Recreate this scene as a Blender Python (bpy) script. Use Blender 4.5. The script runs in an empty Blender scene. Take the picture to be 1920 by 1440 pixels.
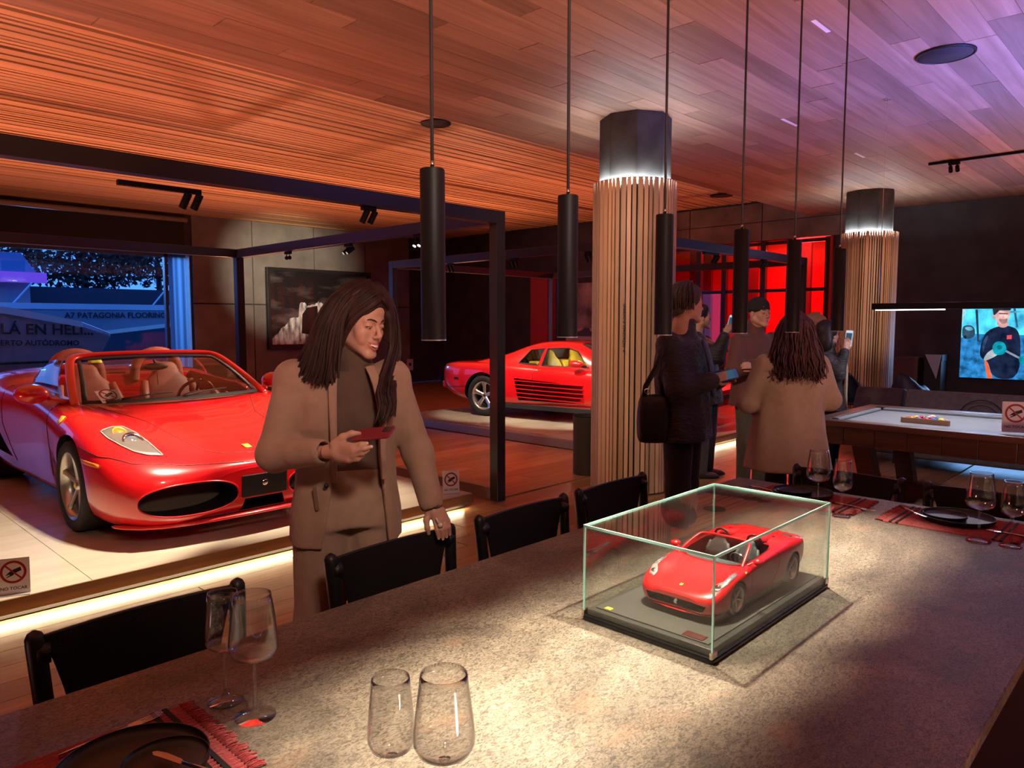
import bpy, bmesh, math, random
import numpy as np
from mathutils import Vector, Matrix, Euler
from mathutils.bvhtree import BVHTree
random.seed(7)
S = bpy.context.scene
COL = S.collection
PI = math.pi
# ---------------------------------------------------------------- camera
# world axes follow the room: +X runs along the dining table, +Y towards the window wall
FPX, HZ, YAW, EYE = 1375.0, 605.0, math.radians(43.8), 1.6
PITCH = math.atan((720 - HZ) / FPX)
cam_data = bpy.data.cameras.new('camera')
cam_data.sensor_width = 36.0
cam_data.lens = FPX / 1920 * 36.0
cam_data.clip_start = 0.05
cam_data.clip_end = 200
cam = bpy.data.objects.new('camera', cam_data)
COL.objects.link(cam)
cam.location = (0, 0, EYE)
cam.rotation_euler = (PI / 2 - PITCH, 0, YAW - PI / 2)
S.camera = cam
# ---------------------------------------------------------------- world: blue dusk outside
w = bpy.data.worlds.new('dusk_sky'); S.world = w; w.use_nodes = True
bg = w.node_tree.nodes['Background']
bg.inputs[0].default_value = (0.075, 0.26, 0.80, 1); bg.inputs[1].default_value = 1.5
S.view_settings.view_transform = 'Standard'
S.view_settings.look = 'None'
S.view_settings.exposure = 0.5
S.view_settings.gamma = 1.0
S.view_settings.use_curve_mapping = False
S.cycles.max_bounces = 10
S.cycles.transmission_bounces = 10
S.cycles.transparent_max_bounces = 16
S.cycles.sample_clamp_indirect = 4.0
S.cycles.caustics_reflective = False
S.cycles.caustics_refractive = False
S.cycles.use_denoising = True

def light(name, kind, loc, power, color=(1, 1, 1), target=None, size=0.1, size_y=None, angle=60, blend=0.5):
    d = bpy.data.lights.new(name, kind); d.energy = power; d.color = color
    if kind == 'AREA':
        d.size = size
        if size_y: d.shape = 'RECTANGLE'; d.size_y = size_y
    else:
        d.shadow_soft_size = size
    if kind == 'SPOT': d.spot_size = math.radians(angle); d.spot_blend = blend
    o = bpy.data.objects.new(name, d); COL.objects.link(o); o.location = loc
    if target is not None:
        o.rotation_euler = (Vector(target) - Vector(loc)).to_track_quat('-Z', 'Y').to_euler()
    return o
WARM = (1.0, 0.80, 0.52); RED = (1.0, 0.16, 0.07); BLUE = (0.18, 0.26, 1.0); ORANGE = (1.0, 0.33, 0.14); WHITE = (1.0, 0.92, 0.80)
# colour wash of the room: added unseen fill spots behind the cars, the walls and the camera
ORG = (1.0, 0.36, 0.19); PINK = (1.0, 0.47, 0.36)
light('fill_back_a', 'SPOT', (1.6, 10.8, 0.25), 420, ORG, (1.6, 10.4, 3.8), 0.12, angle=140, blend=1)
light('fill_back_b', 'SPOT', (5.9, 11.4, 0.25), 420, ORG, (5.9, 11.0, 3.8), 0.12, angle=140, blend=1)
light('fill_left', 'SPOT', (-1.8, 7.2, 0.3), 520, ORG, (-0.6, 7.3, 3.8), 0.12, angle=140, blend=1)
light('fill_coupe', 'SPOT', (9.8, 10.2, 0.25), 450, ORG, (9.4, 9.4, 3.8), 0.12, angle=140, blend=1)
light('fill_near_a', 'SPOT', (-1.9, 2.6, 0.25), 560, PINK, (-1.0, 2.7, 3.5), 0.2, angle=130, blend=1)
light('fill_near_b', 'SPOT', (1.2, -1.6, 0.25), 560, PINK, (1.6, -0.4, 3.5), 0.2, angle=125, blend=1)
light('fill_near_c', 'SPOT', (3.9, -0.9, 0.25), 360, PINK, (5.0, 0.2, 3.5), 0.2, angle=125, blend=1)
light('wash_red', 'SPOT', (10.4, 0.4, 0.25), 380, (1.0, 0.32, 0.26), (9.8, 1.2, 3.5), 0.2, angle=120, blend=1)
light('wash_blue', 'SPOT', (6.6, -1.9, 0.4), 3600, (0.10, 0.17, 1.0), (6.6, 0.2, 3.5), 0.25, angle=70, blend=1)
light('fill_beam_a', 'SPOT', (7.6, -1.5, 3.2), 110, (0.05, 0.12, 1.0), (9.3, 4.5, 2.5), 0.1, angle=14, blend=0.6)  # added spot to turn the coupe frame's front beam blue
light('fill_beam_b', 'SPOT', (0.8, 1.6, 3.2), 90, (0.10, 0.14, 1.0), (4.5, 7.3, 2.55), 0.1, angle=16, blend=0.7)  # added spot for blue on the convertible frame's side beam
light('fill_dusk', 'AREA', (4.6, 17.6, 3.2), 90, (0.2, 0.5, 1.0), (6.4, 15.5, 1.8), 1.0, 1.0)  # added area lamp outside, boosts the blue on the window edge
# added fill spots below the ceiling, no fixtures seen
light('fill_column', 'SPOT', (2.0, 2.75, 3.4), 300, (1.0, 0.76, 0.56), (5.9, 4.05, 1.45), 0.08, angle=46, blend=0.8)
light('fill_column_far', 'SPOT', (5.4, -1.6, 3.4), 1000, (1.0, 0.74, 0.54), (11.5, 3.8, 1.9), 0.08, angle=15, blend=0.8)
light('fill_woman', 'SPOT', (0.3, -0.6, 3.4), 210, (1.0, 0.78, 0.62), (1.6, 2.4, 1.3), 0.25, angle=34, blend=0.9)
light('fill_floor', 'SPOT', (6.2, 7.2, 3.7), 260, (1.0, 0.30, 0.16), (6.0, 6.7, 0.0), 0.1, angle=60, blend=0.9)
light('fill_coat', 'SPOT', (2.2, -1.4, 3.4), 160, (1.0, 0.80, 0.66), (5.1, 2.2, 1.1), 0.2, angle=16, blend=0.9)
# ---------------------------------------------------------------- helpers
def link(o, parent=None):
    COL.objects.link(o)
    if parent is not None: o.parent = parent
    return o
def empty(name, loc=(0, 0, 0), rz=0, parent=None):
    o = bpy.data.objects.new(name, None); link(o, parent); o.location = loc; o.rotation_euler = (0, 0, rz)
    o.empty_display_size = 0.1
    return o
def tag(o, label=None, cat=None, group=None, kind=None):
    if label: o['label'] = label
    if cat: o['category'] = cat
    if group: o['group'] = group
    if kind: o['kind'] = kind
    return o
def copy_tree(o, parent=None):
    c = o.copy(); link(c, None)
    if parent is not None: c.parent = parent; c.matrix_parent_inverse = o.matrix_parent_inverse.copy()
    for ch in list(o.children): copy_tree(ch, c)
    return c
class MB:
    def __init__(s): s.v = []; s.f = []; s.m = []; s.cur = 0
    def add(s, vs, fs):
        b = len(s.v); s.v += [tuple(map(float, q)) for q in vs]; s.f += [tuple(i + b for i in q) for q in fs]; s.m += [s.cur] * len(fs)
        return s
    def box(s, x0, x1, y0, y1, z0, z1, M=None):
        vs = [(x, y, z) for x in (x0, x1) for y in (y0, y1) for z in (z0, z1)]
        if M is not None: vs = [tuple(M @ Vector(q)) for q in vs]
        return s.add(vs, [(0, 1, 3, 2), (4, 6, 7, 5), (0, 4, 5, 1), (2, 3, 7, 6), (0, 2, 6, 4), (1, 5, 7, 3)])
    def tube(s, path, r, seg=8, cap=True, flat=None, up=(0, 0, 1)):
        P = [Vector(p) for p in path]; n = len(P)
        rs = r if isinstance(r, (list, tuple)) else [r] * n
        vs = []; prev = None
        for i, p in enumerate(P):
            t = (P[min(i + 1, n - 1)] - P[max(i - 1, 0)]).normalized()
            if prev is None:
                a = Vector(up)
                if abs(t.dot(a)) > 0.95: a = Vector((1, 0, 0))
                u = (a - t * a.dot(t)).normalized()
            else:
                u = (prev - t * prev.dot(t)).normalized()
            prev = u; q = t.cross(u)
            ru, rq = (rs[i], rs[i]) if not isinstance(rs[i], tuple) else rs[i]
            if flat: rq = ru * flat
            for k in range(seg):
                a = 2 * PI * k / seg
                vs.append(p + u * ru * math.cos(a) + q * rq * math.sin(a))
        fs = [(i * seg + k, i * seg + (k + 1) % seg, (i + 1) * seg + (k + 1) % seg, (i + 1) * seg + k) for i in range(n - 1) for k in range(seg)]
        if cap: fs += [tuple(range(seg))[::-1], tuple((n - 1) * seg + k for k in range(seg))]
        return s.add(vs, fs)
    def lathe(s, prof, seg=24, M=None, closed=False, cap=False):
        vs = [(r * math.cos(2 * PI * k / seg), r * math.sin(2 * PI * k / seg), z) for r, z in prof for k in range(seg)]
        if M is not None: vs = [tuple(M @ Vector(q)) for q in vs]
        n = len(prof)
        fs = [(i * seg + k, i * seg + (k + 1) % seg, (i + 1) * seg + (k + 1) % seg, (i + 1) * seg + k) for i in range(n - 1) for k in range(seg)]
        if closed: fs += [((n - 1) * seg + k, (n - 1) * seg + (k + 1) % seg, (k + 1) % seg, k) for k in range(seg)]
        elif cap:
            if prof[0][0] > 1e-6: fs.append(tuple(range(seg))[::-1])
            if prof[-1][0] > 1e-6: fs.append(tuple((n - 1) * seg + k for k in range(seg)))
        return s.add(vs, fs)
    def loft(s, secs, closed=True, cap=True):
        n = len(secs); m = len(secs[0]); vs = [q for sec in secs for q in sec]
        fs = [(i * m + k, i * m + (k + 1) % m, (i + 1) * m + (k + 1) % m, (i + 1) * m + k) for i in range(n - 1) for k in range(m if closed else m - 1)]
        if cap and closed: fs += [tuple(range(m))[::-1], tuple((n - 1) * m + k for k in range(m))]
        return s.add(vs, fs)
    def prism(s, poly, z0, z1, M=None):
        n = len(poly); vs = [(x, y, z0) for x, y in poly] + [(x, y, z1) for x, y in poly]
        if M is not None: vs = [tuple(M @ Vector(q)) for q in vs]
        return s.add(vs, [tuple(range(n))[::-1], tuple(range(n, 2 * n))] + [(k, (k + 1) % n, n + (k + 1) % n, n + k) for k in range(n)])
    def mesh(s, name, mats=(), smooth=False, merge=0):
        me = bpy.data.meshes.new(name); me.from_pydata(s.v, [], s.f)
        for m in mats: me.materials.append(m)
        if len(mats) > 1: me.polygons.foreach_set('material_index', s.m)
        bm = bmesh.new(); bm.from_mesh(me)
        if merge: bmesh.ops.remove_doubles(bm, verts=bm.verts, dist=merge)
        bmesh.ops.recalc_face_normals(bm, faces=bm.faces); bm.to_mesh(me); bm.free()
        if smooth: me.polygons.foreach_set('use_smooth', [True] * len(me.polygons))
        me.update(); return me
    def build(s, name, mat, parent=None, smooth=False, bevel=0, seg=2, sub=0, merge=0, angle=None, loc=None, rz=0, solid=0):
        mats = mat if isinstance(mat, (list, tuple)) else [mat]
        o = bpy.data.objects.new(name, s.mesh(name, mats, smooth, merge)); link(o, parent)
        if loc is not None: o.location = loc
        if rz: o.rotation_euler = (0, 0, rz)
        if solid: md = o.modifiers.new('solid', 'SOLIDIFY'); md.thickness = solid; md.offset = 0
        if bevel: md = o.modifiers.new('bevel', 'BEVEL'); md.width = bevel; md.segments = seg; md.limit_method = 'ANGLE'; md.angle_limit = math.radians(35)
        if sub: md = o.modifiers.new('sub', 'SUBSURF'); md.levels = sub; md.render_levels = sub
        if angle is not None: sharp(o.data, angle)
        return o
def sharp(me, deg):
    me.polygons.foreach_set('use_smooth', [True] * len(me.polygons))
    me.set_sharp_from_angle(angle=math.radians(deg))
def new_obj(name, me, parent=None, loc=None):
    o = bpy.data.objects.new(name, me); link(o, parent)
    if loc is not None: o.location = loc
    return o
def box_obj(name, b, mat, parent=None, bevel=0, loc=None, rz=0):
    return MB().box(*b).build(name, mat, parent, bevel=bevel, loc=loc, rz=rz)
def rrect(w, h, r, n=5, cx=0, cy=0):
    out = []
    for sx, sy, a0 in ((1, 1, 0), (-1, 1, 90), (-1, -1, 180), (1, -1, 270)):
        for k in range(n + 1):
            a = math.radians(a0 + 90 * k / n)
            out.append((cx + sx * (w / 2 - r) + r * math.cos(a), cy + sy * (h / 2 - r) + r * math.sin(a)))
    return out
# ---------------------------------------------------------------- materials
MATS = {}
def NT(name):
    m = bpy.data.materials.new(name); m.use_nodes = True; nt = m.node_tree
    return m, nt, nt.nodes['Principled BSDF']
def pm(name, col, rough=0.5, metal=0.0, coat=0.0, spec=0.5, emis=None, es=0.0, trans=0.0, ior=1.45, noise=0.0, nscale=20.0, bump=0.0, bscale=200.0, sheen=0.0, alpha=1.0, stretch=None, sss=0.0, coat_rough=0.03):
    if name in MATS: return MATS[name]
    m, nt, b = NT(name); I = b.inputs
    c4 = (*col, 1); I['Base Color'].default_value = c4; I['Roughness'].default_value = rough; I['Metallic'].default_value = metal
    I['Coat Weight'].default_value = coat; I['Coat Roughness'].default_value = coat_rough; I['Specular IOR Level'].default_value = spec; I['IOR'].default_value = ior
    I['Transmission Weight'].default_value = trans; I['Sheen Weight'].default_value = sheen; I['Alpha'].default_value = alpha
    if sss: I['Subsurface Weight'].default_value = sss; I['Subsurface Radius'].default_value = (0.012, 0.005, 0.003)
    if emis: I['Emission Color'].default_value = (*emis, 1); I['Emission Strength'].default_value = es
    if noise or bump:
        tc = nt.nodes.new('ShaderNodeTexCoord'); src = tc.outputs['Object']
        if stretch:
            mp = nt.nodes.new('ShaderNodeMapping'); mp.inputs['Scale'].default_value = stretch; nt.links.new(src, mp.inputs[0]); src = mp.outputs[0]
    if noise:
        n = nt.nodes.new('ShaderNodeTexNoise'); n.inputs['Scale'].default_value = nscale; n.inputs['Detail'].default_value = 5
        nt.links.new(src, n.inputs['Vector'])
        r = nt.nodes.new('ShaderNodeValToRGB'); r.color_ramp.elements[0].position = 0.3; r.color_ramp.elements[1].position = 0.7
        r.color_ramp.elements[0].color = (*[c * (1 - noise) for c in col], 1); r.color_ramp.elements[1].color = (*[min(1, c * (1 + noise)) for c in col], 1)
        nt.links.new(n.outputs[0], r.inputs[0]); nt.links.new(r.outputs[0], I['Base Color'])
    if bump:
        n = nt.nodes.new('ShaderNodeTexNoise'); n.inputs['Scale'].default_value = bscale; n.inputs['Detail'].default_value = 3
        nt.links.new(src, n.inputs['Vector'])
        bp = nt.nodes.new('ShaderNodeBump'); bp.inputs['Strength'].default_value = bump; bp.inputs['Distance'].default_value = 0.01
        nt.links.new(n.outputs[0], bp.inputs['Height']); nt.links.new(bp.outputs[0], I['Normal'])
    MATS[name] = m; return m
def wood(name, c0, c1, rough=0.45, axis=0, rand=0.25, scale=3.0, knots=True):
    """plank wood: grain stretched along one axis; tone varies from piece to piece (object random)"""
    if name in MATS: return MATS[name]
    m, nt, b = NT(name); N = nt.nodes; L = nt.links
    tc = N.new('ShaderNodeTexCoord'); oi = N.new('ShaderNodeObjectInfo')
    mp = N.new('ShaderNodeMapping'); sc = [scale * 9] * 3; sc[axis] = scale * 0.45; mp.inputs['Scale'].default_value = sc
    off = N.new('ShaderNodeVectorMath'); off.operation = 'SCALE'; off.inputs[0].default_value = (37, 19, 11); L.new(oi.outputs['Random'], off.inputs['Scale'])
    L.new(tc.outputs['Object'], mp.inputs[0]); ad = N.new('ShaderNodeVectorMath'); L.new(mp.outputs[0], ad.inputs[0]); L.new(off.outputs[0], ad.inputs[1])
    n = N.new('ShaderNodeTexNoise'); n.inputs['Scale'].default_value = 1.0; n.inputs['Detail'].default_value = 6; n.inputs['Distortion'].default_value = 0.6; L.new(ad.outputs[0], n.inputs['Vector'])
    r = N.new('ShaderNodeValToRGB'); r.color_ramp.elements[0].position = 0.32; r.color_ramp.elements[1].position = 0.72
    r.color_ramp.elements[0].color = (*c0, 1); r.color_ramp.elements[1].color = (*c1, 1); L.new(n.outputs[0], r.inputs[0])
    hs = N.new('ShaderNodeHueSaturation'); L.new(r.outputs[0], hs.inputs['Color'])
    mr = N.new('ShaderNodeMapRange'); mr.inputs['To Min'].default_value = 1 - rand; mr.inputs['To Max'].default_value = 1 + rand * 0.7
    L.new(oi.outputs['Random'], mr.inputs['Value']); L.new(mr.outputs[0], hs.inputs['Value']); L.new(hs.outputs[0], b.inputs['Base Color'])
    b.inputs['Roughness'].default_value = rough
    bp = N.new('ShaderNodeBump'); bp.inputs['Strength'].default_value = 0.12; bp.inputs['Distance'].default_value = 0.005; L.new(n.outputs[0], bp.inputs['Height']); L.new(bp.outputs[0], b.inputs['Normal'])
    MATS[name] = m; return m
def emit(name, col, strength):
    if name in MATS: return MATS[name]
    m = bpy.data.materials.new(name); m.use_nodes = True; nt = m.node_tree; nt.nodes.clear()
    o = nt.nodes.new('ShaderNodeOutputMaterial'); e = nt.nodes.new('ShaderNodeEmission'); e.inputs[0].default_value = (*col, 1); e.inputs[1].default_value = strength
    nt.links.new(e.outputs[0], o.inputs[0]); MATS[name] = m; return m
def glass(name, col=(1, 1, 1), rough=0.0, ior=1.45):
    """clear glass; light passes through it unscattered for shadow rays is left to the renderer's thin mix"""
    if name in MATS: return MATS[name]
    m = bpy.data.materials.new(name); m.use_nodes = True; nt = m.node_tree; nt.nodes.clear(); N = nt.nodes; L = nt.links
    o = N.new('ShaderNodeOutputMaterial'); g = N.new('ShaderNodeBsdfGlossy'); g.inputs['Roughness'].default_value = rough
    t = N.new('ShaderNodeBsdfTransparent'); t.inputs[0].default_value = (*col, 1)
    fr = N.new('ShaderNodeFresnel'); fr.inputs[0].default_value = ior
    mx = N.new('ShaderNodeMixShader'); L.new(fr.outputs[0], mx.inputs[0]); L.new(t.outputs[0], mx.inputs[1]); L.new(g.outputs[0], mx.inputs[2]); L.new(mx.outputs[0], o.inputs[0])
    MATS[name] = m; return m
BLACK = pm('black_matte', (0.012, 0.011, 0.012), 0.6)
BLACKMETAL = pm('black_metal', (0.006, 0.005, 0.006), 0.5, spec=0.25)
WOODBLK = pm('black_stained_wood', (0.008, 0.007, 0.008), 0.42, noise=0.3, nscale=30)
FRAMEM = pm('dark_bronze_paint', (0.022, 0.016, 0.018), 0.3)
BLUEREFL = pm('beam_blue_reflection', (0.020, 0.028, 0.11), 0.35)  # blue of reflected light put into the beam colour
TXT = pm('print_black', (0.01, 0.01, 0.01), 0.6)
def text_mesh(body, size, mat, parent, M, name='lettering', align='CENTER', extrude=0.0004, bold=0.0):
    cu = bpy.data.curves.new(name, 'FONT'); cu.body = body; cu.size = size; cu.align_x = align; cu.align_y = 'CENTER'; cu.extrude = extrude; cu.offset = bold; cu.resolution_u = 3
    o = bpy.data.objects.new(name + '_tmp', cu); COL.objects.link(o)
    dg = bpy.context.evaluated_depsgraph_get(); me = bpy.data.meshes.new_from_object(o.evaluated_get(dg)); bpy.data.objects.remove(o)
    me.materials.clear(); me.materials.append(mat); me.name = name
    t = new_obj(name, me, parent); t.matrix_local = M; return t
def frame_mat(origin, xdir, ydir):
    x = Vector(xdir).normalized(); y = Vector(ydir); y = (y - x * y.dot(x)).normalized(); z = x.cross(y)
    return Matrix(((x.x, y.x, z.x, origin[0]), (x.y, y.y, z.y, origin[1]), (x.z, y.z, z.z, origin[2]), (0, 0, 0, 1)))
# thin clear glass: both faces of a pane reflect alike
def thin_glass(name, col=(1, 1, 1), rough=0.0, ior=1.45, gain=1.0):
    if name in MATS: return MATS[name]
    m = bpy.data.materials.new(name); m.use_nodes = True; nt = m.node_tree; nt.nodes.clear(); N = nt.nodes; L = nt.links
    o = N.new('ShaderNodeOutputMaterial'); g = N.new('ShaderNodeBsdfGlossy'); g.inputs['Roughness'].default_value = rough
    t = N.new('ShaderNodeBsdfTransparent'); t.inputs[0].default_value = (*col, 1)
    ge = N.new('ShaderNodeNewGeometry'); mi = N.new('ShaderNodeMix'); mi.inputs['A'].default_value = ior; mi.inputs['B'].default_value = 1 / ior
    L.new(ge.outputs['Backfacing'], mi.inputs['Factor']); fr = N.new('ShaderNodeFresnel'); L.new(mi.outputs['Result'], fr.inputs[0])
    src = fr.outputs[0]
    if gain != 1.0:
        mu = N.new('ShaderNodeMath'); mu.operation = 'MULTIPLY'; mu.use_clamp = True; mu.inputs[1].default_value = gain; L.new(src, mu.inputs[0]); src = mu.outputs[0]
    mx = N.new('ShaderNodeMixShader'); L.new(src, mx.inputs[0]); L.new(t.outputs[0], mx.inputs[1]); L.new(g.outputs[0], mx.inputs[2]); L.new(mx.outputs[0], o.inputs[0])
    MATS[name] = m; return m
FLOORW = wood('oak_floor', (0.22, 0.105, 0.045), (0.36, 0.19, 0.085), 0.32, 0, 0.3, 3.0)
CEILW = wood('oak_ceiling', (0.22, 0.12, 0.075), (0.34, 0.20, 0.13), 0.6, 0, 0.28, 2.2)
SLATW = wood('slat_wood', (0.50, 0.27, 0.13), (0.66, 0.38, 0.20), 0.55, 0, 0.22, 1.2)
COLW = wood('column_slat_wood', (0.38, 0.215, 0.125), (0.54, 0.33, 0.20), 0.5, 2, 0.28, 4.0)
CONC = pm('dark_concrete', (0.045, 0.041, 0.038), 0.75, noise=0.45, nscale=4, bump=0.15, bscale=40)
PANEL = pm('grey_wall_panel', (0.20, 0.185, 0.165), 0.6, noise=0.25, nscale=2.2, bump=0.08, bscale=300)
DARKW = pm('charcoal_wall', (0.050, 0.042, 0.048), 0.55, noise=0.3, nscale=3)
TILEW = pm('brown_concrete_tile', (0.19, 0.145, 0.12), 0.65, noise=0.35, nscale=2.5)
CERAM = pm('platform_slab', (0.48, 0.42, 0.33), 0.22, noise=0.10, nscale=1.5, stretch=(1, 6, 1))
LED = emit('led_strip_warm', (1.0, 0.78, 0.46), 55.0)
LEDW = emit('led_strip_white', (0.82, 0.93, 1.0), 90.0)
# ---- floor
fl = MB().box(-3, 20, -4, 15.6, -0.1, -0.012).build('floor', FLOORW); tag(fl, kind='structure')
pk = MB().box(-0.996, 0.996, -0.0935, 0.0935, -0.012, 0.0).mesh('plank', [FLOORW])
rw = random.Random(3)
def floor_rows(y0, y1, x0, x1):
    y = y0; k = 0
    while y < y1:
        x = x0 - rw.uniform(0, 1.9)
        while x < x1:
            a, b = max(x, x0), min(x + 2.0, x1)
            if b - a > 0.06:
                o = new_obj('plank', pk, fl, ((a + b) / 2, y, 0)); o.scale = ((b - a) / 2.0, 1, 1)
            x += 2.0
        y += 0.19; k += 1
floor_rows(2.0, 4.6, -0.6, 13.2)
floor_rows(4.75, 9.8, 4.75, 7.05)
# ---- plank ceiling and the higher slatted ceiling over the bays
ce = MB().box(-3, 13.3, -4, 5.35, 3.52, 3.83).build('ceiling', CEILW); tag(ce, kind='structure')
cp = MB().box(-1.096, 1.096, -0.0935, 0.0935, 3.5, 3.52).mesh('ceiling_plank', [CEILW])
y = 5.25; rc = random.Random(11)
while y > 0.3:
    x = 0.4 - rc.uniform(0, 2.1)
    while x < 13.3:
        a, b = max(x, 0.0), min(x + 2.2, 13.3)
        if b - a > 0.06:
            o = new_obj('ceiling_plank', cp, ce, ((a + b) / 2, y, rc.uniform(-0.001, 0.001))); o.scale = ((b - a) / 2.2, 1, 1)
        x += 2.2
    y -= 0.19
cs = MB().box(-3, 13.3, 5.35, 15.6, 3.90, 3.95).build('ceiling.001', DARKW); tag(cs, kind='structure')
sl = MB().box(-7.9, 7.9, -0.5, 0.5, 0, 0.03).mesh('slat', [SLATW])
y = 5.38; rs = random.Random(5); n = 0
while y < 15.5:
    wd = rs.choice((0.045, 0.06, 0.06, 0.08, 0.10, 0.13)); gp = 0.02 if rs.random() < 0.68 else rs.uniform(0.04, 0.06)
    if y > 10.5: wd = rs.choice((0.10, 0.15, 0.2)); gp = rs.choice((0.03, 0.06, 0.07))
    o = new_obj('slat', sl, cs, (5.2, y + wd / 2, 3.83 + rs.choice((0, 0.006, 0.012)))); o.scale = (1, wd, 1)
    y += wd + gp
# ---- back wall: panels, window bay, dark recess
wb = MB().box(6.5, 14, 15.62, 15.8, 0, 3.95).build('wall_back', DARKW); tag(wb, kind='structure')
xs = [6.56, 7.9, 9.45, 10.9, 12.3]
for i in range(4):
    for z0, z1 in ((0.0, 1.99), (2.02, 3.9)):
        box_obj('panel', (xs[i] + 0.012, xs[i + 1] - 0.012, 15.57, 15.62, z0, z1), PANEL, wb)
wl = MB().box(-3, 6.5, 15.6, 15.8, 0, 0.5).box(-3, 6.5, 15.6, 15.8, 3.02, 3.95).build('wall_back.001', DARKW); tag(wl, kind='structure')
# ---- right wall with the opening to the red room, tile band above
wr = MB().box(13.3, 13.5, -4, 4.98, 0, 3.95).box(13.3, 13.5, 9.0, 15.62, 0, 3.95).box(13.3, 13.5, 4.98, 9.0, 3.13, 3.95).build('wall_right', DARKW); tag(wr, kind='structure')
for y0, y1 in ((4.75, 6.25), (6.27, 7.77), (7.79, 9.3)):
    for z0, z1 in ((3.13, 3.47), (3.485, 3.83)):
        box_obj('tile', (13.285, 13.3, y0, y1, z0, z1), TILEW, wr)
box_obj('panel', (13.27, 13.3, 9.5, 11.4, 0.0, 2.9), DARKW, wr)
REDP = pm('red_wall', (0.55, 0.02, 0.02), 0.4)  # one even red for walls, panel and reveal
box_obj('panel', (13.27, 13.3, 11.55, 12.1, 0.0, 2.72), REDP, wr)
wn = MB().box(-3, 20, -4.1, -4, 0, 3.95).build('wall_near', DARKW); tag(wn, kind='structure')
wf = MB().box(-3.1, -3, -4, 15.8, 0, 3.95).build('wall_left', DARKW); tag(wf, kind='structure')
# ---- red room behind the opening
rr = MB().box(17.4, 17.5, 4.2, 11.5, 0, 3.6).box(13.5, 17.5, 4.1, 4.2, 0, 3.6).box(13.5, 17.5, 11.5, 11.6, 0, 3.6).box(13.5, 17.5, 4.2, 11.5, 3.5, 3.6).build('wall_red_room', REDP); tag(rr, kind='structure')
light('red_room_lamp_a', 'AREA', (15.8, 6.6, 3.4), 330, (1.0, 0.03, 0.03), (16.2, 6.6, 0), 3.0, 2.0)
light('red_room_lamp_b', 'AREA', (14.0, 5.6, 3.05), 90, (1.0, 0.03, 0.03), (13.6, 5.0, 1.2), 0.8, 0.5)
for k, (yy, w_) in enumerate(((6.05, .34), (6.9, .5), (8.1, .36), (9.4, .6), (10.4, .4))):
    box_obj('panel', (16.6, 16.7, yy - w_ / 2, yy + w_ / 2, 0, 3.5), pm('dark_red_panel', (0.06, 0.008, 0.01), 0.5), rr)
gl = empty('glazed_partition', (13.4, 7.0, 0)); tag(gl, 'black framed glazed partition in front of the red lit room', 'partition')
for yy in (5.05, 5.75, 6.25, 7.05, 7.6, 8.3, 8.95):
    box_obj('mullion', (-0.05, 0.05, yy - 7 - 0.05, yy - 7 + 0.05, 0, 3.12), FRAMEM, gl)
for zz in (0.05, 1.05, 2.2, 3.08):
    box_obj('transom', (-0.03, 0.03, -1.93, 1.93, zz - 0.03, zz + 0.03), FRAMEM, gl)
for a, b in ((5.1, 5.7), (5.8, 6.2), (6.3, 7.0), (7.1, 7.55), (7.65, 8.25), (8.35, 8.9)):
    box_obj('pane', (-0.004, 0.004, a - 7, b - 7, 0.08, 3.05), thin_glass('partition_glass', (1, 1, 1)), gl)
# red reveal at the end of the opening
tr = MB().box(13.27, 13.7, 4.94, 4.985, 0, 3.12).build('trim_1', REDP); tag(tr, kind='structure')
# ---- columns
def column(x, y, nslat, label, seed):
    c = empty('column', (x, y, 0)); tag(c, label, 'column', kind='structure')
    oc = [(0.335 * math.cos(PI / 8 + k * PI / 4 + 0.25), 0.335 * math.sin(PI / 8 + k * PI / 4 + 0.25)) for k in range(8)]
    MB().prism(oc, 2.2, 3.5).build('concrete_core', CONC, c, bevel=0.008)
    MB().lathe([(0.365, 0.02), (0.365, 2.84)], 48).build('backing', BLACK, c, smooth=True)
    MB().lathe([(0.345, 2.885), (0.364, 2.885), (0.364, 2.9), (0.345, 2.9)], 48, closed=True).build('light_ring', LEDW, c)
    q = random.Random(seed); a = 0
    base = MB().box(-0.5, 0.5, -0.012, 0.012, 0.02, 2.9).mesh('slat', [COLW])
    while a < 2 * PI - 0.04:
        wd = q.choice((0.018, 0.022, 0.028, 0.034, 0.044)); da = (wd + q.choice((0.010, 0.012, 0.016))) / 0.385
        if a + da > 2 * PI: break
        am = a + wd / 0.385 / 2
        o = new_obj('slat', base, c, (0.38 * math.cos(am), 0.38 * math.sin(am), 0)); o.scale = (wd, 1, 1); o.rotation_euler = (0, 0, am + PI / 2)
        a += da
    return c
col1 = column(5.90, 4.05, 60, 'round column clad in vertical wooden slats behind the dining chairs', 2)
text_mesh('PATAGONIA FLOORING', 0.036, TXT, col1, frame_mat((-0.372, -0.163, 1.575), (0, 0, 1), (-0.4, 0.92, 0)), bold=0.0008)
MB().prism([(-.015, -.012), (.0, -.012), (.012, .0), (.0, .012), (-.012, .012), (.0, .0)], 0, .0006, frame_mat((-0.372, -0.163, 1.345), (0, 0, 1), (-0.4, 0.92, 0))).build('logo_mark', TXT, col1)
col2 = column(11.5, 3.77, 60, 'round slatted wooden column near the pool table and dark wall', 9)
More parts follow.
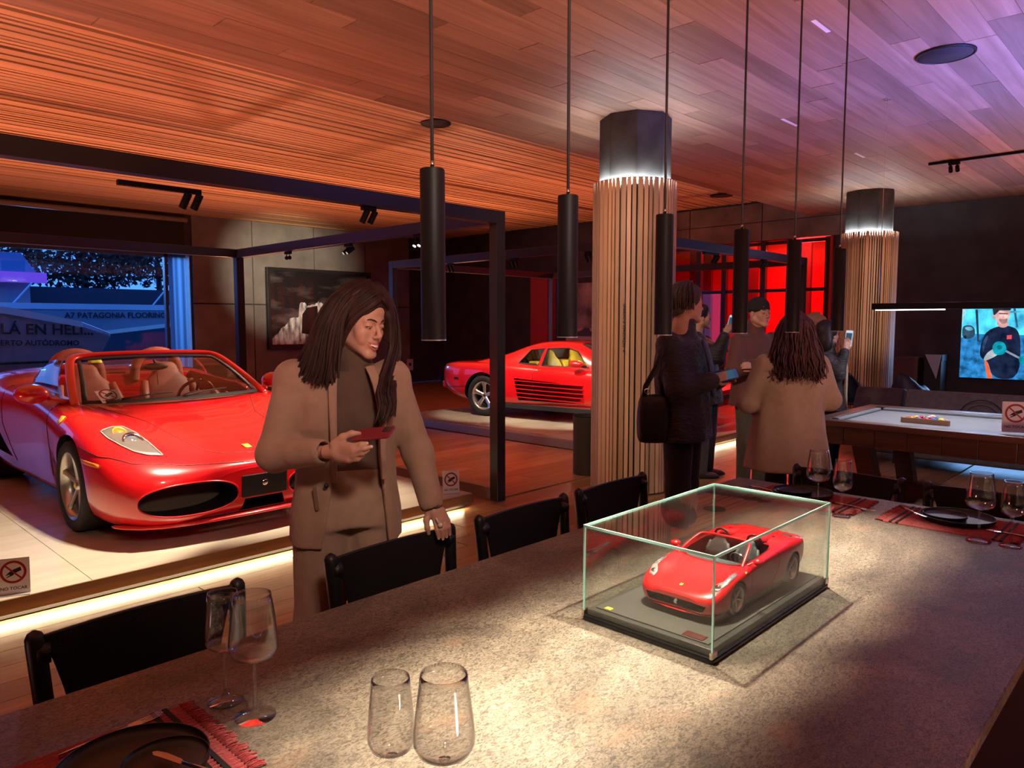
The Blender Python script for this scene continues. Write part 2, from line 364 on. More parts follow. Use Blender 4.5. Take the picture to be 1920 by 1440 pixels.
# ---- black display frames around the two car bays
def frame(x0, x1, y0, y1, label, navy):
    f = empty('frame_structure', (x0, y0, 0)); tag(f, label, 'frame', 'black display frames around the cars')
    X, Y, t, z0, z1 = x1 - x0, y1 - y0, 0.1, 2.46, 2.57
    for px, py in ((0, 0), (X - t, 0), (0, Y - t), (X - t, Y - t)): box_obj('post', (px, px + t, py, py + t, 0, z1), FRAMEM, f, 0.003)
    for py in (0, Y - t): box_obj('beam', (t, X - t, py, py + t, z0, z1), BLUEREFL if navy == 'front' and py == 0 else FRAMEM, f, 0.003)
    for px in (0, X - t): box_obj('beam', (px, px + t, t, Y - t, z0, z1), BLUEREFL if navy == 'side' and px > 0 else FRAMEM, f, 0.003)
    for px in (0, X - t): box_obj('bottom_rail', (px + 0.02, px + t - 0.02, t, Y - t, 0, 0.11), pm('grey_metal', (0.3, 0.28, 0.24), 0.35, 0.6), f, 0.003)
    return f
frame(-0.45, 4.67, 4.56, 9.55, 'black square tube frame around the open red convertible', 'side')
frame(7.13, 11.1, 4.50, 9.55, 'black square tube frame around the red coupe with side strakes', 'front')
# ---- raised platforms with light strips under the front edge
FASC = wood('platform_fascia_wood', (0.16, 0.085, 0.035), (0.24, 0.13, 0.06), 0.4, 0, 0.1, 3.0)
def platform(x0, x1, y0, y1, h, label, joints, leftside):
    p = empty('car_platform', (x0, y0, 0)); tag(p, label, 'platform')
    X, Y = x1 - x0, y1 - y0
    box_obj('base', (0.03, X - 0.02, 0.05, Y - 0.1, 0, h - 0.02), BLACK, p)
    xs_ = [0.0] + joints + [X]
    for i in range(len(xs_) - 1):
        yy = 0.0
        while yy < Y - 0.01:
            ye = min(yy + 1.6, Y); box_obj('slab', (xs_[i] + 0.002, xs_[i + 1] - 0.002, yy + 0.002, ye - 0.002, h - 0.02, h), CERAM, p); yy = ye
    box_obj('fascia', (0, X, -0.012, 0.0, 0.04, h), FASC, p)
    box_obj('light_strip', (0.05, X - 0.1, 0.004, 0.03, 0.036, 0.046), LED, p)
    return p
platform(-0.3, 4.3, 4.60, 9.4, 0.12, 'pale platform under the red convertible, warm light strip below its edge', [1.6, 3.2], False)
p2 = platform(7.28, 11.0, 4.62, 9.5, 0.12, 'pale platform with dark base under the red coupe', [1.6], True)
box_obj('side_fascia', (-0.012, 0.0, 0, 4.88, 0.055, 0.12), CERAM, p2)
# ---- window and what stands outside it
wi = empty('window_1', (2.0, 15.6, 0)); tag(wi, kind='structure')
for a, b in ((-5.0, -4.9), (0.9, 0.98), (4.0, 4.06)): box_obj('window_frame', (a, b, -0.02, 0.08, 0.5, 3.02), pm('sky_tinted_frame', (0.04, 0.07, 0.15), 0.5), wi)  # blue light of the sky put into the frame colour
for a, b in ((0.5, 0.6), (2.94, 3.02)): box_obj('window_frame', (-5, 4.5, -0.02, 0.08, a, b), MATS['sky_tinted_frame'], wi)
for a, b in ((-4.9, 0.9), (0.98, 4.0), (4.06, 4.5)): box_obj('pane', (a, b, 0.02, 0.03, 0.6, 2.94), thin_glass('window_glass', (0.85, 0.93, 1.0)), wi)
def translucent(name, col):
    m = bpy.data.materials.new(name); m.use_nodes = True; nt = m.node_tree; nt.nodes.clear(); N = nt.nodes; L = nt.links
    o = N.new('ShaderNodeOutputMaterial'); t = N.new('ShaderNodeBsdfTranslucent'); t.inputs[0].default_value = (*col, 1); d = N.new('ShaderNodeBsdfDiffuse'); d.inputs[0].default_value = (*[c * .3 for c in col], 1)
    mx = N.new('ShaderNodeMixShader'); mx.inputs[0].default_value = 0.2; L.new(t.outputs[0], mx.inputs[1]); L.new(d.outputs[0], mx.inputs[2]); L.new(mx.outputs[0], o.inputs[0]); return m
cu_ = empty('sheer_sheet', (6.28, 15.54, 0.1)); tag(cu_, 'narrow sheer curtain glowing blue at the right edge of the window', 'sheet')  # translucent sheet added to carry the sky's blue glow
cb_ = MB(); cb_.loft([[(x, 0.022 * math.sin(x * 46) * (1 - z * .1), z) for x in np.linspace(-.22, .13, 30)] for z in np.linspace(0, 2.95, 4)], closed=False, cap=False); cb_.build('cloth', translucent('backlit_sheet', (0.35, 0.5, 0.7)), cu_, smooth=True)
box_obj('bright_edge', (.13, .2, -.02, .02, 0, 2.95), translucent('bright_edge_sheet', (0.85, 0.95, 1.0)), cu_)  # paler strip added for the bright, sky-lit window edge
bl = empty('roller_blind', (2, 15.5, 3.05)); tag(bl, 'black roller blind rolled above the window with beige tube', 'blind')
box_obj('blind_cloth', (-5, 4.4, 0.02, 0.04, 0, 0.62), BLACK, bl); MB().tube([(-5, 0, 0.66), (4.45, 0, 0.66)], 0.05, 10).build('blind_tube', pm('beige_tube', (0.35, 0.28, 0.22), 0.5), bl, smooth=True)
# ---- flush ceiling discs, pale plates standing in for glints of light strips
DISC = pm('speaker_grille', (0.012, 0.011, 0.012), 0.7)
def disc(x, y, z, r, label):
    d = empty('ceiling_speaker', (x, y, z)); tag(d, label, 'speaker', 'round ceiling speakers')
    MB().lathe([(0, -0.012), (r * 0.9, -0.012), (r * 0.93, -0.004)], 40).build('grille', DISC, d, smooth=True)
    MB().lathe([(r * 0.93, -0.004), (r * 0.93, -0.016), (r, -0.012), (r, 0.0)], 40).build('rim', BLACKMETAL, d, smooth=True)
disc(6.0, 1.5, 3.5, 0.19, 'round black ceiling speaker in the blue lit corner of the plank ceiling')
disc(5.5, 6.46, 3.83, 0.17, 'round black ceiling speaker in the slats above the tall left pendant')
disc(12.0, 6.41, 3.83, 0.2, 'round black ceiling speaker in the slats right of the slatted column')

def glint(x, y, l, label):
    s_ = empty('ceiling_glint', (x, y, 3.5)); tag(s_, label, 'ceiling slot', 'pale glints between ceiling planks')
    box_obj('glint_plate', (-l / 2, l / 2, -.014, .014, -.004, 0.0), pm('pale_glint', (0.75, 0.68, 0.64), 0.4), s_)
glint(4.90, 1.95, .26, 'pale ceiling slot near the top, between the two rightmost pendant cables'); glint(7.0, 3.05, .34, 'pale ceiling slot behind the fifth pendant cable'); glint(8.9, 3.05, .3, 'pale ceiling slot above the far slatted column')
# ================================================================ dining table and what stands on it
def stone(name):
    m, nt, b = NT(name); N = nt.nodes; L = nt.links
    tc = N.new('ShaderNodeTexCoord'); mp = N.new('ShaderNodeMapping'); mp.inputs['Scale'].default_value = (1, 1.7, 1); L.new(tc.outputs['Object'], mp.inputs[0])
    a = N.new('ShaderNodeTexNoise'); a.inputs['Scale'].default_value = 2.2; a.inputs['Detail'].default_value = 6; a.inputs['Distortion'].default_value = 1.2; L.new(mp.outputs[0], a.inputs['Vector'])
    f = N.new('ShaderNodeTexNoise'); f.inputs['Scale'].default_value = 78; f.inputs['Detail'].default_value = 5; f.inputs['Distortion'].default_value = 1.6; L.new(mp.outputs[0], f.inputs['Vector'])
    r1 = N.new('ShaderNodeValToRGB'); e = r1.color_ramp.elements; e[0].position = 0.3; e[0].color = (0.095, 0.084, 0.070, 1); e[1].position = 0.75; e[1].color = (0.25, 0.22, 0.18, 1)
    q = r1.color_ramp.elements.new(0.52); q.color = (0.165, 0.143, 0.118, 1); L.new(a.outputs[0], r1.inputs[0])
    r2 = N.new('ShaderNodeValToRGB'); e = r2.color_ramp.elements; e[0].position = 0.36; e[0].color = (0.24, 0.22, 0.20, 1); e[1].position = 0.60; e[1].color = (1.25, 1.2, 1.12, 1); L.new(f.outputs[0], r2.inputs[0])
    mx = N.new('ShaderNodeMix'); mx.data_type = 'RGBA'; mx.blend_type = 'MULTIPLY'; mx.inputs['Factor'].default_value = 0.85
    L.new(r1.outputs[0], mx.inputs['A']); L.new(r2.outputs[0], mx.inputs['B'])
    ru = N.new('ShaderNodeTexNoise'); ru.inputs['Scale'].default_value = 5; ru.inputs['Detail'].default_value = 8; L.new(mp.outputs[0], ru.inputs['Vector'])
    r3 = N.new('ShaderNodeValToRGB'); e = r3.color_ramp.elements; e[0].position = 0.60; e[0].color = (0, 0, 0, 1); e[1].position = 0.74; e[1].color = (0.35, 0.35, 0.35, 1); L.new(ru.outputs[0], r3.inputs[0])
    m2 = N.new('ShaderNodeMix'); m2.data_type = 'RGBA'; L.new(r3.outputs[0], m2.inputs['Factor']); L.new(mx.outputs['Result'], m2.inputs['A']); m2.inputs['B'].default_value = (0.27, 0.13, 0.07, 1)
    L.new(m2.outputs['Result'], b.inputs['Base Color']); b.inputs['Roughness'].default_value = 0.5
    bp = N.new('ShaderNodeBump'); bp.inputs['Strength'].default_value = 0.35; bp.inputs['Distance'].default_value = 0.004; L.new(f.outputs[0], bp.inputs['Height']); L.new(bp.outputs[0], b.inputs['Normal'])
    return m
tb = empty('dining_table', (1.55, 1.083, 0)); tag(tb, 'long dining table with mottled brown stone top', 'table')
MB().box(-2.2, 2.2, -0.778, 0.778, 0.715, 0.75).build('tabletop', stone('mottled_stone'), tb, bevel=0.004)
MB().box(-1.95, 1.95, -0.70, 0.42, 0, 0.715).build('plinth', WOODBLK, tb, bevel=0.01)  # base enlarged to darken the floor corner on the near side
# ---- chairs
LEATH = pm('black_leather', (0.011, 0.009, 0.010), 0.42, bump=0.25, bscale=160, noise=0.2, nscale=6)
def chair_parts(c):
    for s in (-1, 1):
        pth = [(s * 0.235, 0.20, 0.0), (s * 0.245, 0.20, 0.42), (s * 0.265, 0.235, 0.79), (s * 0.266, 0.237, 0.806), (s * 0.266, 0.237, 0.818), (s * 0.266, 0.238, 0.826)]
        MB().tube(pth, [0.017, 0.023, 0.024, 0.023, 0.017, 0.004], 12).build('leg', WOODBLK, c, smooth=True)
        MB().tube([(s * 0.225, -0.20, 0.0), (s * 0.235, -0.21, 0.43)], [0.016, 0.022], 10).build('leg', WOODBLK, c, smooth=True)
        MB().tube([(s * 0.235, -0.20, 0.33), (s * 0.243, 0.20, 0.33)], 0.012, 8).build('side_rail', WOODBLK, c, smooth=True)
    secs = []
    for t in (0, 0.012):
        rows = []
        for j, (z, hw, bow) in enumerate(((0.52, 0.185, 0.012), (0.60, 0.198, 0.014), (0.66, 0.210, 0.015), (0.72, 0.225, 0.016), (0.79, 0.245, 0.015), (0.812, 0.247, 0.014))):
            rows.append([(hw * u, 0.222 + bow * (1 - u * u) + t, z + (0.004 * (1 - u * u) if j > 3 else -0.02 * (1 - u * u))) for u in np.linspace(-1, 1, 15)])
        secs.append(rows)
    b = MB(); a0, a1 = secs; nr, nc = len(a0), 15
    ring = lambda A, B: None
    loops = []
    for j in range(nr): loops.append(a0[j] + a1[j][::-1])
    b.loft(loops, True, True); b.build('backrest', LEATH, c, smooth=False, bevel=0.004, angle=50)
    for s in (-1, 1):
        MB().tube([(s * 0.24, 0.229, 0.70), (s * 0.264, 0.232, 0.70), ], 0.012, 8).build('peg', WOODBLK, c)
        MB().tube([(s * 0.235, 0.229, 0.765), (s * 0.266, 0.234, 0.765)], 0.03, 10).build('leather_sleeve', LEATH, c, smooth=True)
    MB().prism(rrect(0.47, 0.44, 0.05), 0.42, 0.465).build('seat', LEATH, c, bevel=0.012)
def chair(x, y, rz, label, group, src=None):
    if src is None:
        c = empty('dining_chair', (x, y, 0), rz); chair_parts(c)
    else:
        c = copy_tree(src); c.location = (x, y, 0); c.rotation_euler = (0, 0, rz)
    tag(c, label, 'chair', group); return c
G = 'black leather dining chairs'
c0 = chair(0.725, 1.875, 0, 'black leather dining chair nearest the camera, beside the red place mat with fork', G)
chair(1.585, 1.875, 0.0, 'black leather dining chair the woman in the beige suit rests her hand on', G, c0)
chair(2.275, 1.875, 0.0, 'black leather dining chair directly right of the standing woman in beige', G, c0)
chair(2.93, 1.885, 0.0, 'black leather dining chair in front of the slatted column by the table corner', G, c0)
chair(3.74, 1.365, -PI / 2, 'black dining chair at the far table end, nearer the slatted column', G, c0)
chair(3.74, 0.715, -PI / 2, 'black dining chair at the far table end, behind the rightmost plate', G, c0)
# ---- stemware
GLAS = thin_glass('stem_glass', (0.955, 0.955, 0.955), 0.0, 1.5, 2.0)
def glass_parts(g, h, rb, rr, rf):
    st = h * 0.47; bw = h - st
    prof = [(0.0, 0.0), (rf, 0.0), (rf, 0.0025), (rf * 0.55, 0.005), (0.012, 0.011), (0.0045, 0.022), (0.0038, st * 0.55), (0.0045, st - 0.012), (0.010, st - 0.004), (0.02, st)]
    MB().lathe(prof[:-1] + [(0.0, st - 0.003)], 36).build('stem', GLAS, g, smooth=True)
    out = [(0.0, st - 0.004), (0.012, st - 0.003), (rb * 0.55, st + 0.003), (rb * 0.86, st + 0.011), (rb * 0.985, st + 0.024), (rb, st + 0.036)]
    for k in range(1, 7):
        t = k / 6; out.append((rb + (rr - rb) * (t ** 1.15), st + 0.036 + (bw - 0.036) * t))
    inn = [(max(r - 0.0016, 0.0), z + (0.003 if i < 3 else 0)) for i, (r, z) in enumerate(out)][::-1]
    MB().lathe(out + inn, 44).build('bowl', GLAS, g, smooth=True)
def wine(x, y, big, label, group='stemmed wine glasses', src={}):
    if big not in src:
        g = empty('wine_glass', (x, y, 0.7505)); glass_parts(g, *((0.272, 0.052, 0.039, 0.043) if big else (0.252, 0.041, 0.032, 0.038))); src[big] = g
    else:
        g = copy_tree(src[big]); g.location = (x, y, 0.7505)
    tag(g, label, 'wine glass', group); return g
wine(0.70, 1.565, False, 'slim empty wine glass behind the wide one, near the red mat with fork')
wine(0.715, 1.455, True, 'wide empty wine glass standing in front of a slim one near the red mat')
wine(0.72, 0.975, False, 'slim wine glass at the bottom picture edge, left of the pair')
wine(0.765, 0.89, True, 'wide wine glass at the bottom picture edge, right of the pair')
wine(3.35, 1.275, True, 'tall wide wine glass behind the corner of the glass display case')
wine(3.285, 1.145, False, 'slim wine glass directly right of the glass display case corner')
wine(3.28, 0.625, True, 'wide wine glass in front of the plates on the far right mat')
wine(3.285, 0.52, False, 'slim wine glass at the right picture edge')
# ---- place mats with fringes, plates, cutlery
MATR = pm('red_woven_cotton', (0.42, 0.010, 0.018), 0.9, noise=0.3, nscale=60, bump=0.8, bscale=120, stretch=(1, 8, 1), sheen=0.3)
MATB = pm('black_woven_stripe', (0.012, 0.008, 0.01), 0.9)
def mat_parts(m):
    L_, W_ = 0.46, 0.34
    rib = MB()
    n = 26
    for k in range(n):                      # ribs of the weave run along the mat
        y0 = -W_ / 2 + W_ * k / n; y1 = y0 + W_ / n
        rib.add([(-L_ / 2, y0, 0.001), (-L_ / 2, (y0 + y1) / 2, 0.006), (-L_ / 2, y1, 0.001), (L_ / 2, y0, 0.001), (L_ / 2, (y0 + y1) / 2, 0.006), (L_ / 2, y1, 0.001)], [(0, 1, 4, 3), (1, 2, 5, 4)])
    rib.box(-L_ / 2, L_ / 2, -W_ / 2, W_ / 2, 0, 0.0012)
    o = rib.build('cloth', MATR, m, smooth=True); tag(o, kind='stuff')
    for s in (-1, 1):
        for xx in (0.175, 0.2):
            MB().box(s * xx - 0.005, s * xx + 0.005, -W_ / 2 - 0.002, W_ / 2 + 0.002, 0.003, 0.0068).build('stripe', MATB, m)
        fr = MB(); q = random.Random(3)
        for k in range(64):
            y0 = -W_ / 2 + W_ * (k + 0.5) / 64; e = q.uniform(-0.006, 0.006); l = q.uniform(0.022, 0.036)
            fr.tube([(s * L_ / 2, y0, 0.004), (s * (L_ / 2 + l * 0.6), y0 + e * 0.5, 0.006), (s * (L_ / 2 + l), y0 + e, 0.003)], 0.0024, 5)
        tag(fr.build('fringe', MATR, m, smooth=True), kind='stuff')
def mat(x, y, rz, label, src=[None]):
    if src[0] is None: m = empty('place_mat', (x, y, 0.7505), rz); mat_parts(m); src[0] = m
    else: m = copy_tree(src[0]); m.location = (x, y, 0.7505); m.rotation_euler = (0, 0, rz)
    return tag(m, label, 'place mat', 'red woven place mats')
mat(0.385, 1.445, 0, 'red woven fringed place mat in the near left corner')
mat(3.50, 1.37, PI / 2, 'red fringed place mat partly seen through the glass case')
mat(3.50, 0.76, PI / 2, 'red fringed place mat at the far right of the table')
PLATE = pm('black_stoneware', (0.012, 0.012, 0.013), 0.38, bump=0.05, bscale=80)
def plate(x, y, z, r, label, name='plate', h=0.022):
    p = [(0, 0.004), (r * 0.7, 0.004), (r * 0.9, 0.005), (r * 0.965, 0.011), (r * 0.985, h), (r, h), (r * 1.0, h * 0.6), (r * 0.93, 0.002), (r * 0.75, 0.0), (0, 0.0)]
    o = MB().lathe(p, 56).build(name, PLATE, smooth=True, loc=(x, y, z)); sharp(o.data, 50)
    return tag(o, label, 'plate', 'black stoneware plates')
plate(0.455, 1.425, 0.757, 0.135, 'large black plate on the near left red mat')
plate(0.50, 1.385, 0.7652, 0.078, 'small black side plate on top of the near left plate', 'side_plate', 0.016)
plate(3.54, 1.42, 0.758, 0.14, 'large black plate on the mat behind the glass case')
plate(3.535, 1.46, 0.7652, 0.085, 'small black side plate on the plate behind the glass case', 'side_plate', 0.016)
plate(3.54, 0.755, 0.758, 0.14, 'large black plate at the far right of the table')
plate(3.53, 0.80, 0.7652, 0.085, 'small black side plate on the far right plate', 'side_plate', 0.016)
STEEL = pm('polished_steel', (0.62, 0.52, 0.46), 0.18, 1.0)
def fork(x, y, z, rz, label):
    f = empty('fork', (x, y, z), rz); tag(f, label, 'fork', 'forks')
    MB().tube([(-0.10, 0, 0.004), (-0.05, 0, 0.006), (0.02, 0, 0.005), (0.035, 0, 0.003)], [0.006, 0.0045, 0.0032, 0.004], 8, flat=0.45).build('handle', STEEL, f, smooth=True)
    MB().prism(rrect(0.028, 0.022, 0.006, 4, 0.047, 0), 0.002, 0.0045).build('neck', STEEL, f, bevel=0.0008)
    for k in range(4):
        yy = (k - 1.5) * 0.0058
        MB().tube([(0.058, yy, 0.0035), (0.08, yy, 0.003), (0.103, yy, 0.006)], [0.0016, 0.0015, 0.0008], 6).build('tine', STEEL, f, smooth=True)
def knife(x, y, z, rz, label):
    k = empty('butter_knife', (x, y, z), rz); tag(k, label, 'knife', 'butter knives')
    MB().prism([(0, -0.004), (0.01, -0.008), (0.05, -0.010), (0.075, -0.006), (0.08, 0.0), (0.07, 0.006), (0.0, 0.005)], 0, 0.0016).build('blade', STEEL, k)
    MB().tube([(0.0, 0, 0.002), (-0.05, 0, 0.003), (-0.095, 0, 0.003)], [0.0035, 0.005, 0.006], 8, flat=0.6).build('handle', STEEL, k, smooth=True)
fork(0.47, 1.585, 0.7565, 0.12, 'steel fork lying on the near left red mat beside the plate')
knife(0.515, 1.345, 0.7822, 1.9, 'butter knife lying across the near left side plate')
fork(3.52, 1.60, 0.7565, -1.75, 'steel fork left of the plate behind the glass case')
fork(3.46, 1.155, 0.7565, -1.7, 'steel fork on the striped end of the mat beside the glass case')
knife(3.45, 0.90, 0.7822, 0.9 + PI, 'butter knife resting on the far right side plate')
fork(3.44, 0.545, 0.7565, 1.4, 'steel fork on the mat behind the rightmost wine glasses')
# ---- glass display case
gc = empty('display_case', (1.99, 1.0625, 0.7502)); tag(gc, 'rectangular glass display case with black base on the dining table', 'display case')
HX, HY, GH = 0.378, 0.2075, 0.272
MB().prism(rrect(2 * HX, 2 * HY, 0.012), 0.0, 0.016).build('base', pm('gloss_black', (0.008, 0.008, 0.008), 0.2), gc, bevel=0.005)
MB().box(-HX + 0.012, HX - 0.012, -HY + 0.012, HY - 0.012, 0.016, 0.034).build('plinth', pm('smoked_plinth', (0.035, 0.035, 0.033), 0.3), gc, bevel=0.002)
def carbon():
    m, nt, b = NT('carbon_weave'); N = nt.nodes; L = nt.links
    tc = N.new('ShaderNodeTexCoord'); mp = N.new('ShaderNodeMapping'); mp.inputs['Scale'].default_value = (330, 330, 330); mp.inputs['Rotation'].default_value = (0, 0, 0.785)
    ch = N.new('ShaderNodeTexChecker'); ch.inputs['Scale'].default_value = 1.0; ch.inputs['Color1'].default_value = (0.018, 0.018, 0.017, 1); ch.inputs['Color2'].default_value = (0.085, 0.082, 0.076, 1)
    L.new(tc.outputs['Object'], mp.inputs[0]); L.new(mp.outputs[0], ch.inputs[0]); L.new(ch.outputs[0], b.inputs['Base Color']); b.inputs['Roughness'].default_value = 0.35
    return m
MB().box(-HX + 0.03, HX - 0.03, -HY + 0.03, HY - 0.03, 0.034, 0.0375).build('carbon_mat', carbon(), gc)
PANE = thin_glass('case_glass', (0.965, 0.99, 0.98), 0.0, 1.5, 1.2)
EDGE = pm('glass_edge', (0.36, 0.76, 0.68), 0.12, coat=1.0)
t = 0.005
for s in (-1, 1):
    MB().box(-HX + 0.006, HX - 0.006, s * (HY - 0.007) - t / 2, s * (HY - 0.007) + t / 2, 0.017, GH).build('side_pane', PANE, gc)
    MB().box(s * (HX - 0.007) - t / 2, s * (HX - 0.007) + t / 2, -HY + 0.0105, HY - 0.0105, 0.017, GH).build('side_pane', PANE, gc)
MB().box(-HX + 0.004, HX - 0.004, -HY + 0.004, HY - 0.004, GH + 0.0005, GH + 0.0055).build('top_pane', PANE, gc)
for s in (-1, 1):
    MB().box(-HX + 0.003, HX - 0.003, s * (HY - 0.0045) - 0.0022, s * (HY - 0.0045) + 0.0022, GH - 0.001, GH + 0.006).build('pane_edge', EDGE, gc)
    MB().box(s * (HX - 0.0045) - 0.0022, s * (HX - 0.0045) + 0.0022, -HY + 0.003, HY - 0.003, GH - 0.001, GH + 0.006).build('pane_edge', EDGE, gc)
    for q in (-1, 1):
        MB().box(s * (HX - 0.0055) - 0.0025, s * (HX - 0.0055) + 0.0025, q * (HY - 0.0055) - 0.0025, q * (HY - 0.0055) + 0.0025, 0.017, GH).build('corner_edge', EDGE, gc)
        MB().box(s * (HX - 0.012) - 0.013, s * (HX - 0.012) + 0.013, q * (HY - 0.006) - 0.004, q * (HY - 0.006) + 0.004, 0.014, 0.03).build('corner_bracket', STEEL, gc)
box_obj('plaque', (-HX + 0.035, -HX + 0.065, -HY + 0.05, -HY + 0.11, 0.0375, 0.039), pm('plaque_red', (0.05, 0.012, 0.012), 0.3), gc)
bd = box_obj('badge', (-HX + 0.036, -HX + 0.052, HY - 0.075, HY - 0.055, 0.0375, 0.039), pm('badge_yellow', (0.85, 0.6, 0.05), 0.4), gc); tag(bd, 'small yellow badge')
# ---- pendants in a row over the table
def pendant_parts(p):
    MB().lathe([(0.0225, 0.0), (0.0235, 0.0), (0.0235, 0.318), (0.022, 0.32), (0.0, 0.32)], 32).build('shade', BLACKMETAL, p, smooth=True, angle=40)
    MB().lathe([(0.0, 0.03), (0.0222, 0.03)], 24).build('reflector', pm('dark_reflector', (0.02, 0.02, 0.02), 0.4), p)
    MB().lathe([(0.0, 0.024), (0.012, 0.024), (0.012, 0.03)], 20).build('bulb', emit('bulb_warm', (1.0, 0.85, 0.6), 30), p)
    MB().lathe([(0.0225, -0.001), (0.024, -0.001), (0.024, 0.001), (0.0225, 0.001)], 32, closed=True).build('rim', pm('rim_silver', (0.7, 0.7, 0.75), 0.3, 0.8), p)
    MB().tube([(0, 0, 0.32), (0, 0, 0.335)], 0.004, 8).build('ferrule', STEEL, p, smooth=True)
    MB().tube([(0, 0, 0.33), (0.001, 0.001, 0.8), (0, 0, 1.3), (-0.001, 0, 1.94)], 0.0034, 8).build('cable', BLACK, p, smooth=True)
LBL = ['black tube pendant lamp nearest the camera, left of the row', 'black tube pendant lamp second from the left, left of the slatted column', 'black tube pendant lamp third in the row, at the right edge of the slatted column', 'black tube pendant lamp fourth in the row, left of the man in the beanie', 'black tube pendant lamp fifth in the row, above the curly haired woman', 'black tube pendant lamp last in the row, beside the far column']
p0 = None
for k, px in enumerate((0.91, 1.31, 1.715, 2.155, 2.55, 2.975)):
    if p0 is None: p = p0 = empty('pendant_lamp', (px, 1.08, 1.567)); pendant_parts(p)
    else: p = copy_tree(p0); p.location = (px, 1.08, 1.567)
    tag(p, LBL[k], 'pendant lamp', 'tube pendants over the dining table')
    light('pendant_light', 'SPOT', (px, 1.08, 1.575), 92, (1.0, 0.84, 0.62), (px, 1.08, 0), 0.012, angle=68, blend=1.0)
# ================================================================ cars: body surfaces are B-spline lofts, openings are cut out
RED_PAINT = pm('red_car_paint', (0.62, 0.006, 0.010), 0.28, 0.0, coat=1.0, spec=0.5)
TYRE = pm('tyre_rubber', (0.018, 0.018, 0.018), 0.75)
ALLOY = pm('silver_alloy', (0.62, 0.60, 0.56), 0.28, 0.85)
TAN = pm('terracotta_leather', (0.40, 0.085, 0.055), 0.55, bump=0.1, bscale=200)
YEL = pm('yellow_leather', (0.80, 0.50, 0.04), 0.5, bump=0.1, bscale=200)
GREYINT = pm('grey_interior', (0.10, 0.095, 0.10), 0.55)
CARGLASS = thin_glass('car_glass', (0.80, 0.86, 0.86), 0.0, 1.5)
LENS = thin_glass('lamp_lens', (0.97, 0.97, 0.97), 0.0, 1.5, 1.3)
CHROME = pm('chrome', (0.8, 0.8, 0.82), 0.08, 1.0)
GRILLE = pm('grille_black', (0.006, 0.006, 0.006), 0.6)
SIGY = pm('badge_yellow', (0.85, 0.6, 0.05), 0.4)
def bspl(P, n, tight=0.0):
    """uniform cubic B-spline through the control rows P (k,d) sampled n times, ends clamped"""
    P = np.asarray(P, float); P = np.concatenate([[P[0]] * 2, P, [P[-1]] * 2]); k = len(P) - 3
    u = np.linspace(0, k - 1e-9, n); i = u.astype(int); t = (u - i)[:, None]
    b = [(1 - t) ** 3 / 6, (3 * t ** 3 - 6 * t ** 2 + 4) / 6, (-3 * t ** 3 + 3 * t ** 2 + 3 * t + 1) / 6, t ** 3 / 6]
    B = sum(b[q] * P[i + q] for q in range(4))
    if not tight: return B
    # pull towards the control points (Catmull-Rom) for crisper shoulders; same parameter
    Q = P[1:-1]; Q = np.concatenate([[Q[0]], Q, [Q[-1]]]); k2 = len(Q) - 3
    u2 = np.linspace(0, k2 - 1e-9, n); i2 = u2.astype(int); t = (u2 - i2)[:, None]
    c = [(-t ** 3 + 2 * t ** 2 - t) / 2, (3 * t ** 3 - 5 * t ** 2 + 2) / 2, (-3 * t ** 3 + 4 * t ** 2 + t) / 2, (t ** 3 - t ** 2) / 2]
    Cr = sum(c[q] * Q[i2 + q] for q in range(4))
    return B * (1 - tight) + Cr * tight
def body_grid(st, nu=96, nv=44, tight=0.55):
    """st rows: x, zb, yb, ys,zs, yw,zw, yh,zh, yf,zf, yi,zi, zc -> (nu, nv, 3) half surface"""
    C = []
    for x, zb, yb, ys, zs, yw, zw, yh, zh, yf, zf, yi, zi, zc in st:
        C.append([(x, 0, zb), (x, yb * 0.8, zb), (x, yb, zb), (x, ys, zs), (x, yw, zw), (x, yh, zh), (x, yf, zf), (x, yi, zi), (x, yi * 0.4, zi * 0.3 + zc * 0.7), (x, 0, zc)])
    C = np.array(C); m = C.shape[1]
    A = np.stack([bspl(C[:, j], nu, tight) for j in range(m)], 1)
    G = np.stack([bspl(A[i], nv, tight) for i in range(nu)], 0)
    G[:, 0, 1] = 0; G[:, -1, 1] = 0
    return G
def grid_mesh(name, G, mat):
    nu, nv, _ = G.shape; b = MB()
    R = G.reshape(-1, 3); Lf = R.copy(); Lf[:, 1] *= -1
    q = [(i * nv + j, i * nv + j + 1, (i + 1) * nv + j + 1, (i + 1) * nv + j) for i in range(nu - 1) for j in range(nv - 1)]
    b.add(R, q); b.add(Lf, [f[::-1] for f in q])
    for i, rev in ((0, False), (nu - 1, True)):
        loop = [tuple(G[i, j]) for j in range(nv)] + [(x, -y, z) for x, y, z in G[i, 1:-1][::-1]]
        b.add(loop, [tuple(range(len(loop)))])
    return b.mesh(name, [mat], True, merge=1e-5)
def cut(me, cutters, name):
    """boolean difference of a body mesh with cutter meshes (each keeps its own material inside)"""
    o = bpy.data.objects.new('cut_tmp', me); COL.objects.link(o); tmp = []
    for cm in cutters:
        c = bpy.data.objects.new('cutter_tmp', cm); COL.objects.link(c); tmp.append(c)
        md = o.modifiers.new('b', 'BOOLEAN'); md.operation = 'DIFFERENCE'; md.object = c; md.solver = 'MANIFOLD'; md.material_mode = 'TRANSFER'
    dg = bpy.context.evaluated_depsgraph_get(); dg.update()
    r = bpy.data.meshes.new_from_object(o.evaluated_get(dg)); r.name = name
    for c in tmp + [o]: bpy.data.objects.remove(c)
    sharp(r, 38); return r
def cylY(x, z, r, y0, y1, mat, seg=48):
    M = Matrix.Translation((x, 0, z)) @ Matrix.Rotation(-PI / 2, 4, 'X')
    return MB().lathe([(r, y0), (r, y1)], seg, M, cap=True).mesh('c', [mat])
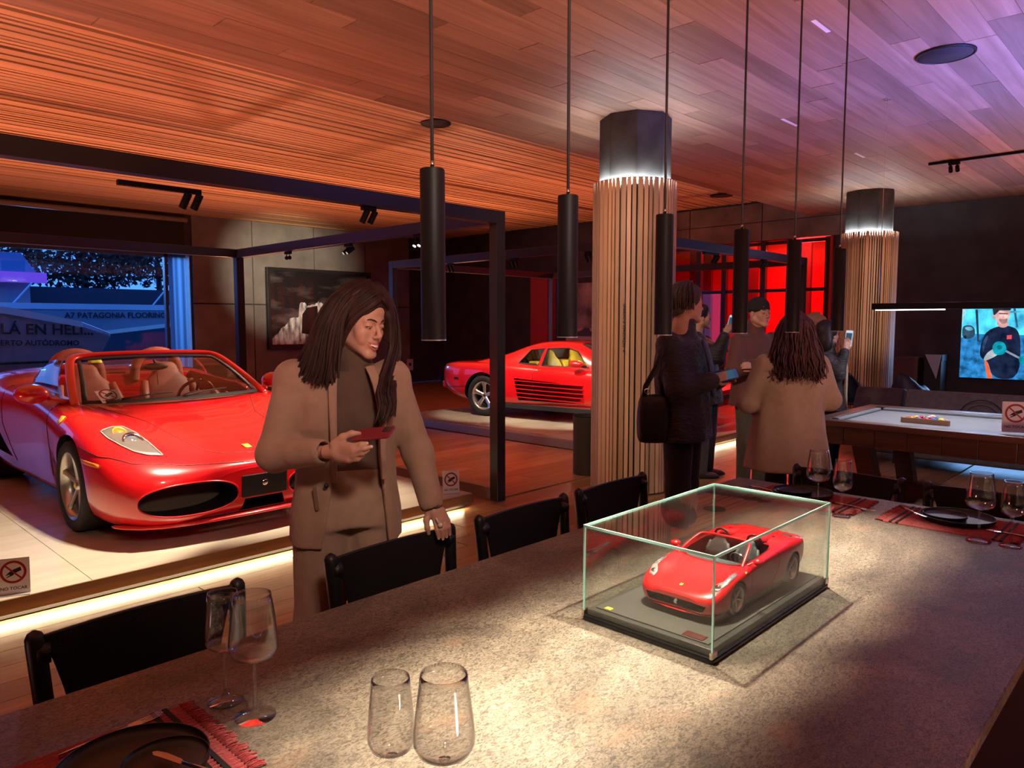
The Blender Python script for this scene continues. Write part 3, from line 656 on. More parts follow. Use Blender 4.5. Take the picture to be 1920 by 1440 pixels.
def prismX(poly, x0, x1, mat):      # poly in (y,z)
    n = len(poly); b = MB(); b.add([(x0, y, z) for y, z in poly] + [(x1, y, z) for y, z in poly], [tuple(range(n))[::-1], tuple(range(n, 2 * n))] + [(k, (k + 1) % n, n + (k + 1) % n, n + k) for k in range(n)])
    return b.mesh('c', [mat])
def prismY(poly, y0, y1, mat):      # poly in (x,z)
    n = len(poly); b = MB(); b.add([(x, y0, z) for x, z in poly] + [(x, y1, z) for x, z in poly], [tuple(range(n))[::-1], tuple(range(n, 2 * n))] + [(k, (k + 1) % n, n + (k + 1) % n, n + k) for k in range(n)])
    return b.mesh('c', [mat])
def prismZ(poly, z0, z1, mat): return MB().prism(poly, z0, z1).mesh('c', [mat])
def oval(cy, cz, a, b, n=28, p=2.4):
    o = []
    for k in range(n):
        t = 2 * PI * k / n; c, s_ = math.cos(t), math.sin(t)
        o.append((cy + a * math.copysign(abs(c) ** (2 / p), c), cz + b * math.copysign(abs(s_) ** (2 / p), s_)))
    return o
def mirrored(poly): return [(x, -y) for x, y in poly][::-1]
class Skin:
    """drops outlines onto a body surface"""
    def __init__(s, me):
        s.b = BVHTree.FromPolygons([v.co.copy() for v in me.vertices], [tuple(p.vertices) for p in me.polygons])
    def near(s, p, off=0.004):
        c, n, i, d = s.b.find_nearest(Vector(p))
        return c + n * off
    def top(s, x, y, off=0.004):
        h = s.b.ray_cast(Vector((x, y, 3)), Vector((0, 0, -1))); return h[0] + h[1] * off if h[0] else Vector((x, y, 0))
    def side(s, x, z, sgn, off=0.004):
        h = s.b.ray_cast(Vector((x, sgn * 3, z)), Vector((0, -sgn, 0))); return h[0] + h[1] * off if h[0] else Vector((x, sgn, z))
    def front(s, y, z, off=0.004):
        h = s.b.ray_cast(Vector((5, y, z)), Vector((-1, 0, 0))); return h[0] + h[1] * off if h[0] else Vector((2.2, y, z))
def resample(poly, n):
    P = [Vector(p) for p in poly]; P.append(P[0]); d = [0]
    for a, b in zip(P, P[1:]): d.append(d[-1] + (b - a).length)
    out = []
    for k in range(n):
        t = d[-1] * k / n; i = max(j for j in range(len(d) - 1) if d[j] <= t); f = (t - d[i]) / max(d[i + 1] - d[i], 1e-9); out.append(P[i].lerp(P[i + 1], f))
    return out
def patch(name, skin, outline, mat, parent, off=0.004, n=40, rings=5, smooth_n=1, dish=0.0, thick=0.003):
    """closed outline (3D points near the surface) -> thin conforming panel lying on the body"""
    O = resample(outline, n); c = sum(O, Vector()) / n; b = MB(); vs = []
    for r in range(rings + 1):
        t = r / rings
        for p in O:
            q = c + (p - c) * max(t, 0.02); s = skin.near(q, off - dish * (1 - t * t)); vs.append(s)
    b.add(vs, [(r * n + k, r * n + (k + 1) % n, (r + 1) * n + (k + 1) % n, (r + 1) * n + k) for r in range(rings) for k in range(n)] + [tuple(range(n))])
    return b.build(name, mat, parent, smooth=True, solid=thick)
def seam(name, skin, pts, parent, mat=None, r=0.003, n=30, off=0.0005):
    P = [Vector(p) for p in pts]; d = [0]
    for a, q in zip(P, P[1:]): d.append(d[-1] + (q - a).length)
    path = []
    for k in range(n):
        t = d[-1] * k / (n - 1); i = max(j for j in range(len(d) - 1) if d[j] <= t + 1e-9); f = (t - d[i]) / max(d[i + 1] - d[i], 1e-9)
        path.append(skin.near(P[i].lerp(P[i + 1], min(f, 1)), off))
    return MB().tube(path, r, 6).build(name, mat or GRILLE, parent, smooth=True)
def wheel(parent, x, y, z, r, rim, w, sgn, style, hubmat=SIGY, holder='wheel'):
    """a wheel; its tyre, rim, spokes and hub are sub-parts of it"""
    M = Matrix.Rotation(-sgn * PI / 2, 4, 'X')
    hw = w / 2
    tp = [(rim, -hw * 0.9), (rim + 0.01, -hw), (r * 0.93, -hw), (r * 0.985, -hw * 0.86), (r, -hw * 0.6), (r, hw * 0.6), (r * 0.985, hw * 0.86), (r * 0.93, hw), (rim + 0.01, hw), (rim, hw * 0.9)]
    ty = MB().lathe(tp, 56, M, closed=True).build(holder, TYRE, parent, smooth=True, loc=(x, y, z)); sharp(ty.data, 60)
    MB().lathe([(rim * 0.995, hw * 0.93), (rim * 0.93, hw * 0.90), (rim * 0.88, hw * 0.4), (rim * 0.86, -hw * 0.8), (rim * 0.9, -hw * 0.85), (rim, -hw * 0.8)], 56, M).build('rim', ALLOY, ty, smooth=True)
    MB().lathe([(0.0, -hw * 0.3), (rim * 0.72, -hw * 0.3), (rim * 0.72, -hw * 0.4), (0, -hw * 0.4)], 40, M).build('brake_disc', pm('brake_iron', (0.12, 0.11, 0.10), 0.4, 0.8), ty, smooth=False)
    ns = 5
    for k in range(ns):
        a = 2 * PI * k / ns + PI / 2
        R = M @ Matrix.Rotation(a, 4, 'Z'); b = MB()
        if style == 'thin':
            prof = [(0.10, 0.17, 0.55), (0.35, 0.12, 0.62), (0.7, 0.13, 0.72), (0.93, 0.21, 0.82)]
        else:
            prof = [(0.16, 0.24, 0.7), (0.40, 0.26, 0.74), (0.70, 0.30, 0.80), (0.95, 0.56, 0.86)]
        secs = []
        for f, wd, zz in prof:
            X = rim * f; ww = rim * wd / 2 * 1.0; zt = hw * zz; tk = rim * 0.06
            secs.append([tuple(R @ Vector(q)) for q in ((X, -ww, zt - tk), (X, -ww * 0.55, zt), (X, ww * 0.55, zt), (X, ww, zt - tk), (X, ww * 0.6, zt - 2 * tk), (X, -ww * 0.6, zt - 2 * tk))])
        b.loft(secs); b.build('spoke', ALLOY, ty, bevel=0.0015 if r > 0.2 else 0, smooth=True, angle=50)
    MB().lathe([(0, hw * 0.66), (rim * 0.10, hw * 0.66), (rim * 0.17, hw * 0.58), (rim * 0.2, hw * 0.4)], 28, M).build('hub', ALLOY, ty, smooth=True)
    MB().lathe([(0, hw * 0.70), (rim * 0.09, hw * 0.69), (rim * 0.1, hw * 0.64)], 24, M).build('hub_cap', hubmat, ty, smooth=True)
    return ty
def seat_part(parent, x, y, z, s, mat, back_h=0.62, lean=0.35, name='seat'):
    b = MB(); secs = []
    for h, w, th in ((0.0, 0.22, 0.07), (0.15, 0.245, 0.075), (0.32, 0.255, 0.075), (0.45, 0.23, 0.07), (0.5, 0.17, 0.06), (0.54, 0.125, 0.055), (0.62, 0.12, 0.05), (0.66, 0.07, 0.03)):
        h *= back_h / 0.66; cx = x - h * lean
        secs.append([(cx + s * th * math.cos(a) * (1.0 if math.cos(a) > 0 else 0.8), y + s * w * math.copysign(abs(math.sin(a)) ** 0.6, math.sin(a)), z + h * s + 0.02 * s * math.cos(a) * lean) for a in np.linspace(0, 2 * PI, 20, endpoint=False)])
    b.loft(secs); o = b.build(name, mat, parent, smooth=True, sub=1)
    c = MB(); c.prism(rrect(0.50 * s, 0.50 * s, 0.1 * s, 4, x + 0.23 * s, y), z - 0.08 * s, z + 0.05 * s); c.build('cushion', mat, o, bevel=0.03 * s, seg=3)
    for q in (-1, 1):
        MB().tube([(x + 0.02 * s - 0.0, y + q * 0.235 * s, z), (x + 0.05 * s - 0.25 * lean * s, y + q * 0.25 * s, z + 0.25 * s), (x + 0.03 * s - 0.42 * lean * s, y + q * 0.215 * s, z + 0.42 * s)], [0.05 * s, 0.05 * s, 0.03 * s], 10).build('bolster', mat, o, smooth=True)
    return o
# ---- open red convertible on the left platform
A1 = math.radians(270.0)
c1o = Vector((1.575, 5.80, 0.12)) - Matrix.Rotation(A1, 3, 'Z') @ Vector((1.30, -0.91, 0))
car1 = empty('sports_car', c1o, A1); tag(car1, 'open-top red sports car with terracotta seats parked before the window', 'car')
ST1 = [
 (2.275, .27, .20, .34, .29, .38, .36, .34, .42, .26, .45, .15, .465, .47),
 (2.26, .19, .47, .60, .24, .64, .36, .58, .45, .44, .485, .25, .505, .51),
 (2.18, .145, .64, .78, .21, .82, .37, .77, .49, .60, .535, .32, .545, .545),
 (2.02, .13, .78, .88, .21, .92, .39, .88, .555, .70, .61, .40, .595, .585),
 (1.80, .12, .86, .94, .23, .96, .42, .935, .63, .77, .70, .46, .65, .635),
 (1.52, .12, .87, .955, .25, .975, .45, .955, .70, .80, .795, .50, .71, .69),
 (1.25, .12, .87, .955, .26, .975, .47, .96, .735, .82, .835, .53, .755, .735),
 (.95, .12, .85, .925, .26, .955, .50, .955, .76, .83, .85, .57, .80, .785),
 (.65, .12, .82, .875, .26, .925, .52, .945, .79, .85, .87, .64, .86, .85),
 (.35, .12, .82, .86, .26, .91, .52, .94, .81, .87, .89, .70, .905, .90),
 (.00, .12, .82, .865, .26, .91, .50, .94, .83, .89, .905, .74, .925, .92),
 (-.40, .12, .82, .89, .26, .93, .50, .965, .84, .91, .93, .72, .955, .95),
 (-.80, .12, .84, .94, .27, .975, .52, .99, .86, .90, .985, .62, 1.03, 1.03),
 (-1.30, .13, .86, .955, .28, .985, .55, .985, .87, .86, 1.00, .52, 1.045, 1.04),
 (-1.70, .15, .83, .935, .30, .97, .58, .96, .87, .81, .98, .50, 1.01, 1.0),
 (-2.05, .22, .76, .87, .34, .92, .60, .90, .85, .73, .935, .42, .955, .95),
 (-2.22, .30, .66, .78, .38, .83, .60, .81, .81, .66, .88, .40, .90, .90),
 (-2.27, .36, .50, .62, .42, .66, .60, .64, .75, .52, .81, .32, .83, .83)]
b1 = grid_mesh('body', body_grid(ST1, 110, 48), RED_PAINT)
cu = []
for s in (-1, 1):
    y0, y1 = (0.60, 1.2) if s > 0 else (-1.2, -0.60)
    cu.append(cylY(1.30, 0.325, 0.368, y0, y1, GRILLE)); cu.append(cylY(-1.30, 0.34, 0.385, y0, y1, GRILLE))
    cu.append(prismX(oval(s * 0.50, 0.315, 0.31, 0.107), 1.92, 2.5, GRILLE))
    tri = [(-0.52, 0.30), (-0.86, 0.34), (-0.90, 0.60), (-0.80, 0.60)]
    cu.append(prismY(tri, s * 0.80, s * 1.2, GRILLE))
cu.append(prismX([(-0.17, 0.17), (0.17, 0.17), (0.14, 0.255), (-0.14, 0.255)], 2.05, 2.5, GRILLE))
cock = [(0.80, -0.55), (0.70, -0.69), (0.3, -0.77), (-0.3, -0.77), (-0.60, -0.70), (-0.66, 0.0)]
cock = cock + [(x, -y) for x, y in cock[:-1][::-1]]
cu.append(prismZ(cock, 0.30, 1.6, TAN))
b1c = cut(b1, cu, 'body')
SK1 = Skin(b1)
new_obj('body', b1c, car1)
for s in (-1, 1):
    wheel(car1, 1.30, s * 0.85, 0.325, 0.325, 0.243, 0.235, s, 'thin')
    wheel(car1, -1.30, s * 0.80, 0.34, 0.34, 0.243, 0.285, s, 'thin')

def car1_details(c):
    lip = [(1.90, -0.90, 0.14), (2.10, -0.78, 0.135), (2.22, -0.55, 0.14), (2.275, -0.2, 0.15), (2.28, 0, 0.152), (2.275, 0.2, 0.15), (2.22, 0.55, 0.14), (2.10, 0.78, 0.135), (1.90, 0.90, 0.14)]
    MB().tube(lip, [(0.016, 0.03)] * len(lip), 10).build('front_lip', RED_PAINT, c, smooth=True, sub=1)
    HL = [(1.633, -.846, .734), (1.608, -.778, .754), (1.59, -.688, .746), (1.70, -.64, .707), (1.859, -.621, .66), (1.991, -.608, .616), (2.057, -.599, .591), (2.026, -.682, .601), (1.963, -.748, .623), (1.863, -.796, .66), (1.737, -.836, .701)]
    for s in (1, -1):
        P = [(x, y * s, z) for x, y, z in HL]; P = P if s > 0 else P[::-1]
        hl = patch('headlight', SK1, P, pm('lamp_bowl', (0.30, 0.29, 0.27), 0.3, 0.7), c, 0.003, 48)
        ce_ = Vector((1.80, -0.735 * s, 0)); ce_.z = SK1.top(ce_.x, ce_.y).z
        h = SK1.b.ray_cast(Vector((ce_.x, ce_.y, 3)), Vector((0, 0, -1))); nrm = (h[1] + Vector((0.5, 0, 0))).normalized()
        def lamp(px, py, r, mat1, mat2, nm):
            hh = SK1.b.ray_cast(Vector((px, py, 3)), Vector((0, 0, -1))); z = (hh[1] + Vector((0.7, 0, 0.2))).normalized()
            M = Matrix.Translation(hh[0] - z * 0.02) @ z.to_track_quat('Z', 'Y').to_matrix().to_4x4()
            MB().lathe([(r * 0.9, 0.0), (r, 0.026), (r * 0.9, 0.03), (r * 0.72, 0.02), (r * 0.6, 0.01)], 28, M).build(nm + '_bezel', mat1, hl, smooth=True)
            MB().lathe([(0, 0.034), (r * 0.3, 0.031), (r * 0.55, 0.022), (r * 0.66, 0.012)], 28, M).build(nm + '_glass', mat2, hl, smooth=True)
        lamp(1.815, -0.705 * s, 0.068, CHROME, pm('projector_glass', (0.25, 0.27, 0.30), 0.03, 0.6), 'main_lamp')
        lamp(1.685, -0.745 * s, 0.048, pm('amber', (0.75, 0.22, 0.02), 0.2), pm('amber', (0.75, 0.22, 0.02), 0.2), 'turn_lamp')
        patch('lens', SK1, P, LENS, hl, 0.016, 48, thick=0.0)
        seam('lens_gasket', SK1, P + [P[0]], hl, pm('gasket_grey', (0.35, 0.34, 0.32), 0.4), 0.004, 60, 0.006)
        mk = [(1.60, -.965 * s, .562), (1.86, -.937 * s, .552), (1.87, -.937 * s, .528), (1.63, -.965 * s, .535)]
        patch('side_marker', SK1, mk if s > 0 else mk[::-1], pm('amber', (0.75, 0.22, 0.02), 0.2), c, 0.004, 24, 2)
        sh = [(1.01, -.935 * s, .765), (1.01, -.915 * s, .80), (1.085, -.905 * s, .80), (1.085, -.935 * s, .762), (1.045, -.95 * s, .735)]
        patch('shield_badge', SK1, sh if s > 0 else sh[::-1], SIGY, c, 0.004, 20, 2)
        # duct panel inside the oval intake
        MB().box(1.95, 2.02, s * -0.50 - 0.33, s * -0.50 + 0.33, 0.2, 0.43).build('radiator_duct', pm('duct_grey', (0.16, 0.13, 0.09), 0.4), c)
        ring = [(2.3, y, z) for y, z in oval(-s * 0.50, 0.315, 0.312, 0.109, 40)]
        MB().tube([SK1.front(y, z, 0.002) for _, y, z in ring + ring[:1]], 0.006, 6, cap=False).build('intake_rim', RED_PAINT, c, smooth=True)
        # mirrors, door glass, seams
        m = MB(); M = Matrix.Translation((0.60, -s * 1.0, 0.935)) @ Matrix.Rotation(0.12 * s, 4, 'Z')
        m.loft([[tuple(M @ Vector((xx, r1 * math.cos(a) * 1.0, r2 * math.sin(a)))) for a in np.linspace(0, 2 * PI, 18, endpoint=False)] for xx, r1, r2 in ((0.12, 0.03, 0.02), (0.10, 0.085, 0.055), (0.04, 0.115, 0.075), (-0.03, 0.12, 0.078), (-0.06, 0.115, 0.075))])
        mo = m.build('door_mirror', RED_PAINT, c, smooth=True, sub=1)
        MB().tube([(0.60, -s * 0.91, 0.905), (0.66, -s * 0.86, 0.885), (0.74, -s * 0.80, 0.87)], [(0.02, 0.04), (0.018, 0.04), (0.018, 0.05)], 10).build('mirror_arm', RED_PAINT, mo, smooth=True)
        g = MB(); rows = []
        for t in np.linspace(0, 1, 6):
            rows.append([tuple(Vector((0.62 - 1.02 * u, -s * (0.80 - 0.13 * t - 0.02 * u + 0.02 * math.sin(PI * t)), 0.885 + 0.03 * u + t * (0.275 - 0.02 * u) * min(1, 0.0 + 1.0))) + Vector((-0.45 * t * (1 - u) ** 1.5, 0, 0)) + Vector((0.02 * t * u, 0, -0.05 * t * u ** 4))) for u in np.linspace(0, 1, 12)])
        g.loft(rows, closed=False, cap=False); g.build('door_glass', CARGLASS, c, smooth=True, solid=0.005)
        seam('door_gap', SK1, [(0.72, -s * .80, .88), (0.74, -s * .95, .70), (0.70, -s * .92, .45), (0.55, -s * .89, .28)], c)
        seam('door_gap', SK1, [(-0.45, -s * .88, .92), (-0.55, -s * .97, .80), (-0.60, -s * .95, .60), (-0.5, -s * .9, .4), (-0.45, -s * .88, .28)], c)
        seam('bumper_gap', SK1, [(1.53, -s * .96, .634), (1.822, -s * .93, .60), (2.064, -s * .80, .572), (2.192, -s * .517, .535), (2.249, -s * .181, .515), (2.262, 0, .51)], c, r=0.0035)
        seam('hood_gap', SK1, [(0.86, -s * .62, .83), (1.3, -s * .44, .74), (1.659, -s * .40, .678), (2.0, -s * .33, .598), (2.10, -s * .24, .57), (2.145, 0, .558)], c, r=0.003)
        gr = MB().prism(oval(-1.0, 0.905, 0.10, 0.06, 20), 0, 0.02, frame_mat((0, -s * 0.885, 0), (1, 0, 0), (0, s * 0.35, 1)))
        gro = gr.build('haunch_intake', GRILLE, c); 
        for k in range(9):
            q = -1.085 + k * 0.021
            MB().tube([(q, -s * 0.915 - s * 0.03, 0.86), (q, -s * 0.90, 0.95)], 0.003, 5).build('grille_bar', CHROME, gro)
    # number plate, badge, prancing mark stays a plain chrome blob
    M = frame_mat((2.295, 0, 0.345), (0, 1, 0), (0.08, 0, 1))
    pl = MB().prism(rrect(0.34, 0.155, 0.01, 3), -0.012, 0.0, M).build('plate_board', pm('plate_black', (0.012, 0.012, 0.013), 0.45), c, bevel=0.003)
    MB().lathe([(0, 0.004), (0.016, 0.004), (0.021, 0.0)], 24, M @ Matrix.Translation((-0.0, 0.01, 0))).build('plate_emblem', CHROME, pl, smooth=True)
    bd = patch('hood_badge', SK1, [(2.0, -.025, .6), (2.0, .025, .6), (2.065, .025, .575), (2.065, -.025, .575)], SIGY, c, 0.004, 20, 2)
    # windscreen frame, glass, black borders
    fr = [(.84, -.775, .84), (.62, -.735, .965), (.36, -.672, 1.10), (.20, -.62, 1.175), (.135, -.53, 1.197), (.13, -.3, 1.207), (.135, 0, 1.21)]
    fr = fr + [(x, -y, z) for x, y, z in fr[:-1][::-1]]
    P = [tuple(q) for q in bspl(fr, 41, 0.6)]
    MB().tube(P, [(0.022, 0.034)] * 41, 12).build('windscreen_frame', RED_PAINT, c, smooth=True)
    def ws(u, v, off=0.0):       # u across -1..1, v 0 base .. 1 header
        base = Vector((0.88 - 0.075 * u * u, 0.72 * u, 0.838 + 0.012 * u * u)); top = Vector((0.165 + 0.03 * u * u, 0.575 * u, 1.19 - 0.02 * u * u))
        p = base.lerp(top, v); p += Vector((0.04, 0, 0.075)) * (v * (1 - v) * 1.4) + Vector((0.45, 0, 0.89)) * off; return tuple(p)
    def wsb(u0, u1, v0, v1, name, mat, off, parent, nu=20, nv=8, solid=0.004):
        b = MB(); b.loft([[ws(u, v, off) for u in np.linspace(u0, u1, nu)] for v in np.linspace(v0, v1, nv)], closed=False, cap=False)
        return b.build(name, mat, parent, smooth=True, solid=solid)
    w = wsb(-1, 1, 0.0, 1.0, 'windscreen', CARGLASS, 0.0, c)
    wsb(-1, 1, 0.0, 0.05, 'base_border', BLACK, 0.004, w); wsb(-1, 1, 0.94, 1.0, 'top_border', BLACK, 0.004, w)
    wsb(-1, -0.945, 0.05, 0.94, 'side_border', BLACK, 0.004, w, 3); wsb(0.945, 1, 0.05, 0.94, 'side_border', BLACK, 0.004, w, 3)
    wsb(-0.86, -0.68, 0.83, 0.91, 'sticker', pm('sticker_yellow', (0.62, 0.66, 0.03), 0.5), 0.007, w, 4, 3, 0.001)
    for a, b_ in (((-0.62, 0.03), (-0.05, 0.10)), ((0.05, 0.03), (0.62, 0.11))):
        pts = [ws(a[0] + (b_[0] - a[0]) * t, a[1] + (b_[1] - a[1]) * t, 0.02 + 0.012 * math.sin(PI * t)) for t in np.linspace(0, 1, 8)]
        MB().tube(pts, [0.009, 0.008, 0.007, 0.006, 0.006, 0.006, 0.005, 0.004], 6).build('wiper', BLACK, c, smooth=True)
    mi = MB(); mi.loft([[(0.36 + xx, r1 * math.cos(a), 1.095 + r2 * math.sin(a)) for a in np.linspace(0, 2 * PI, 18, endpoint=False)] for xx, r1, r2 in ((0.02, 0.06, 0.018), (0.01, 0.105, 0.032), (-0.015, 0.105, 0.032))]); mo = mi.build('rear_view_mirror', BLACK, c, smooth=True)
    MB().tube([(0.37, 0, 1.11), (0.33, 0, 1.15)], 0.01, 8).build('mirror_stalk', BLACK, mo); MB().tube([(0.375, 0.0, 1.08), (0.39, 0.005, 0.93)], 0.004, 6).build('hanging_cord', CHROME, mo)
    # interior
    for s in (-1, 1): seat_part(c, -0.22, s * 0.36, 0.50, 1.0, TAN, 0.60, 0.30)
    b = MB(); prof = [(0.86, 0.60), (0.86, 0.805), (0.70, 0.835), (0.55, 0.83), (0.46, 0.79), (0.44, 0.70), (0.50, 0.60)]
    b.loft([[(x, y, z) for x, z in prof] for y in np.linspace(-0.70, 0.70, 3)]); d = b.build('dashboard', TAN, c, bevel=0.02)
    b = MB(); b.loft([[(0.50 + r * 0.12 * math.cos(a), 0.38 + yy, 0.80 + 0.085 * r * math.sin(a)) for a in np.linspace(0, PI, 12)] for yy, r in ((-0.24, 0.2), (-0.17, 0.8), (0, 1.0), (0.17, 0.8), (0.24, 0.2))]); b.build('instrument_hood', TAN, d, smooth=True, sub=1)
    box_obj('centre_console', (-0.55, 0.5, -0.11, 0.11, 0.32, 0.60), TAN, c, 0.03)
    Ms = Matrix.Translation((0.28, 0.38, 0.80)) @ Matrix.Rotation(-PI / 2 + 0.38, 4, 'Y')
    sw = MB().lathe([(0.165 + 0.014 * math.cos(a), 0.014 * math.sin(a)) for a in np.linspace(0, 2 * PI, 10, endpoint=False)], 36, Ms, closed=True).build('steering_wheel', TAN, c, smooth=True)
    MB().lathe([(0, 0.02), (0.05, 0.015), (0.06, -0.02), (0, -0.02)], 20, Ms).build('hub', BLACK, sw, smooth=True)
    for a in (0, PI, -PI / 2): MB().tube([tuple(Ms @ Vector((0.04 * math.cos(a), 0.04 * math.sin(a), 0))), tuple(Ms @ Vector((0.16 * math.cos(a), 0.16 * math.sin(a), 0)))], 0.012, 8).build('spoke', BLACK, sw)
    # red bulkhead between the seats, tan roll hoops, rear deck
    box_obj('bulkhead', (-0.66, -0.60, -0.68, 0.68, 0.5, 0.985), RED_PAINT, c, 0.012)
    for s in (-1, 1):
        hp = [(-0.60, s * 0.15, 0.92), (-0.585, s * 0.16, 1.06), (-0.58, s * 0.22, 1.16), (-0.58, s * 0.36, 1.205), (-0.58, s * 0.50, 1.165), (-0.585, s * 0.57, 1.06), (-0.60, s * 0.58, 0.92)]
        MB().tube([tuple(q) for q in bspl(hp, 25, 0.6)], [(0.03, 0.045)] * 25, 10).build('roll_hoop', TAN, c, smooth=True)
        bt = MB(); bt.loft([[(x, s * 0.36 + w_ * math.cos(a), 0.98 + h_ * max(0, math.sin(a)) - 0.02) for a in np.linspace(0, PI, 10)] for x, w_, h_ in ((-0.66, 0.22, 0.16), (-0.9, 0.20, 0.13), (-1.25, 0.14, 0.08), (-1.5, 0.06, 0.05))]); bt.build('fairing', RED_PAINT, c, smooth=True, sub=1)
    # sign card behind the windscreen
    return c
car1_details(car1)
def notouch(parent_name, loc, rz, w_, h_, label, lean=0.06, text='NO TOCAR', parent=None, M0=None):
    """small white card: red ring with bar over a black hand, printed words below"""
    g = empty(parent_name, loc, rz, parent)
    if parent is None: tag(g, label, 'sign', 'no touching cards')
    M = Matrix.Rotation(PI / 2 - lean, 4, 'X')
    if M0 is not None: M = M0
    W = pm('card_white', (0.70, 0.67, 0.64), 0.4); Rr = pm('print_red', (0.30, 0.012, 0.014), 0.5)
    MB().prism(rrect(w_, h_, w_ * 0.02, 2, 0, h_ / 2), -0.0015, 0.0, M).build('card', W, g)
    r = w_ * 0.40; cy = h_ * 0.62; T = M @ Matrix.Translation((0, cy, 0.0006))
    MB().lathe([(r * 0.80, -0.0004), (r * 0.80, 0.0004), (r, 0.0004), (r, -0.0004)], 40, T, closed=True).build('ring', Rr, g)
    d = r * 0.62; q = r * 0.1
    MB().prism([(-d - q, d - q * 0), (-d, d + q), (d + q, -d), (d, -d - q)], -0.0002, 0.0006, T).build('bar', Rr, g)
    hd = [(0.55, 0.42), (0.62, 0.1), (0.2, -0.08), (-0.05, -0.3), (-0.35, -0.42), (-0.55, -0.5), (-0.5, -0.4), (-0.25, -0.25), (-0.3, -0.2), (-0.62, -0.3), (-0.35, -0.02), (0.0, 0.22), (0.25, 0.3)]
    MB().prism([(x * r, y * r) for x, y in hd], -0.0003, 0.0003, T).build('hand_print', TXT, g)
    text_mesh(text, w_ * 0.155, TXT, g, M @ Matrix.Translation((0, h_ * 0.17, 0.0004)), bold=w_ * 0.002)
    if parent is None:
        A = pm('acrylic', (0.9, 0.9, 0.92), 0.1, trans=0.6)
        box_obj('foot', (-w_ / 2, w_ / 2, -0.03, 0.03, 0, 0.004), A, g)
    return g
def ws_card(c):
    M = frame_mat((0.825, -0.50, 0.853), (-0.18, 1, 0.01), (-0.42, 0, 0.30))
    return notouch('sign_card', (0, 0, 0), 0, 0.17, 0.15, None, parent=c, M0=M)
ws_card(car1)
notouch('no_touch_sign', (0.93, 4.66, 0.12), -0.42, 0.155, 0.20, 'no touching sign card at the left end of the convertible platform edge')
notouch('no_touch_sign', (4.16, 4.72, 0.12), -0.42, 0.15, 0.20, 'no touching sign card on the platform corner beside the black post')
# ---- red coupe with side strakes on the second platform
A2 = math.radians(-82.5)
car2 = empty('sports_car', (9.17, 7.30, 0.12), A2); tag(car2, 'red wedge-shaped coupe with side strakes and yellow seats behind the black post', 'car')
ST2 = [
 (2.33, .30, .35, .60, .34, .66, .42, .62, .48, .50, .51, .30, .52, .52),
 (2.25, .20, .60, .82, .28, .86, .42, .83, .53, .66, .56, .40, .57, .57),
 (1.90, .17, .75, .90, .26, .93, .45, .90, .62, .74, .66, .45, .65, .645),
 (1.30, .16, .80, .92, .26, .95, .48, .93, .70, .80, .75, .50, .73, .72),
 (.80, .16, .80, .92, .26, .955, .50, .94, .73, .83, .79, .60, .80, .79),
 (.30, .16, .82, .93, .26, .965, .50, .95, .75, .85, .81, .60, .82, .82),
 (-.30, .16, .84, .96, .26, .99, .52, .975, .77, .87, .83, .60, .84, .84),
 (-.80, .16, .86, .99, .27, 1.0, .55, .99, .79, .89, .85, .60, .85, .85),
 (-1.30, .18, .86, .985, .28, 1.0, .57, .985, .80, .88, .85, .60, .85, .85),
 (-1.80, .24, .80, .95, .34, .97, .58, .95, .80, .85, .845, .60, .85, .85),
 (-2.02, .32, .75, .90, .40, .93, .58, .91, .79, .80, .83, .50, .84, .84),
 (-2.10, .38, .70, .85, .44, .88, .58, .86, .76, .76, .80, .45, .81, .81)]
b2 = grid_mesh('body', body_grid(ST2, 90, 44), RED_PAINT); SK2 = Skin(b2)
GH2 = [(1.00, .70, .79, .66, .81, .50, .83, .84), (.75, .76, .79, .69, .92, .54, .97, .98), (.45, .80, .80, .71, 1.03, .57, 1.13, 1.15), (.2, .82, .80, .715, 1.07, .58, 1.185, 1.205), (-.3, .83, .82, .72, 1.07, .58, 1.18, 1.20),
       (-.6, .84, .83, .72, 1.04, .58, 1.115, 1.13), (-.95, .85, .84, .73, .955, .60, .985, .95), (-1.4, .85, .83, .75, .875, .62, .885, .86), (-1.5, .84, .82, .75, .84, .62, .845, .84)]
Cg = np.array([[(x, 0, .55), (x, yb * .8, .55), (x, yb, .60), (x, yb, zb), (x, ym, zm), (x, yt, zt), (x, yt * .5, zc * .7 + zt * .3), (x, 0, zc)] for x, yb, zb, ym, zm, yt, zt, zc in GH2])
Ag = np.stack([bspl(Cg[:, j], 60, .7) for j in range(Cg.shape[1])], 1); Gg = np.stack([bspl(Ag[i], 36, .7) for i in range(60)], 0); Gg[:, 0, 1] = 0; Gg[:, -1, 1] = 0
g2 = grid_mesh('greenhouse', Gg, RED_PAINT)
SKG = Skin(g2)
hollow = prismY([(.66, .50), (.70, .86), (.36, 1.09), (-.5, 1.09), (-.58, .86), (-.5, .50)], -.66, .66, GREYINT)
dw = [(-.18, .825), (-.14, 1.085), (.22, 1.10), (.40, 1.05), (.62, .825)]
qw = [(-.60, .86), (-.44, 1.06), (-.19, 1.085), (-.24, .83)]
cu2 = []
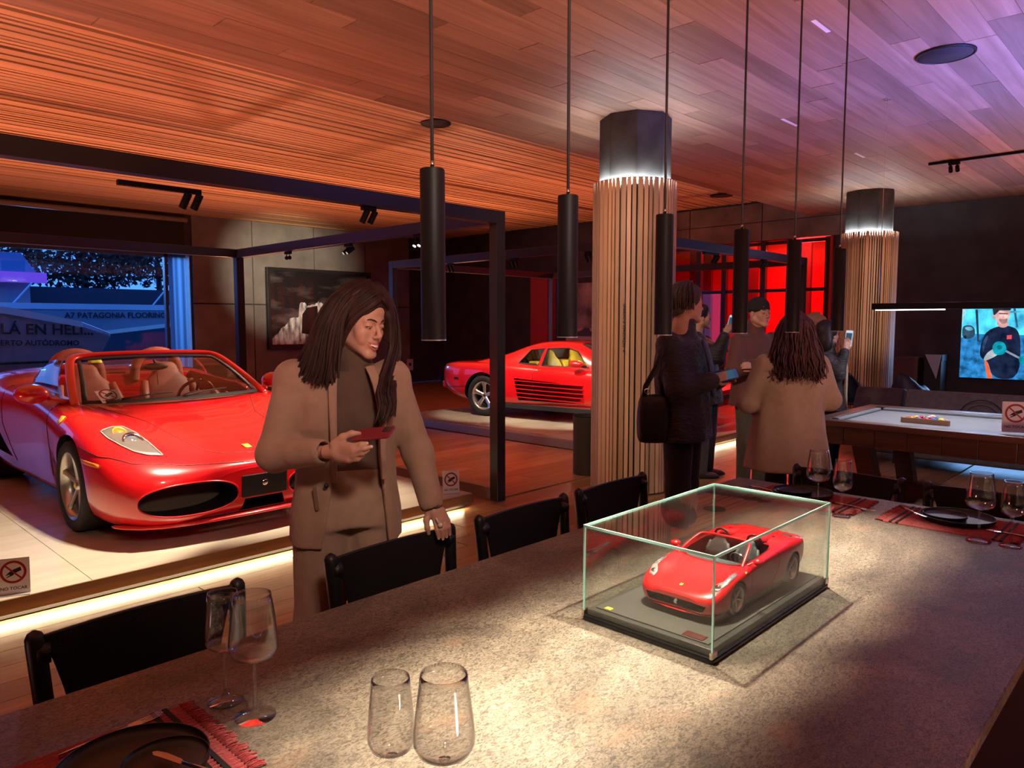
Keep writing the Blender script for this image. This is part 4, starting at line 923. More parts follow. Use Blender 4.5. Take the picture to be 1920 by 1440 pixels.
for s in (-1, 1):
    y0, y1 = (0.60, 1.2) if s > 0 else (-1.2, -0.60)
    cu2 += [cylY(1.275, 0.315, 0.36, y0, y1, GRILLE), cylY(-1.20, 0.325, 0.375, y0, y1, GRILLE)]
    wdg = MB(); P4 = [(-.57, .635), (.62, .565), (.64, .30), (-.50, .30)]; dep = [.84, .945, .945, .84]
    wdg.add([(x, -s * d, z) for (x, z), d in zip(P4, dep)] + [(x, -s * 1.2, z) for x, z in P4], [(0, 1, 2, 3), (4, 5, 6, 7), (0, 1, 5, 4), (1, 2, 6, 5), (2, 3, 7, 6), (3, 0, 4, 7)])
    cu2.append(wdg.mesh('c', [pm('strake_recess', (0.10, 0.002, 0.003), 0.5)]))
cu2.append(prismY([(.66, .40), (.68, .86), (-.5, .86), (-.5, .40)], -.70, .70, GREYINT))
new_obj('body', cut(b2, cu2, 'body'), car2)
new_obj('greenhouse', cut(g2, [hollow, prismY(dw, -1, 1, BLACK), prismY(qw, -1, 1, BLACK)], 'greenhouse'), car2)
for s in (-1, 1):
    wheel(car2, 1.275, s * 0.80, 0.315, 0.315, 0.215, 0.23, s, 'star', BLACK)
    wheel(car2, -1.20, s * 0.84, 0.325, 0.325, 0.225, 0.27, s, 'star', BLACK)
    for k in range(5):
        z0 = .335 + k * .062; b = MB(); xe = -.52 - (k * .012)
        b.loft([[(x, -s * (yo - .05), zz - .010), (x, -s * yo, zz - .006), (x, -s * yo, zz + .006), (x, -s * (yo - .05), zz + .010)] for x, yo, zz in ((.64, .972, z0 - .012), (.3, .978, z0 - .006), (-.1, .99, z0 + .002), (xe, 1.0, z0 + .014))])
        b.build('strake', RED_PAINT, car2, smooth=True, angle=60)
    for poly, nm, wn in ((dw, 'door_window', .985), (qw, 'quarter_window', .99)):
        pts = [SKG.side(x, z, -s, -0.012) for x, z in poly]
        n = len(pts); o = MB().add(pts, [tuple(range(n))]).build(nm, CARGLASS, car2, solid=0.004)
        MB().tube([SKG.side(x, z, -s, 0.001) for x, z in poly + poly[:1]], 0.009, 6, cap=False).build('window_trim', BLACK, o, smooth=True)
    MB().box(-.85, 1.0, -s * .955 - .012, -s * .955 + .012, .165, .235).build('sill', BLACK, car2, bevel=0.004)
    m = MB(); m.loft([[(.50 + xx, -s * .98 + r1 * math.cos(a), .885 + r2 * math.sin(a)) for a in np.linspace(0, 2 * PI, 16, endpoint=False)] for xx, r1, r2 in ((.14, .03, .02), (.11, .07, .045), (.0, .085, .055), (-.06, .08, .05))]); mo = m.build('door_mirror', RED_PAINT, car2, smooth=True, sub=1)
    MB().tube([(.50, -s * .92, .87), (.62, -s * .84, .84)], [(.02, .03), (.02, .05)], 8).build('mirror_arm', BLACK, mo, smooth=True)
    seam('door_gap', SK2, [(-.22, -s * .88, .82), (-.24, -s * .98, .70), (-.22, -s * .99, .5), (-.2, -s * .96, .28)], car2, r=.003)
    seam('bumper_gap', SK2, [(-1.55, -s * .99, .46), (-1.8, -s * .96, .44), (-2.0, -s * .9, .44)], car2, r=.004)
    patch('side_marker', SK2, [(-1.80, -s * .95, .60), (-1.70, -s * .96, .60), (-1.70, -s * .96, .565), (-1.80, -s * .95, .565)], BLACK, car2, .004, 16, 2)
    patch('side_marker', SK2, [(-.92, -s, .375), (-.80, -s, .375), (-.80, -s, .355), (-.92, -s, .355)], pm('amber', (0.75, 0.22, 0.02), 0.2), car2, .004, 16, 2)
    seat_part(car2, -.16, s * .36, .50, .92, YEL, .60, .34)
box_obj('rear_bumper', (-2.16, -2.0, -.86, .86, .40, .52), RED_PAINT, car2, .03)
box_obj('rear_panel', (-2.115, -2.09, -.78, .78, .56, .76), BLACK, car2, .01)
box_obj('parcel_shelf', (-.56, -.30, -.62, .62, .60, .88), YEL, car2, .02)
box_obj('door_card', (-.2, .6, .64, .66, .55, .80), YEL, car2, .005)
b = MB(); b.loft([[(x, y, z) for x, z in ((.64, .55), (.66, .80), (.50, .83), (.38, .77), (.40, .55))] for y in (-.62, .62)]); b.build('dashboard', GREYINT, car2, bevel=.02)
Ms = Matrix.Translation((.22, .36, .80)) @ Matrix.Rotation(-PI / 2 + .4, 4, 'Y')
MB().lathe([(.165 + .013 * math.cos(a), .013 * math.sin(a)) for a in np.linspace(0, 2 * PI, 8, endpoint=False)], 30, Ms, closed=True).build('steering_wheel', BLACK, car2, smooth=True)
wsn = [SKG.near((x, y, z), .004) for x, y, z in ((.93, -.62, .84), (.93, .62, .84), (.36, .54, 1.15), (.36, -.54, 1.15))]
patch('windscreen', SKG, wsn, pm('dark_windscreen', (0.02, 0.02, 0.022), 0.05, coat=1), car2, .004, 40, 5)
MB().prism(rrect(.5, .06, .02, 3), 0, .02, frame_mat((2.335, 0, .43), (0, 1, 0), (0, 0, 1))).build('front_grille', GRILLE, car2)

light('coupe_cabin_fill', 'POINT', Matrix.Translation((9.17, 7.30, 0.12)) @ Matrix.Rotation(A2, 4, 'Z') @ Vector((0.05, 0.0, 1.05)), 9, (1.0, 0.88, 0.7), None, 0.04)  # added lamp brightening the cabin, no fixture seen
# ---- scale model of an open sports car inside the glass case (built full size, scaled down)
mdl = empty('model_car', (2.045, 1.045, 0.7878), PI); mdl.scale = (0.136,) * 3
tag(mdl, 'red scale model of an open sports car inside the glass case', 'model car')
ST3 = [
 (2.24, .26, .30, .48, .29, .54, .36, .50, .43, .40, .46, .22, .47, .47),
 (2.20, .17, .55, .70, .23, .75, .36, .70, .47, .54, .50, .30, .515, .515),
 (2.08, .14, .72, .85, .21, .89, .38, .85, .54, .66, .575, .38, .565, .56),
 (1.85, .13, .82, .94, .22, .955, .42, .93, .64, .75, .68, .45, .63, .61),
 (1.55, .12, .86, .955, .25, .97, .46, .95, .74, .79, .80, .48, .70, .675),
 (1.25, .12, .86, .95, .26, .97, .49, .95, .77, .80, .84, .52, .755, .73),
 (.95, .12, .84, .91, .26, .945, .52, .945, .78, .82, .855, .57, .81, .79),
 (.60, .12, .82, .865, .26, .915, .52, .94, .80, .86, .875, .66, .875, .865),
 (.20, .12, .82, .86, .26, .905, .52, .94, .82, .88, .89, .72, .905, .90),
 (-.30, .12, .83, .88, .26, .92, .50, .955, .83, .90, .92, .74, .94, .94),
 (-.75, .12, .85, .94, .27, .97, .52, .985, .85, .91, .97, .66, 1.01, 1.02),
 (-1.25, .13, .86, .955, .28, .985, .55, .985, .87, .87, 1.00, .55, 1.04, 1.04),
 (-1.70, .16, .83, .93, .31, .965, .58, .955, .87, .82, .975, .52, 1.00, .99),
 (-2.08, .24, .76, .86, .36, .90, .60, .88, .85, .74, .92, .44, .935, .93),
 (-2.26, .32, .62, .74, .42, .78, .60, .76, .79, .62, .85, .36, .86, .86)]
b3 = grid_mesh('body', body_grid(ST3, 90, 40), RED_PAINT); SK3 = Skin(b3)
cu3 = []
for s in (-1, 1):
    y0, y1 = (0.60, 1.2) if s > 0 else (-1.2, -0.60)
    cu3 += [cylY(1.325, 0.335, 0.385, y0, y1, GRILLE), cylY(-1.325, 0.345, 0.395, y0, y1, GRILLE)]
    cu3.append(prismZ([(-1.25, s * .34), (-1.05, s * .30), (-1.0, s * .52), (-1.2, s * .58)], .94, 1.4, GRILLE))
cu3.append(prismX([(-.70, .36), (-.62, .22), (.62, .22), (.70, .36), (.35, .385), (-.35, .385)], 1.95, 2.5, GRILLE))
ck = [(0.82, -0.50), (0.70, -0.68), (0.3, -0.76), (-0.35, -0.76), (-0.60, -0.70), (-0.62, 0.0)]
cu3.append(prismZ(ck + [(x, -y) for x, y in ck[:-1][::-1]], 0.35, 1.6, BLACK))
new_obj('body', cut(b3, cu3, 'body'), mdl)
SIL = pm('model_lamp_silver', (0.7, 0.72, 0.75), 0.15, 0.8)
for s in (-1, 1):
    wheel(mdl, 1.325, s * 0.83, 0.335, 0.335, 0.255, 0.24, s, 'thin', CHROME); wheel(mdl, -1.325, s * 0.82, 0.345, 0.345, 0.255, 0.30, s, 'thin', CHROME)
    hl = [(1.98, -s * .66, .60), (1.93, -s * .80, .61), (1.70, -s * .88, .70), (1.25, -s * .87, .80), (1.22, -s * .80, .83), (1.66, -s * .78, .745), (1.82, -s * .66, .66)]
    lp = patch('headlight', SK3, hl if s > 0 else hl[::-1], SIL, mdl, .006, 40)
    for k in range(7):
        t = k / 6; x = 1.62 - .36 * t
        MB().tube([SK3.near((x, -s * .80, .76 + .05 * t), .01), SK3.near((x, -s * .875, .73 + .05 * t), .01)], .008, 5).build('lamp_rib', BLACK, lp)
    MB().lathe([(0, .03), (.05, .02), (.07, 0)], 16, Matrix.Translation(SK3.near((1.84, -s * .76, .66), 0)) @ Vector((.6, -s * .2, .7)).to_track_quat('Z', 'Y').to_matrix().to_4x4()).build('projector', CHROME, lp, smooth=True)
    sh = [(.93, -s * .93, .775), (.93, -s * .91, .81), (1.0, -s * .90, .81), (1.0, -s * .93, .772)]
    patch('shield_badge', SK3, sh if s > 0 else sh[::-1], SIGY, mdl, .006, 16, 2)
    m = MB(); m.loft([[(.56 + xx, -s * 1.0 + r1 * math.cos(a), .95 + r2 * math.sin(a)) for a in np.linspace(0, 2 * PI, 14, endpoint=False)] for xx, r1, r2 in ((.12, .03, .02), (.08, .1, .065), (-.04, .11, .07))]); mo = m.build('door_mirror', RED_PAINT, mdl, smooth=True)
    MB().tube([(.58, -s * .93, .93), (.70, -s * .82, .87)], [.018, .022], 8).build('mirror_arm', RED_PAINT, mo)
    seam('door_gap', SK3, [(.70, -s * .82, .87), (.72, -s * .95, .70), (.66, -s * .91, .42), (.5, -s * .88, .28)], mdl, r=.004)
    seam('door_gap', SK3, [(-.45, -s * .88, .93), (-.55, -s * .97, .80), (-.56, -s * .94, .55), (-.42, -s * .88, .28)], mdl, r=.004)
    g = MB(); g.add([(.66, -s * .80, .88), (-.45, -s * .81, .93), (-.52, -s * .68, 1.10), (.06, -s * .63, 1.17)], [(0, 1, 2, 3)]); g.build('door_glass', CARGLASS, mdl, solid=.006)
    seat_part(mdl, -.20, s * .36, .50, 1.0, GREYINT, .58, .30)
    bt = MB(); bt.loft([[(x, s * .40 + w_ * math.cos(a), .97 + h_ * max(0, math.sin(a)) - .02) for a in np.linspace(0, PI, 10)] for x, w_, h_ in ((-.56, .20, .20), (-.85, .19, .17), (-1.3, .12, .09), (-1.6, .05, .04))]); bt.build('fairing', RED_PAINT, mdl, smooth=True, sub=1)
    vent = [(-1.72, -s * .52, .98), (-1.72, -s * .76, .96), (-1.55, -s * .78, .97), (-1.55, -s * .54, 1.0)]
    patch('deck_vent', SK3, vent if s > 0 else vent[::-1], GRILLE, mdl, .004, 20, 2)
    hp = [(-.50, s * .22, .95), (-.48, s * .25, 1.12), (-.47, s * .40, 1.19), (-.48, s * .55, 1.12), (-.50, s * .58, .95)]
    MB().tube([tuple(q) for q in bspl(hp, 17, .6)], .03, 8).build('roll_hoop', BLACK, mdl, smooth=True)
fr = [(.84, -.765, .845), (.60, -.72, .98), (.34, -.66, 1.10), (.16, -.60, 1.175), (.10, -.5, 1.195), (.09, -.25, 1.205), (.095, 0, 1.208)]
fr = fr + [(x, -y, z) for x, y, z in fr[:-1][::-1]]
MB().tube([tuple(q) for q in bspl(fr, 41, .6)], [(.02, .032)] * 41, 10).build('windscreen_frame', RED_PAINT, mdl, smooth=True)
def ws3(u, v):
    p = Vector((.90 - .09 * u * u, .72 * u, .83 + .015 * u * u)).lerp(Vector((.13 + .03 * u * u, .575 * u, 1.19 - .02 * u * u)), v)
    return tuple(p + Vector((.04, 0, .075)) * (v * (1 - v) * 1.4))
g = MB(); g.loft([[ws3(u, v) for u in np.linspace(-1, 1, 16)] for v in np.linspace(0, 1, 7)], closed=False, cap=False); g.build('windscreen', CARGLASS, mdl, smooth=True, solid=.005)
b = MB(); b.loft([[(x, y, z) for x, z in ((.86, .6), (.86, .80), (.66, .84), (.48, .80), (.44, .62))] for y in (-.7, .7)]); b.build('dashboard', GREYINT, mdl, bevel=.02)
Ms = Matrix.Translation((.28, .38, .80)) @ Matrix.Rotation(-PI / 2 + .38, 4, 'Y')
MB().lathe([(.165 + .014 * math.cos(a), .014 * math.sin(a)) for a in np.linspace(0, 2 * PI, 8, endpoint=False)], 28, Ms, closed=True).build('steering_wheel', GREYINT, mdl, smooth=True)
patch('hood_badge', SK3, [(1.93, -.03, .6), (1.93, .03, .6), (2.0, .03, .58), (2.0, -.03, .58)], SIGY, mdl, .005, 16, 2)
MB().prism([(-.02, -.05), (.03, -.05), (.02, 0), (.045, .03), (.01, .06), (-.03, .02), (-.045, -.01)], 0, .02, frame_mat((2.17, 0, .30), (0, 1, 0), (0, 0, 1))).build('grille_emblem', CHROME, mdl)
MB().tube([(1.95, -.86, .14), (2.12, -.68, .14), (2.22, -.3, .15), (2.23, 0, .152), (2.22, .3, .15), (2.12, .68, .14), (1.95, .86, .14)], [(.014, .03)] * 7, 8).build('front_lip', RED_PAINT, mdl, smooth=True, sub=1)
# ================================================================ people: distance fields meshed with surface nets
class Field:
    def __init__(s, lo, hi, h):
        s.h = h; s.lo = np.array(lo, float); n = np.ceil((np.array(hi) - s.lo) / h).astype(int) + 1
        s.ax = [s.lo[i] + h * np.arange(n[i]) for i in range(3)]; s.d = np.full(n, 9.0, np.float32)
    def put(s, fn, lo, hi, k=0.01, sub=False):
        m = 0.03 + k + 2 * s.h; sl = []
        for i in range(3):
            a = int(np.searchsorted(s.ax[i], lo[i] - m)); b = int(np.searchsorted(s.ax[i], hi[i] + m))
            if b <= a: return
            sl.append(slice(a, b))
        X = s.ax[0][sl[0]][:, None, None].astype(np.float32); Y = s.ax[1][sl[1]][None, :, None].astype(np.float32); Z = s.ax[2][sl[2]][None, None, :].astype(np.float32)
        v = fn(X, Y, Z); d = s.d[tuple(sl)]
        if sub: d = -d
        h = np.clip(0.5 + 0.5 * (d - v) / k, 0, 1); r = d * (1 - h) + v * h - k * h * (1 - h)
        s.d[tuple(sl)] = -r if sub else r
    def cone(s, p, q, r0, r1=None, k=0.01, sub=False):
        p = np.array(p, float); q = np.array(q, float); r1 = r0 if r1 is None else r1; R = max(r0, r1); e = q - p; L2 = max(float(e @ e), 1e-12)
        def fn(X, Y, Z):
            t = np.clip(((X - p[0]) * e[0] + (Y - p[1]) * e[1] + (Z - p[2]) * e[2]) / L2, 0, 1)
            return np.sqrt((X - p[0] - t * e[0]) ** 2 + (Y - p[1] - t * e[1]) ** 2 + (Z - p[2] - t * e[2]) ** 2) - (r0 + (r1 - r0) * t)
        s.put(fn, np.minimum(p, q) - R, np.maximum(p, q) + R, k, sub)
    def chain(s, pts, rs, k=0.01):
        for i in range(len(pts) - 1): s.cone(pts[i], pts[i + 1], rs[i], rs[i + 1], k)
    def ell(s, c, r, M=None, k=0.01, sub=False):
        c = np.array(c, float); r = np.array(r, float); M = np.eye(3) if M is None else np.array(M); R = max(r)
        def fn(X, Y, Z):
            x, y, z = X - c[0], Y - c[1], Z - c[2]
            a = (M[0, 0] * x + M[1, 0] * y + M[2, 0] * z) / r[0]; b = (M[0, 1] * x + M[1, 1] * y + M[2, 1] * z) / r[1]; w_ = (M[0, 2] * x + M[1, 2] * y + M[2, 2] * z) / r[2]
            k0 = np.sqrt(a * a + b * b + w_ * w_); k1 = np.sqrt((a / r[0]) ** 2 + (b / r[1]) ** 2 + (w_ / r[2]) ** 2)
            return k0 * (k0 - 1) / np.maximum(k1, 1e-6)
        s.put(fn, c - R, c + R, k, sub)
    def stack(s, rows, yaw=0.0, k=0.01, sub=False, p=2.3, fold=0.0, ph=0.0):
        """elliptic sections (z, a, b, cx, cy) turned by yaw; fold adds cloth ripples"""
        rows = sorted(rows); Zr = [r[0] for r in rows]; c, sn = math.cos(yaw), math.sin(yaw); R = max(max(r[1], r[2]) for r in rows)
        lo = (min(r[3] for r in rows) - R, min(r[4] for r in rows) - R, Zr[0]); hi = (max(r[3] for r in rows) + R, max(r[4] for r in rows) + R, Zr[-1])
        def fn(X, Y, Z):
            f = lambda i: np.interp(Z, Zr, [r[i] for r in rows]).astype(np.float32)
            a, b, cx, cy = f(1), f(2), f(3), f(4); x, y = X - cx, Y - cy; u = x * c + y * sn; v = -x * sn + y * c
            q = (np.abs(u / a) ** p + np.abs(v / b) ** p) ** (1 / p)
            d = (q - 1) * np.minimum(a, b)
            if fold:
                th = np.arctan2(v / b, u / a); d = d + fold * np.sin(7 * th + 5 * Z + ph) * np.clip((Zr[-1] - Z) / 0.4, 0, 1)
            e = np.maximum(Zr[0] - Z, Z - Zr[-1])
            return np.where(e > 0, np.sqrt(np.maximum(d, 0) ** 2 + e ** 2), np.maximum(d, e))
        s.put(fn, lo, hi, k, sub)
    def mesh(s, smooth=2):
        d = s.d; neg = d < 0; nx, ny, nz = d.shape
        c = np.zeros((nx - 1, ny - 1, nz - 1), np.int8)
        for a in (0, 1):
            for b in (0, 1):
                for e in (0, 1): c += neg[a:nx - 1 + a, b:ny - 1 + b, e:nz - 1 + e]
        I, J, K = np.nonzero((c > 0) & (c < 8)); idx = -np.ones(c.shape, np.int64); idx[I, J, K] = np.arange(len(I))
        acc = np.zeros((len(I), 3)); cnt = np.zeros(len(I))
        for ax in range(3):
            for a in (0, 1):
                for b in (0, 1):
                    o = [0, 0, 0]; oth = [i for i in range(3) if i != ax]; o[oth[0]] = a; o[oth[1]] = b; o2 = list(o); o2[ax] = 1
                    d0 = d[I + o[0], J + o[1], K + o[2]]; d1 = d[I + o2[0], J + o2[1], K + o2[2]]; m = (d0 < 0) != (d1 < 0)
                    t = np.where(m, d0 / np.where(m, d0 - d1, 1), 0); P = np.zeros((len(I), 3)); P[:, oth[0]] = a; P[:, oth[1]] = b; P[:, ax] = t
                    acc += P * m[:, None]; cnt += m
        V = s.lo + s.h * (np.stack([I, J, K], 1) + acc / np.maximum(cnt, 1)[:, None])
        F = []
        for ax in range(3):
            n0 = neg.take(range(d.shape[ax] - 1), ax); n1 = neg.take(range(1, d.shape[ax]), ax)
            E = np.stack(np.nonzero(n0 != n1), 1); oth = [i for i in range(3) if i != ax]
            E = E[(E[:, oth[0]] > 0) & (E[:, oth[1]] > 0) & (E[:, oth[0]] < d.shape[oth[0]] - 1) & (E[:, oth[1]] < d.shape[oth[1]] - 1)]
            q = []
            for a, b in ((1, 1), (0, 1), (0, 0), (1, 0)):
                C_ = E.copy(); C_[:, oth[0]] -= a; C_[:, oth[1]] -= b; q.append(idx[C_[:, 0], C_[:, 1], C_[:, 2]])
            q = np.stack(q, 1); flip = n0[E[:, 0], E[:, 1], E[:, 2]]
            if ax == 1: flip = ~flip
            q[~flip] = q[~flip][:, ::-1]; F.append(q[(q >= 0).all(1)])
        F = np.concatenate(F)
        ed = np.concatenate([F[:, [0, 1]], F[:, [1, 2]], F[:, [2, 3]], F[:, [3, 0]]]); ed = np.concatenate([ed, ed[:, ::-1]])
        for _ in range(smooth):
            A = np.zeros_like(V); n = np.bincount(ed[:, 0], minlength=len(V))
            for i in range(3): A[:, i] = np.bincount(ed[:, 0], V[ed[:, 1], i], len(V))
            V = V * 0.45 + 0.55 * A / np.maximum(n, 1)[:, None]
        return V, F
def mesh_obj(name, parts, mats, parent):
    """parts: list of (V, F, material index) -> one mesh object"""
    vs = []; fs = []; mi = []; o = 0
    for V, F, m in parts: vs.append(V); fs.append(F + o); o += len(V); mi += [m] * len(F)
    V = np.concatenate(vs); F = np.concatenate(fs); me = bpy.data.meshes.new(name)
    me.vertices.add(len(V)); me.vertices.foreach_set('co', V.astype(np.float32).ravel())
    me.loops.add(F.size); me.loops.foreach_set('vertex_index', F.astype(np.int32).ravel()); me.polygons.add(len(F))
    me.polygons.foreach_set('loop_start', np.arange(0, F.size, 4, dtype=np.int32))
    for m in mats: me.materials.append(m)
    me.polygons.foreach_set('material_index', np.array(mi, np.int32)); me.update(calc_edges=True); me.validate()
    me.polygons.foreach_set('use_smooth', [True] * len(me.polygons))
    return new_obj(name, me, parent)
def basis(fwd, up=(0, 0, 1)):
    """columns: x (the person's left), y (forward), z (up)"""
    y = np.array(fwd, float); y /= np.linalg.norm(y); z = np.array(up, float); z -= y * (z @ y); z /= np.linalg.norm(z); x = np.cross(y, z)
    return np.stack([-x * -1, y, z], 1)
def head_field(c, M, h, s=1.0, female=True):
    c = np.array(c, float); W = lambda p: c + M @ (np.array(p, float) * s)
    f = Field(c - 0.20 * s, c + 0.20 * s, h); E = lambda p, r, k=0.015, sub=False: f.ell(W(p), np.array(r) * s, M, k * s, sub)
    Cn = lambda p, q, r0, r1, k=0.012, sub=False: f.cone(W(p), W(q), r0 * s, r1 * s, k * s, sub)
    E((0, -.020, .038), (.074, .094, .084)); E((0, .040, .050), (.060, .046, .052), .03); E((0, .030, -.035), (.058, .060, .070), .03)
    jw = .050 if female else .056
    for q in (-1, 1):
        Cn((q * jw, .000, -.055), (q * .014, .076, -.104), .024, .015, .022)
        E((q * .041, .060, -.028), (.022, .020, .019), .018)
        Cn((q * .010, .086, .021), (q * .044, .070, .020), .008, .007, .014)
        E((q * .076, -.008, -.010), (.009, .020, .031), .008); E((q * .082, -.004, -.006), (.006, .011, .018), .004, True)
    E((0, .080, -.104), (.019, .014, .014), .015)
    for q in (-1, 1): E((q * .031, .093, .003), (.019, .013, .012), .010, True)
    for q in (-1, 1): E((q * .031, .0755, .001), (.0155, .0135, .0115), .006)
    Cn((0, .084, .016), (0, .109, -.028), .0065, .0085, .010); E((0, .108, -.031), (.0095, .0085, .0075), .006)
    for q in (-1, 1): E((q * .0115, .097, -.035), (.0070, .0090, .0065), .006)
    E((0, .080, -.066), (.026, .018, .022), .014)
    for q in (-1, 1): E((q * .037, .066, -.052), (.014, .012, .014), .014)        # smiling cheeks
    Cn((0, -.025, -.05), (0, -.045, -.19), .050 if female else .058, .052 if female else .062, .03)
    return f, W
def face_parts(body, W, M, s, skin, mouth='smile', eyes=(0.10, 0.06, 0.03), brow=(0.03, 0.015, 0.01), lipc=(0.50, 0.13, 0.11)):
    LIP = pm('lips_%s' % mouth, lipc, 0.35); BROW = pm('brow_dark', brow, 0.8); DK = pm('mouth_dark', (0.06, 0.012, 0.012), 0.6); TEE = pm('teeth', (0.80, 0.76, 0.70), 0.25)
    Cc = lambda p: tuple(W(p)); o = body
    for q in (-1, 1):
        ey = MB().lathe([(.0120 * s * math.sin(a), .0120 * s * math.cos(a)) for a in np.linspace(0, PI, 9)], 14, Matrix.Translation(Vector(W((q * .031, .0752, .000))))).build('eye', pm('eye_white', (0.62, 0.56, 0.52), 0.2), o, smooth=True)
        d = M @ np.array((q * .05 + 0.0, .95, -.35)); d /= np.linalg.norm(d); c0 = W((q * .031, .0752, .000)) + d * .0106 * s
        MB().lathe([(0, .0028 * s), (.003 * s, .0024 * s), (.0056 * s, .0)], 14, Matrix.Translation(Vector(c0)) @ Vector(d).to_track_quat('Z', 'Y').to_matrix().to_4x4()).build('iris', pm('iris_brown', eyes, 0.15), ey, smooth=True)
        lid = [(q * (.031 + dx), .0865 - abs(dx) * .45 - max(0, dx * q) * 0, .0055 - abs(dx) ** 1.4 * .9) for dx in (-.0175, -.011, -.004, .004, .011, .0185)]
        MB().tube([Cc((x, y + .0016, z - .004)) for x, y, z in lid], [.0010 * s, .0020 * s, .0023 * s, .0023 * s, .0022 * s, .0012 * s], 6).build('eyelash', BROW, ey, smooth=True)
        MB().tube([Cc((q * x, y, z)) for x, y, z in ((.010, .0945, .020), (.022, .0935, .0250), (.036, .0865, .0275), (.050, .0715, .021))], [(.0018 * s, .0010 * s), (.0032 * s, .0012 * s), (.003 * s, .0012 * s), (.001 * s, .0006 * s)], 8).build('eyebrow', BROW, o, smooth=True)
    if mouth == 'smile':
        up = [(-.034, .0740, -.0530), (-.021, .0915, -.0590), (-.007, .1010, -.0605), (0, .1020, -.0612), (.007, .1010, -.0605), (.021, .0915, -.0590), (.034, .0740, -.0530)]
        lo = [(-.034, .0740, -.0535), (-.021, .0895, -.0715), (-.008, .0985, -.0790), (0, .0995, -.0800), (.008, .0985, -.0790), (.021, .0895, -.0715), (.034, .0740, -.0535)]
        b = MB(); b.loft([[Cc((x, y + .0002, z)) for x, y, z in up], [Cc((x, y + .0002, z)) for x, y, z in lo]], closed=False, cap=False); m = b.build('mouth', DK, o)
        b = MB(); b.loft([[Cc((x * .95, y + .0012, z - .001)) for x, y, z in up[1:-1]], [Cc((x * .92, y + .0012, zl * .58 + z * .42)) for (x, y, z), (_, _, zl) in zip(up[1:-1], lo[1:-1])]], closed=False, cap=False); b.build('teeth', TEE, m)
    else:
        up = [(-.024, .0850, -.0640), (-.012, .0955, -.0615), (-.004, .0990, -.0605), (0, .0985, -.0615), (.004, .0990, -.0605), (.012, .0955, -.0615), (.024, .0850, -.0640)]
        lo = [(-.024, .0850, -.0645), (-.012, .0940, -.0690), (0, .0970, -.0710), (.012, .0940, -.0690), (.024, .0850, -.0645)]
    MB().tube([Cc(p) for p in up], [.0012 * s] + [.0030 * s] * (len(up) - 2) + [.0012 * s], 8).build('upper_lip', LIP, o, smooth=True)
    MB().tube([Cc(p) for p in lo], [.0012 * s] + [.0036 * s] * (len(lo) - 2) + [.0012 * s], 8).build('lower_lip', LIP, o, smooth=True)
def hand_field(wr, fwd, nrm, side, h=0.004, curl=(.35, .4, .45, .5), size=1.0, thumb=0.5):
    """nrm points out of the back of the hand; side +1: thumb on the +x side of (fwd x nrm)"""
    wr = np.array(wr, float); f_ = np.array(fwd, float); f_ /= np.linalg.norm(f_); n_ = np.array(nrm, float); n_ -= f_ * (n_ @ f_); n_ /= np.linalg.norm(n_); x_ = np.cross(f_, n_) * side
    F = Field(wr - .21 * size, wr + .21 * size, h); P = lambda a, b, c: wr + (f_ * a + x_ * b + n_ * c) * size
    F.cone(P(-.03, 0, 0), P(.01, 0, 0), .024 * size, .024 * size, .01)
    for i, (yo, L) in enumerate(((.026, .070), (.009, .079), (-.009, .073), (-.026, .057))):
        kn = P(.085 - abs(yo + .006) * .25, yo, .003); F.cone(P(.012, yo * .55, 0), kn, .014 * size, .0105 * size, .014)
        a = 0.15 + curl[i] * .5; p = kn
        for seg, r0, r1 in ((.46, .0095, .0085), (.30, .0085, .0078), (.24, .0078, .0064)):
            d = f_ * math.cos(a) - n_ * math.sin(a) + x_ * yo * 1.2; d /= np.linalg.norm(d); q = p + d * L * seg * size; F.cone(p, q, r0 * size, r1 * size, .004); p = q; a += curl[i]
    t0 = P(.02, .024, -.006); t1 = P(.048, .024 + .028 * thumb + .006, -.012 - .02 * (1 - thumb)); t2 = P(.078, .030 + .036 * thumb, -.022 - .02 * (1 - thumb)); t3 = P(.100, .028 + .038 * thumb, -.03 - .02 * (1 - thumb))
    F.chain([t0, t1, t2, t3], [.013 * size, .0115 * size, .0098 * size, .0078 * size], .006)
    return F
def hair_locks(name, guides, mat, parent, n, seed, r=0.006, jit=0.012, taper=0.35, wave=0.006, flat=0.5, freq=7.0, npt=14):
    """locks interpolated between guide curves (each a list of points, same count)"""
    q = random.Random(seed); G = [np.array(g, float) for g in guides]; b = MB()
    for k in range(n):
        t = q.uniform(0, len(G) - 1.001); i = int(t); u = t - i; c = G[i] * (1 - u) + G[i + 1] * u
        c = bspl(c, npt, .5); L = len(c); ph = q.uniform(0, 6.28); off = np.array([q.gauss(0, 1) for _ in range(3)]) * jit
        s = np.linspace(0, 1, L)[:, None]; w_ = np.stack([np.sin(freq * s[:, 0] + ph), np.cos(freq * .9 * s[:, 0] + ph), 0 * s[:, 0]], 1) * wave * s
        c = c + off * (.35 + .65 * s) + w_; e = q.uniform(.78, 1.0); m = max(5, int(L * e)); rr = r * q.uniform(.7, 1.3)
        b.tube([tuple(p) for p in c[:m]], [rr * (.55 + .45 * math.sin(PI * min(1, .15 + .7 * j / m))) * (1 - (1 - taper) * (j / (m - 1)) ** 3) for j in range(m)], 6, flat=flat)
    return b.build(name, mat, parent, smooth=True)
SKINF = pm('skin_light', (0.52, 0.275, 0.20), 0.45, sss=0.08, noise=0.06, nscale=30)
SKINM = pm('skin_tan', (0.42, 0.22, 0.155), 0.5, sss=0.08, noise=0.08, nscale=30)
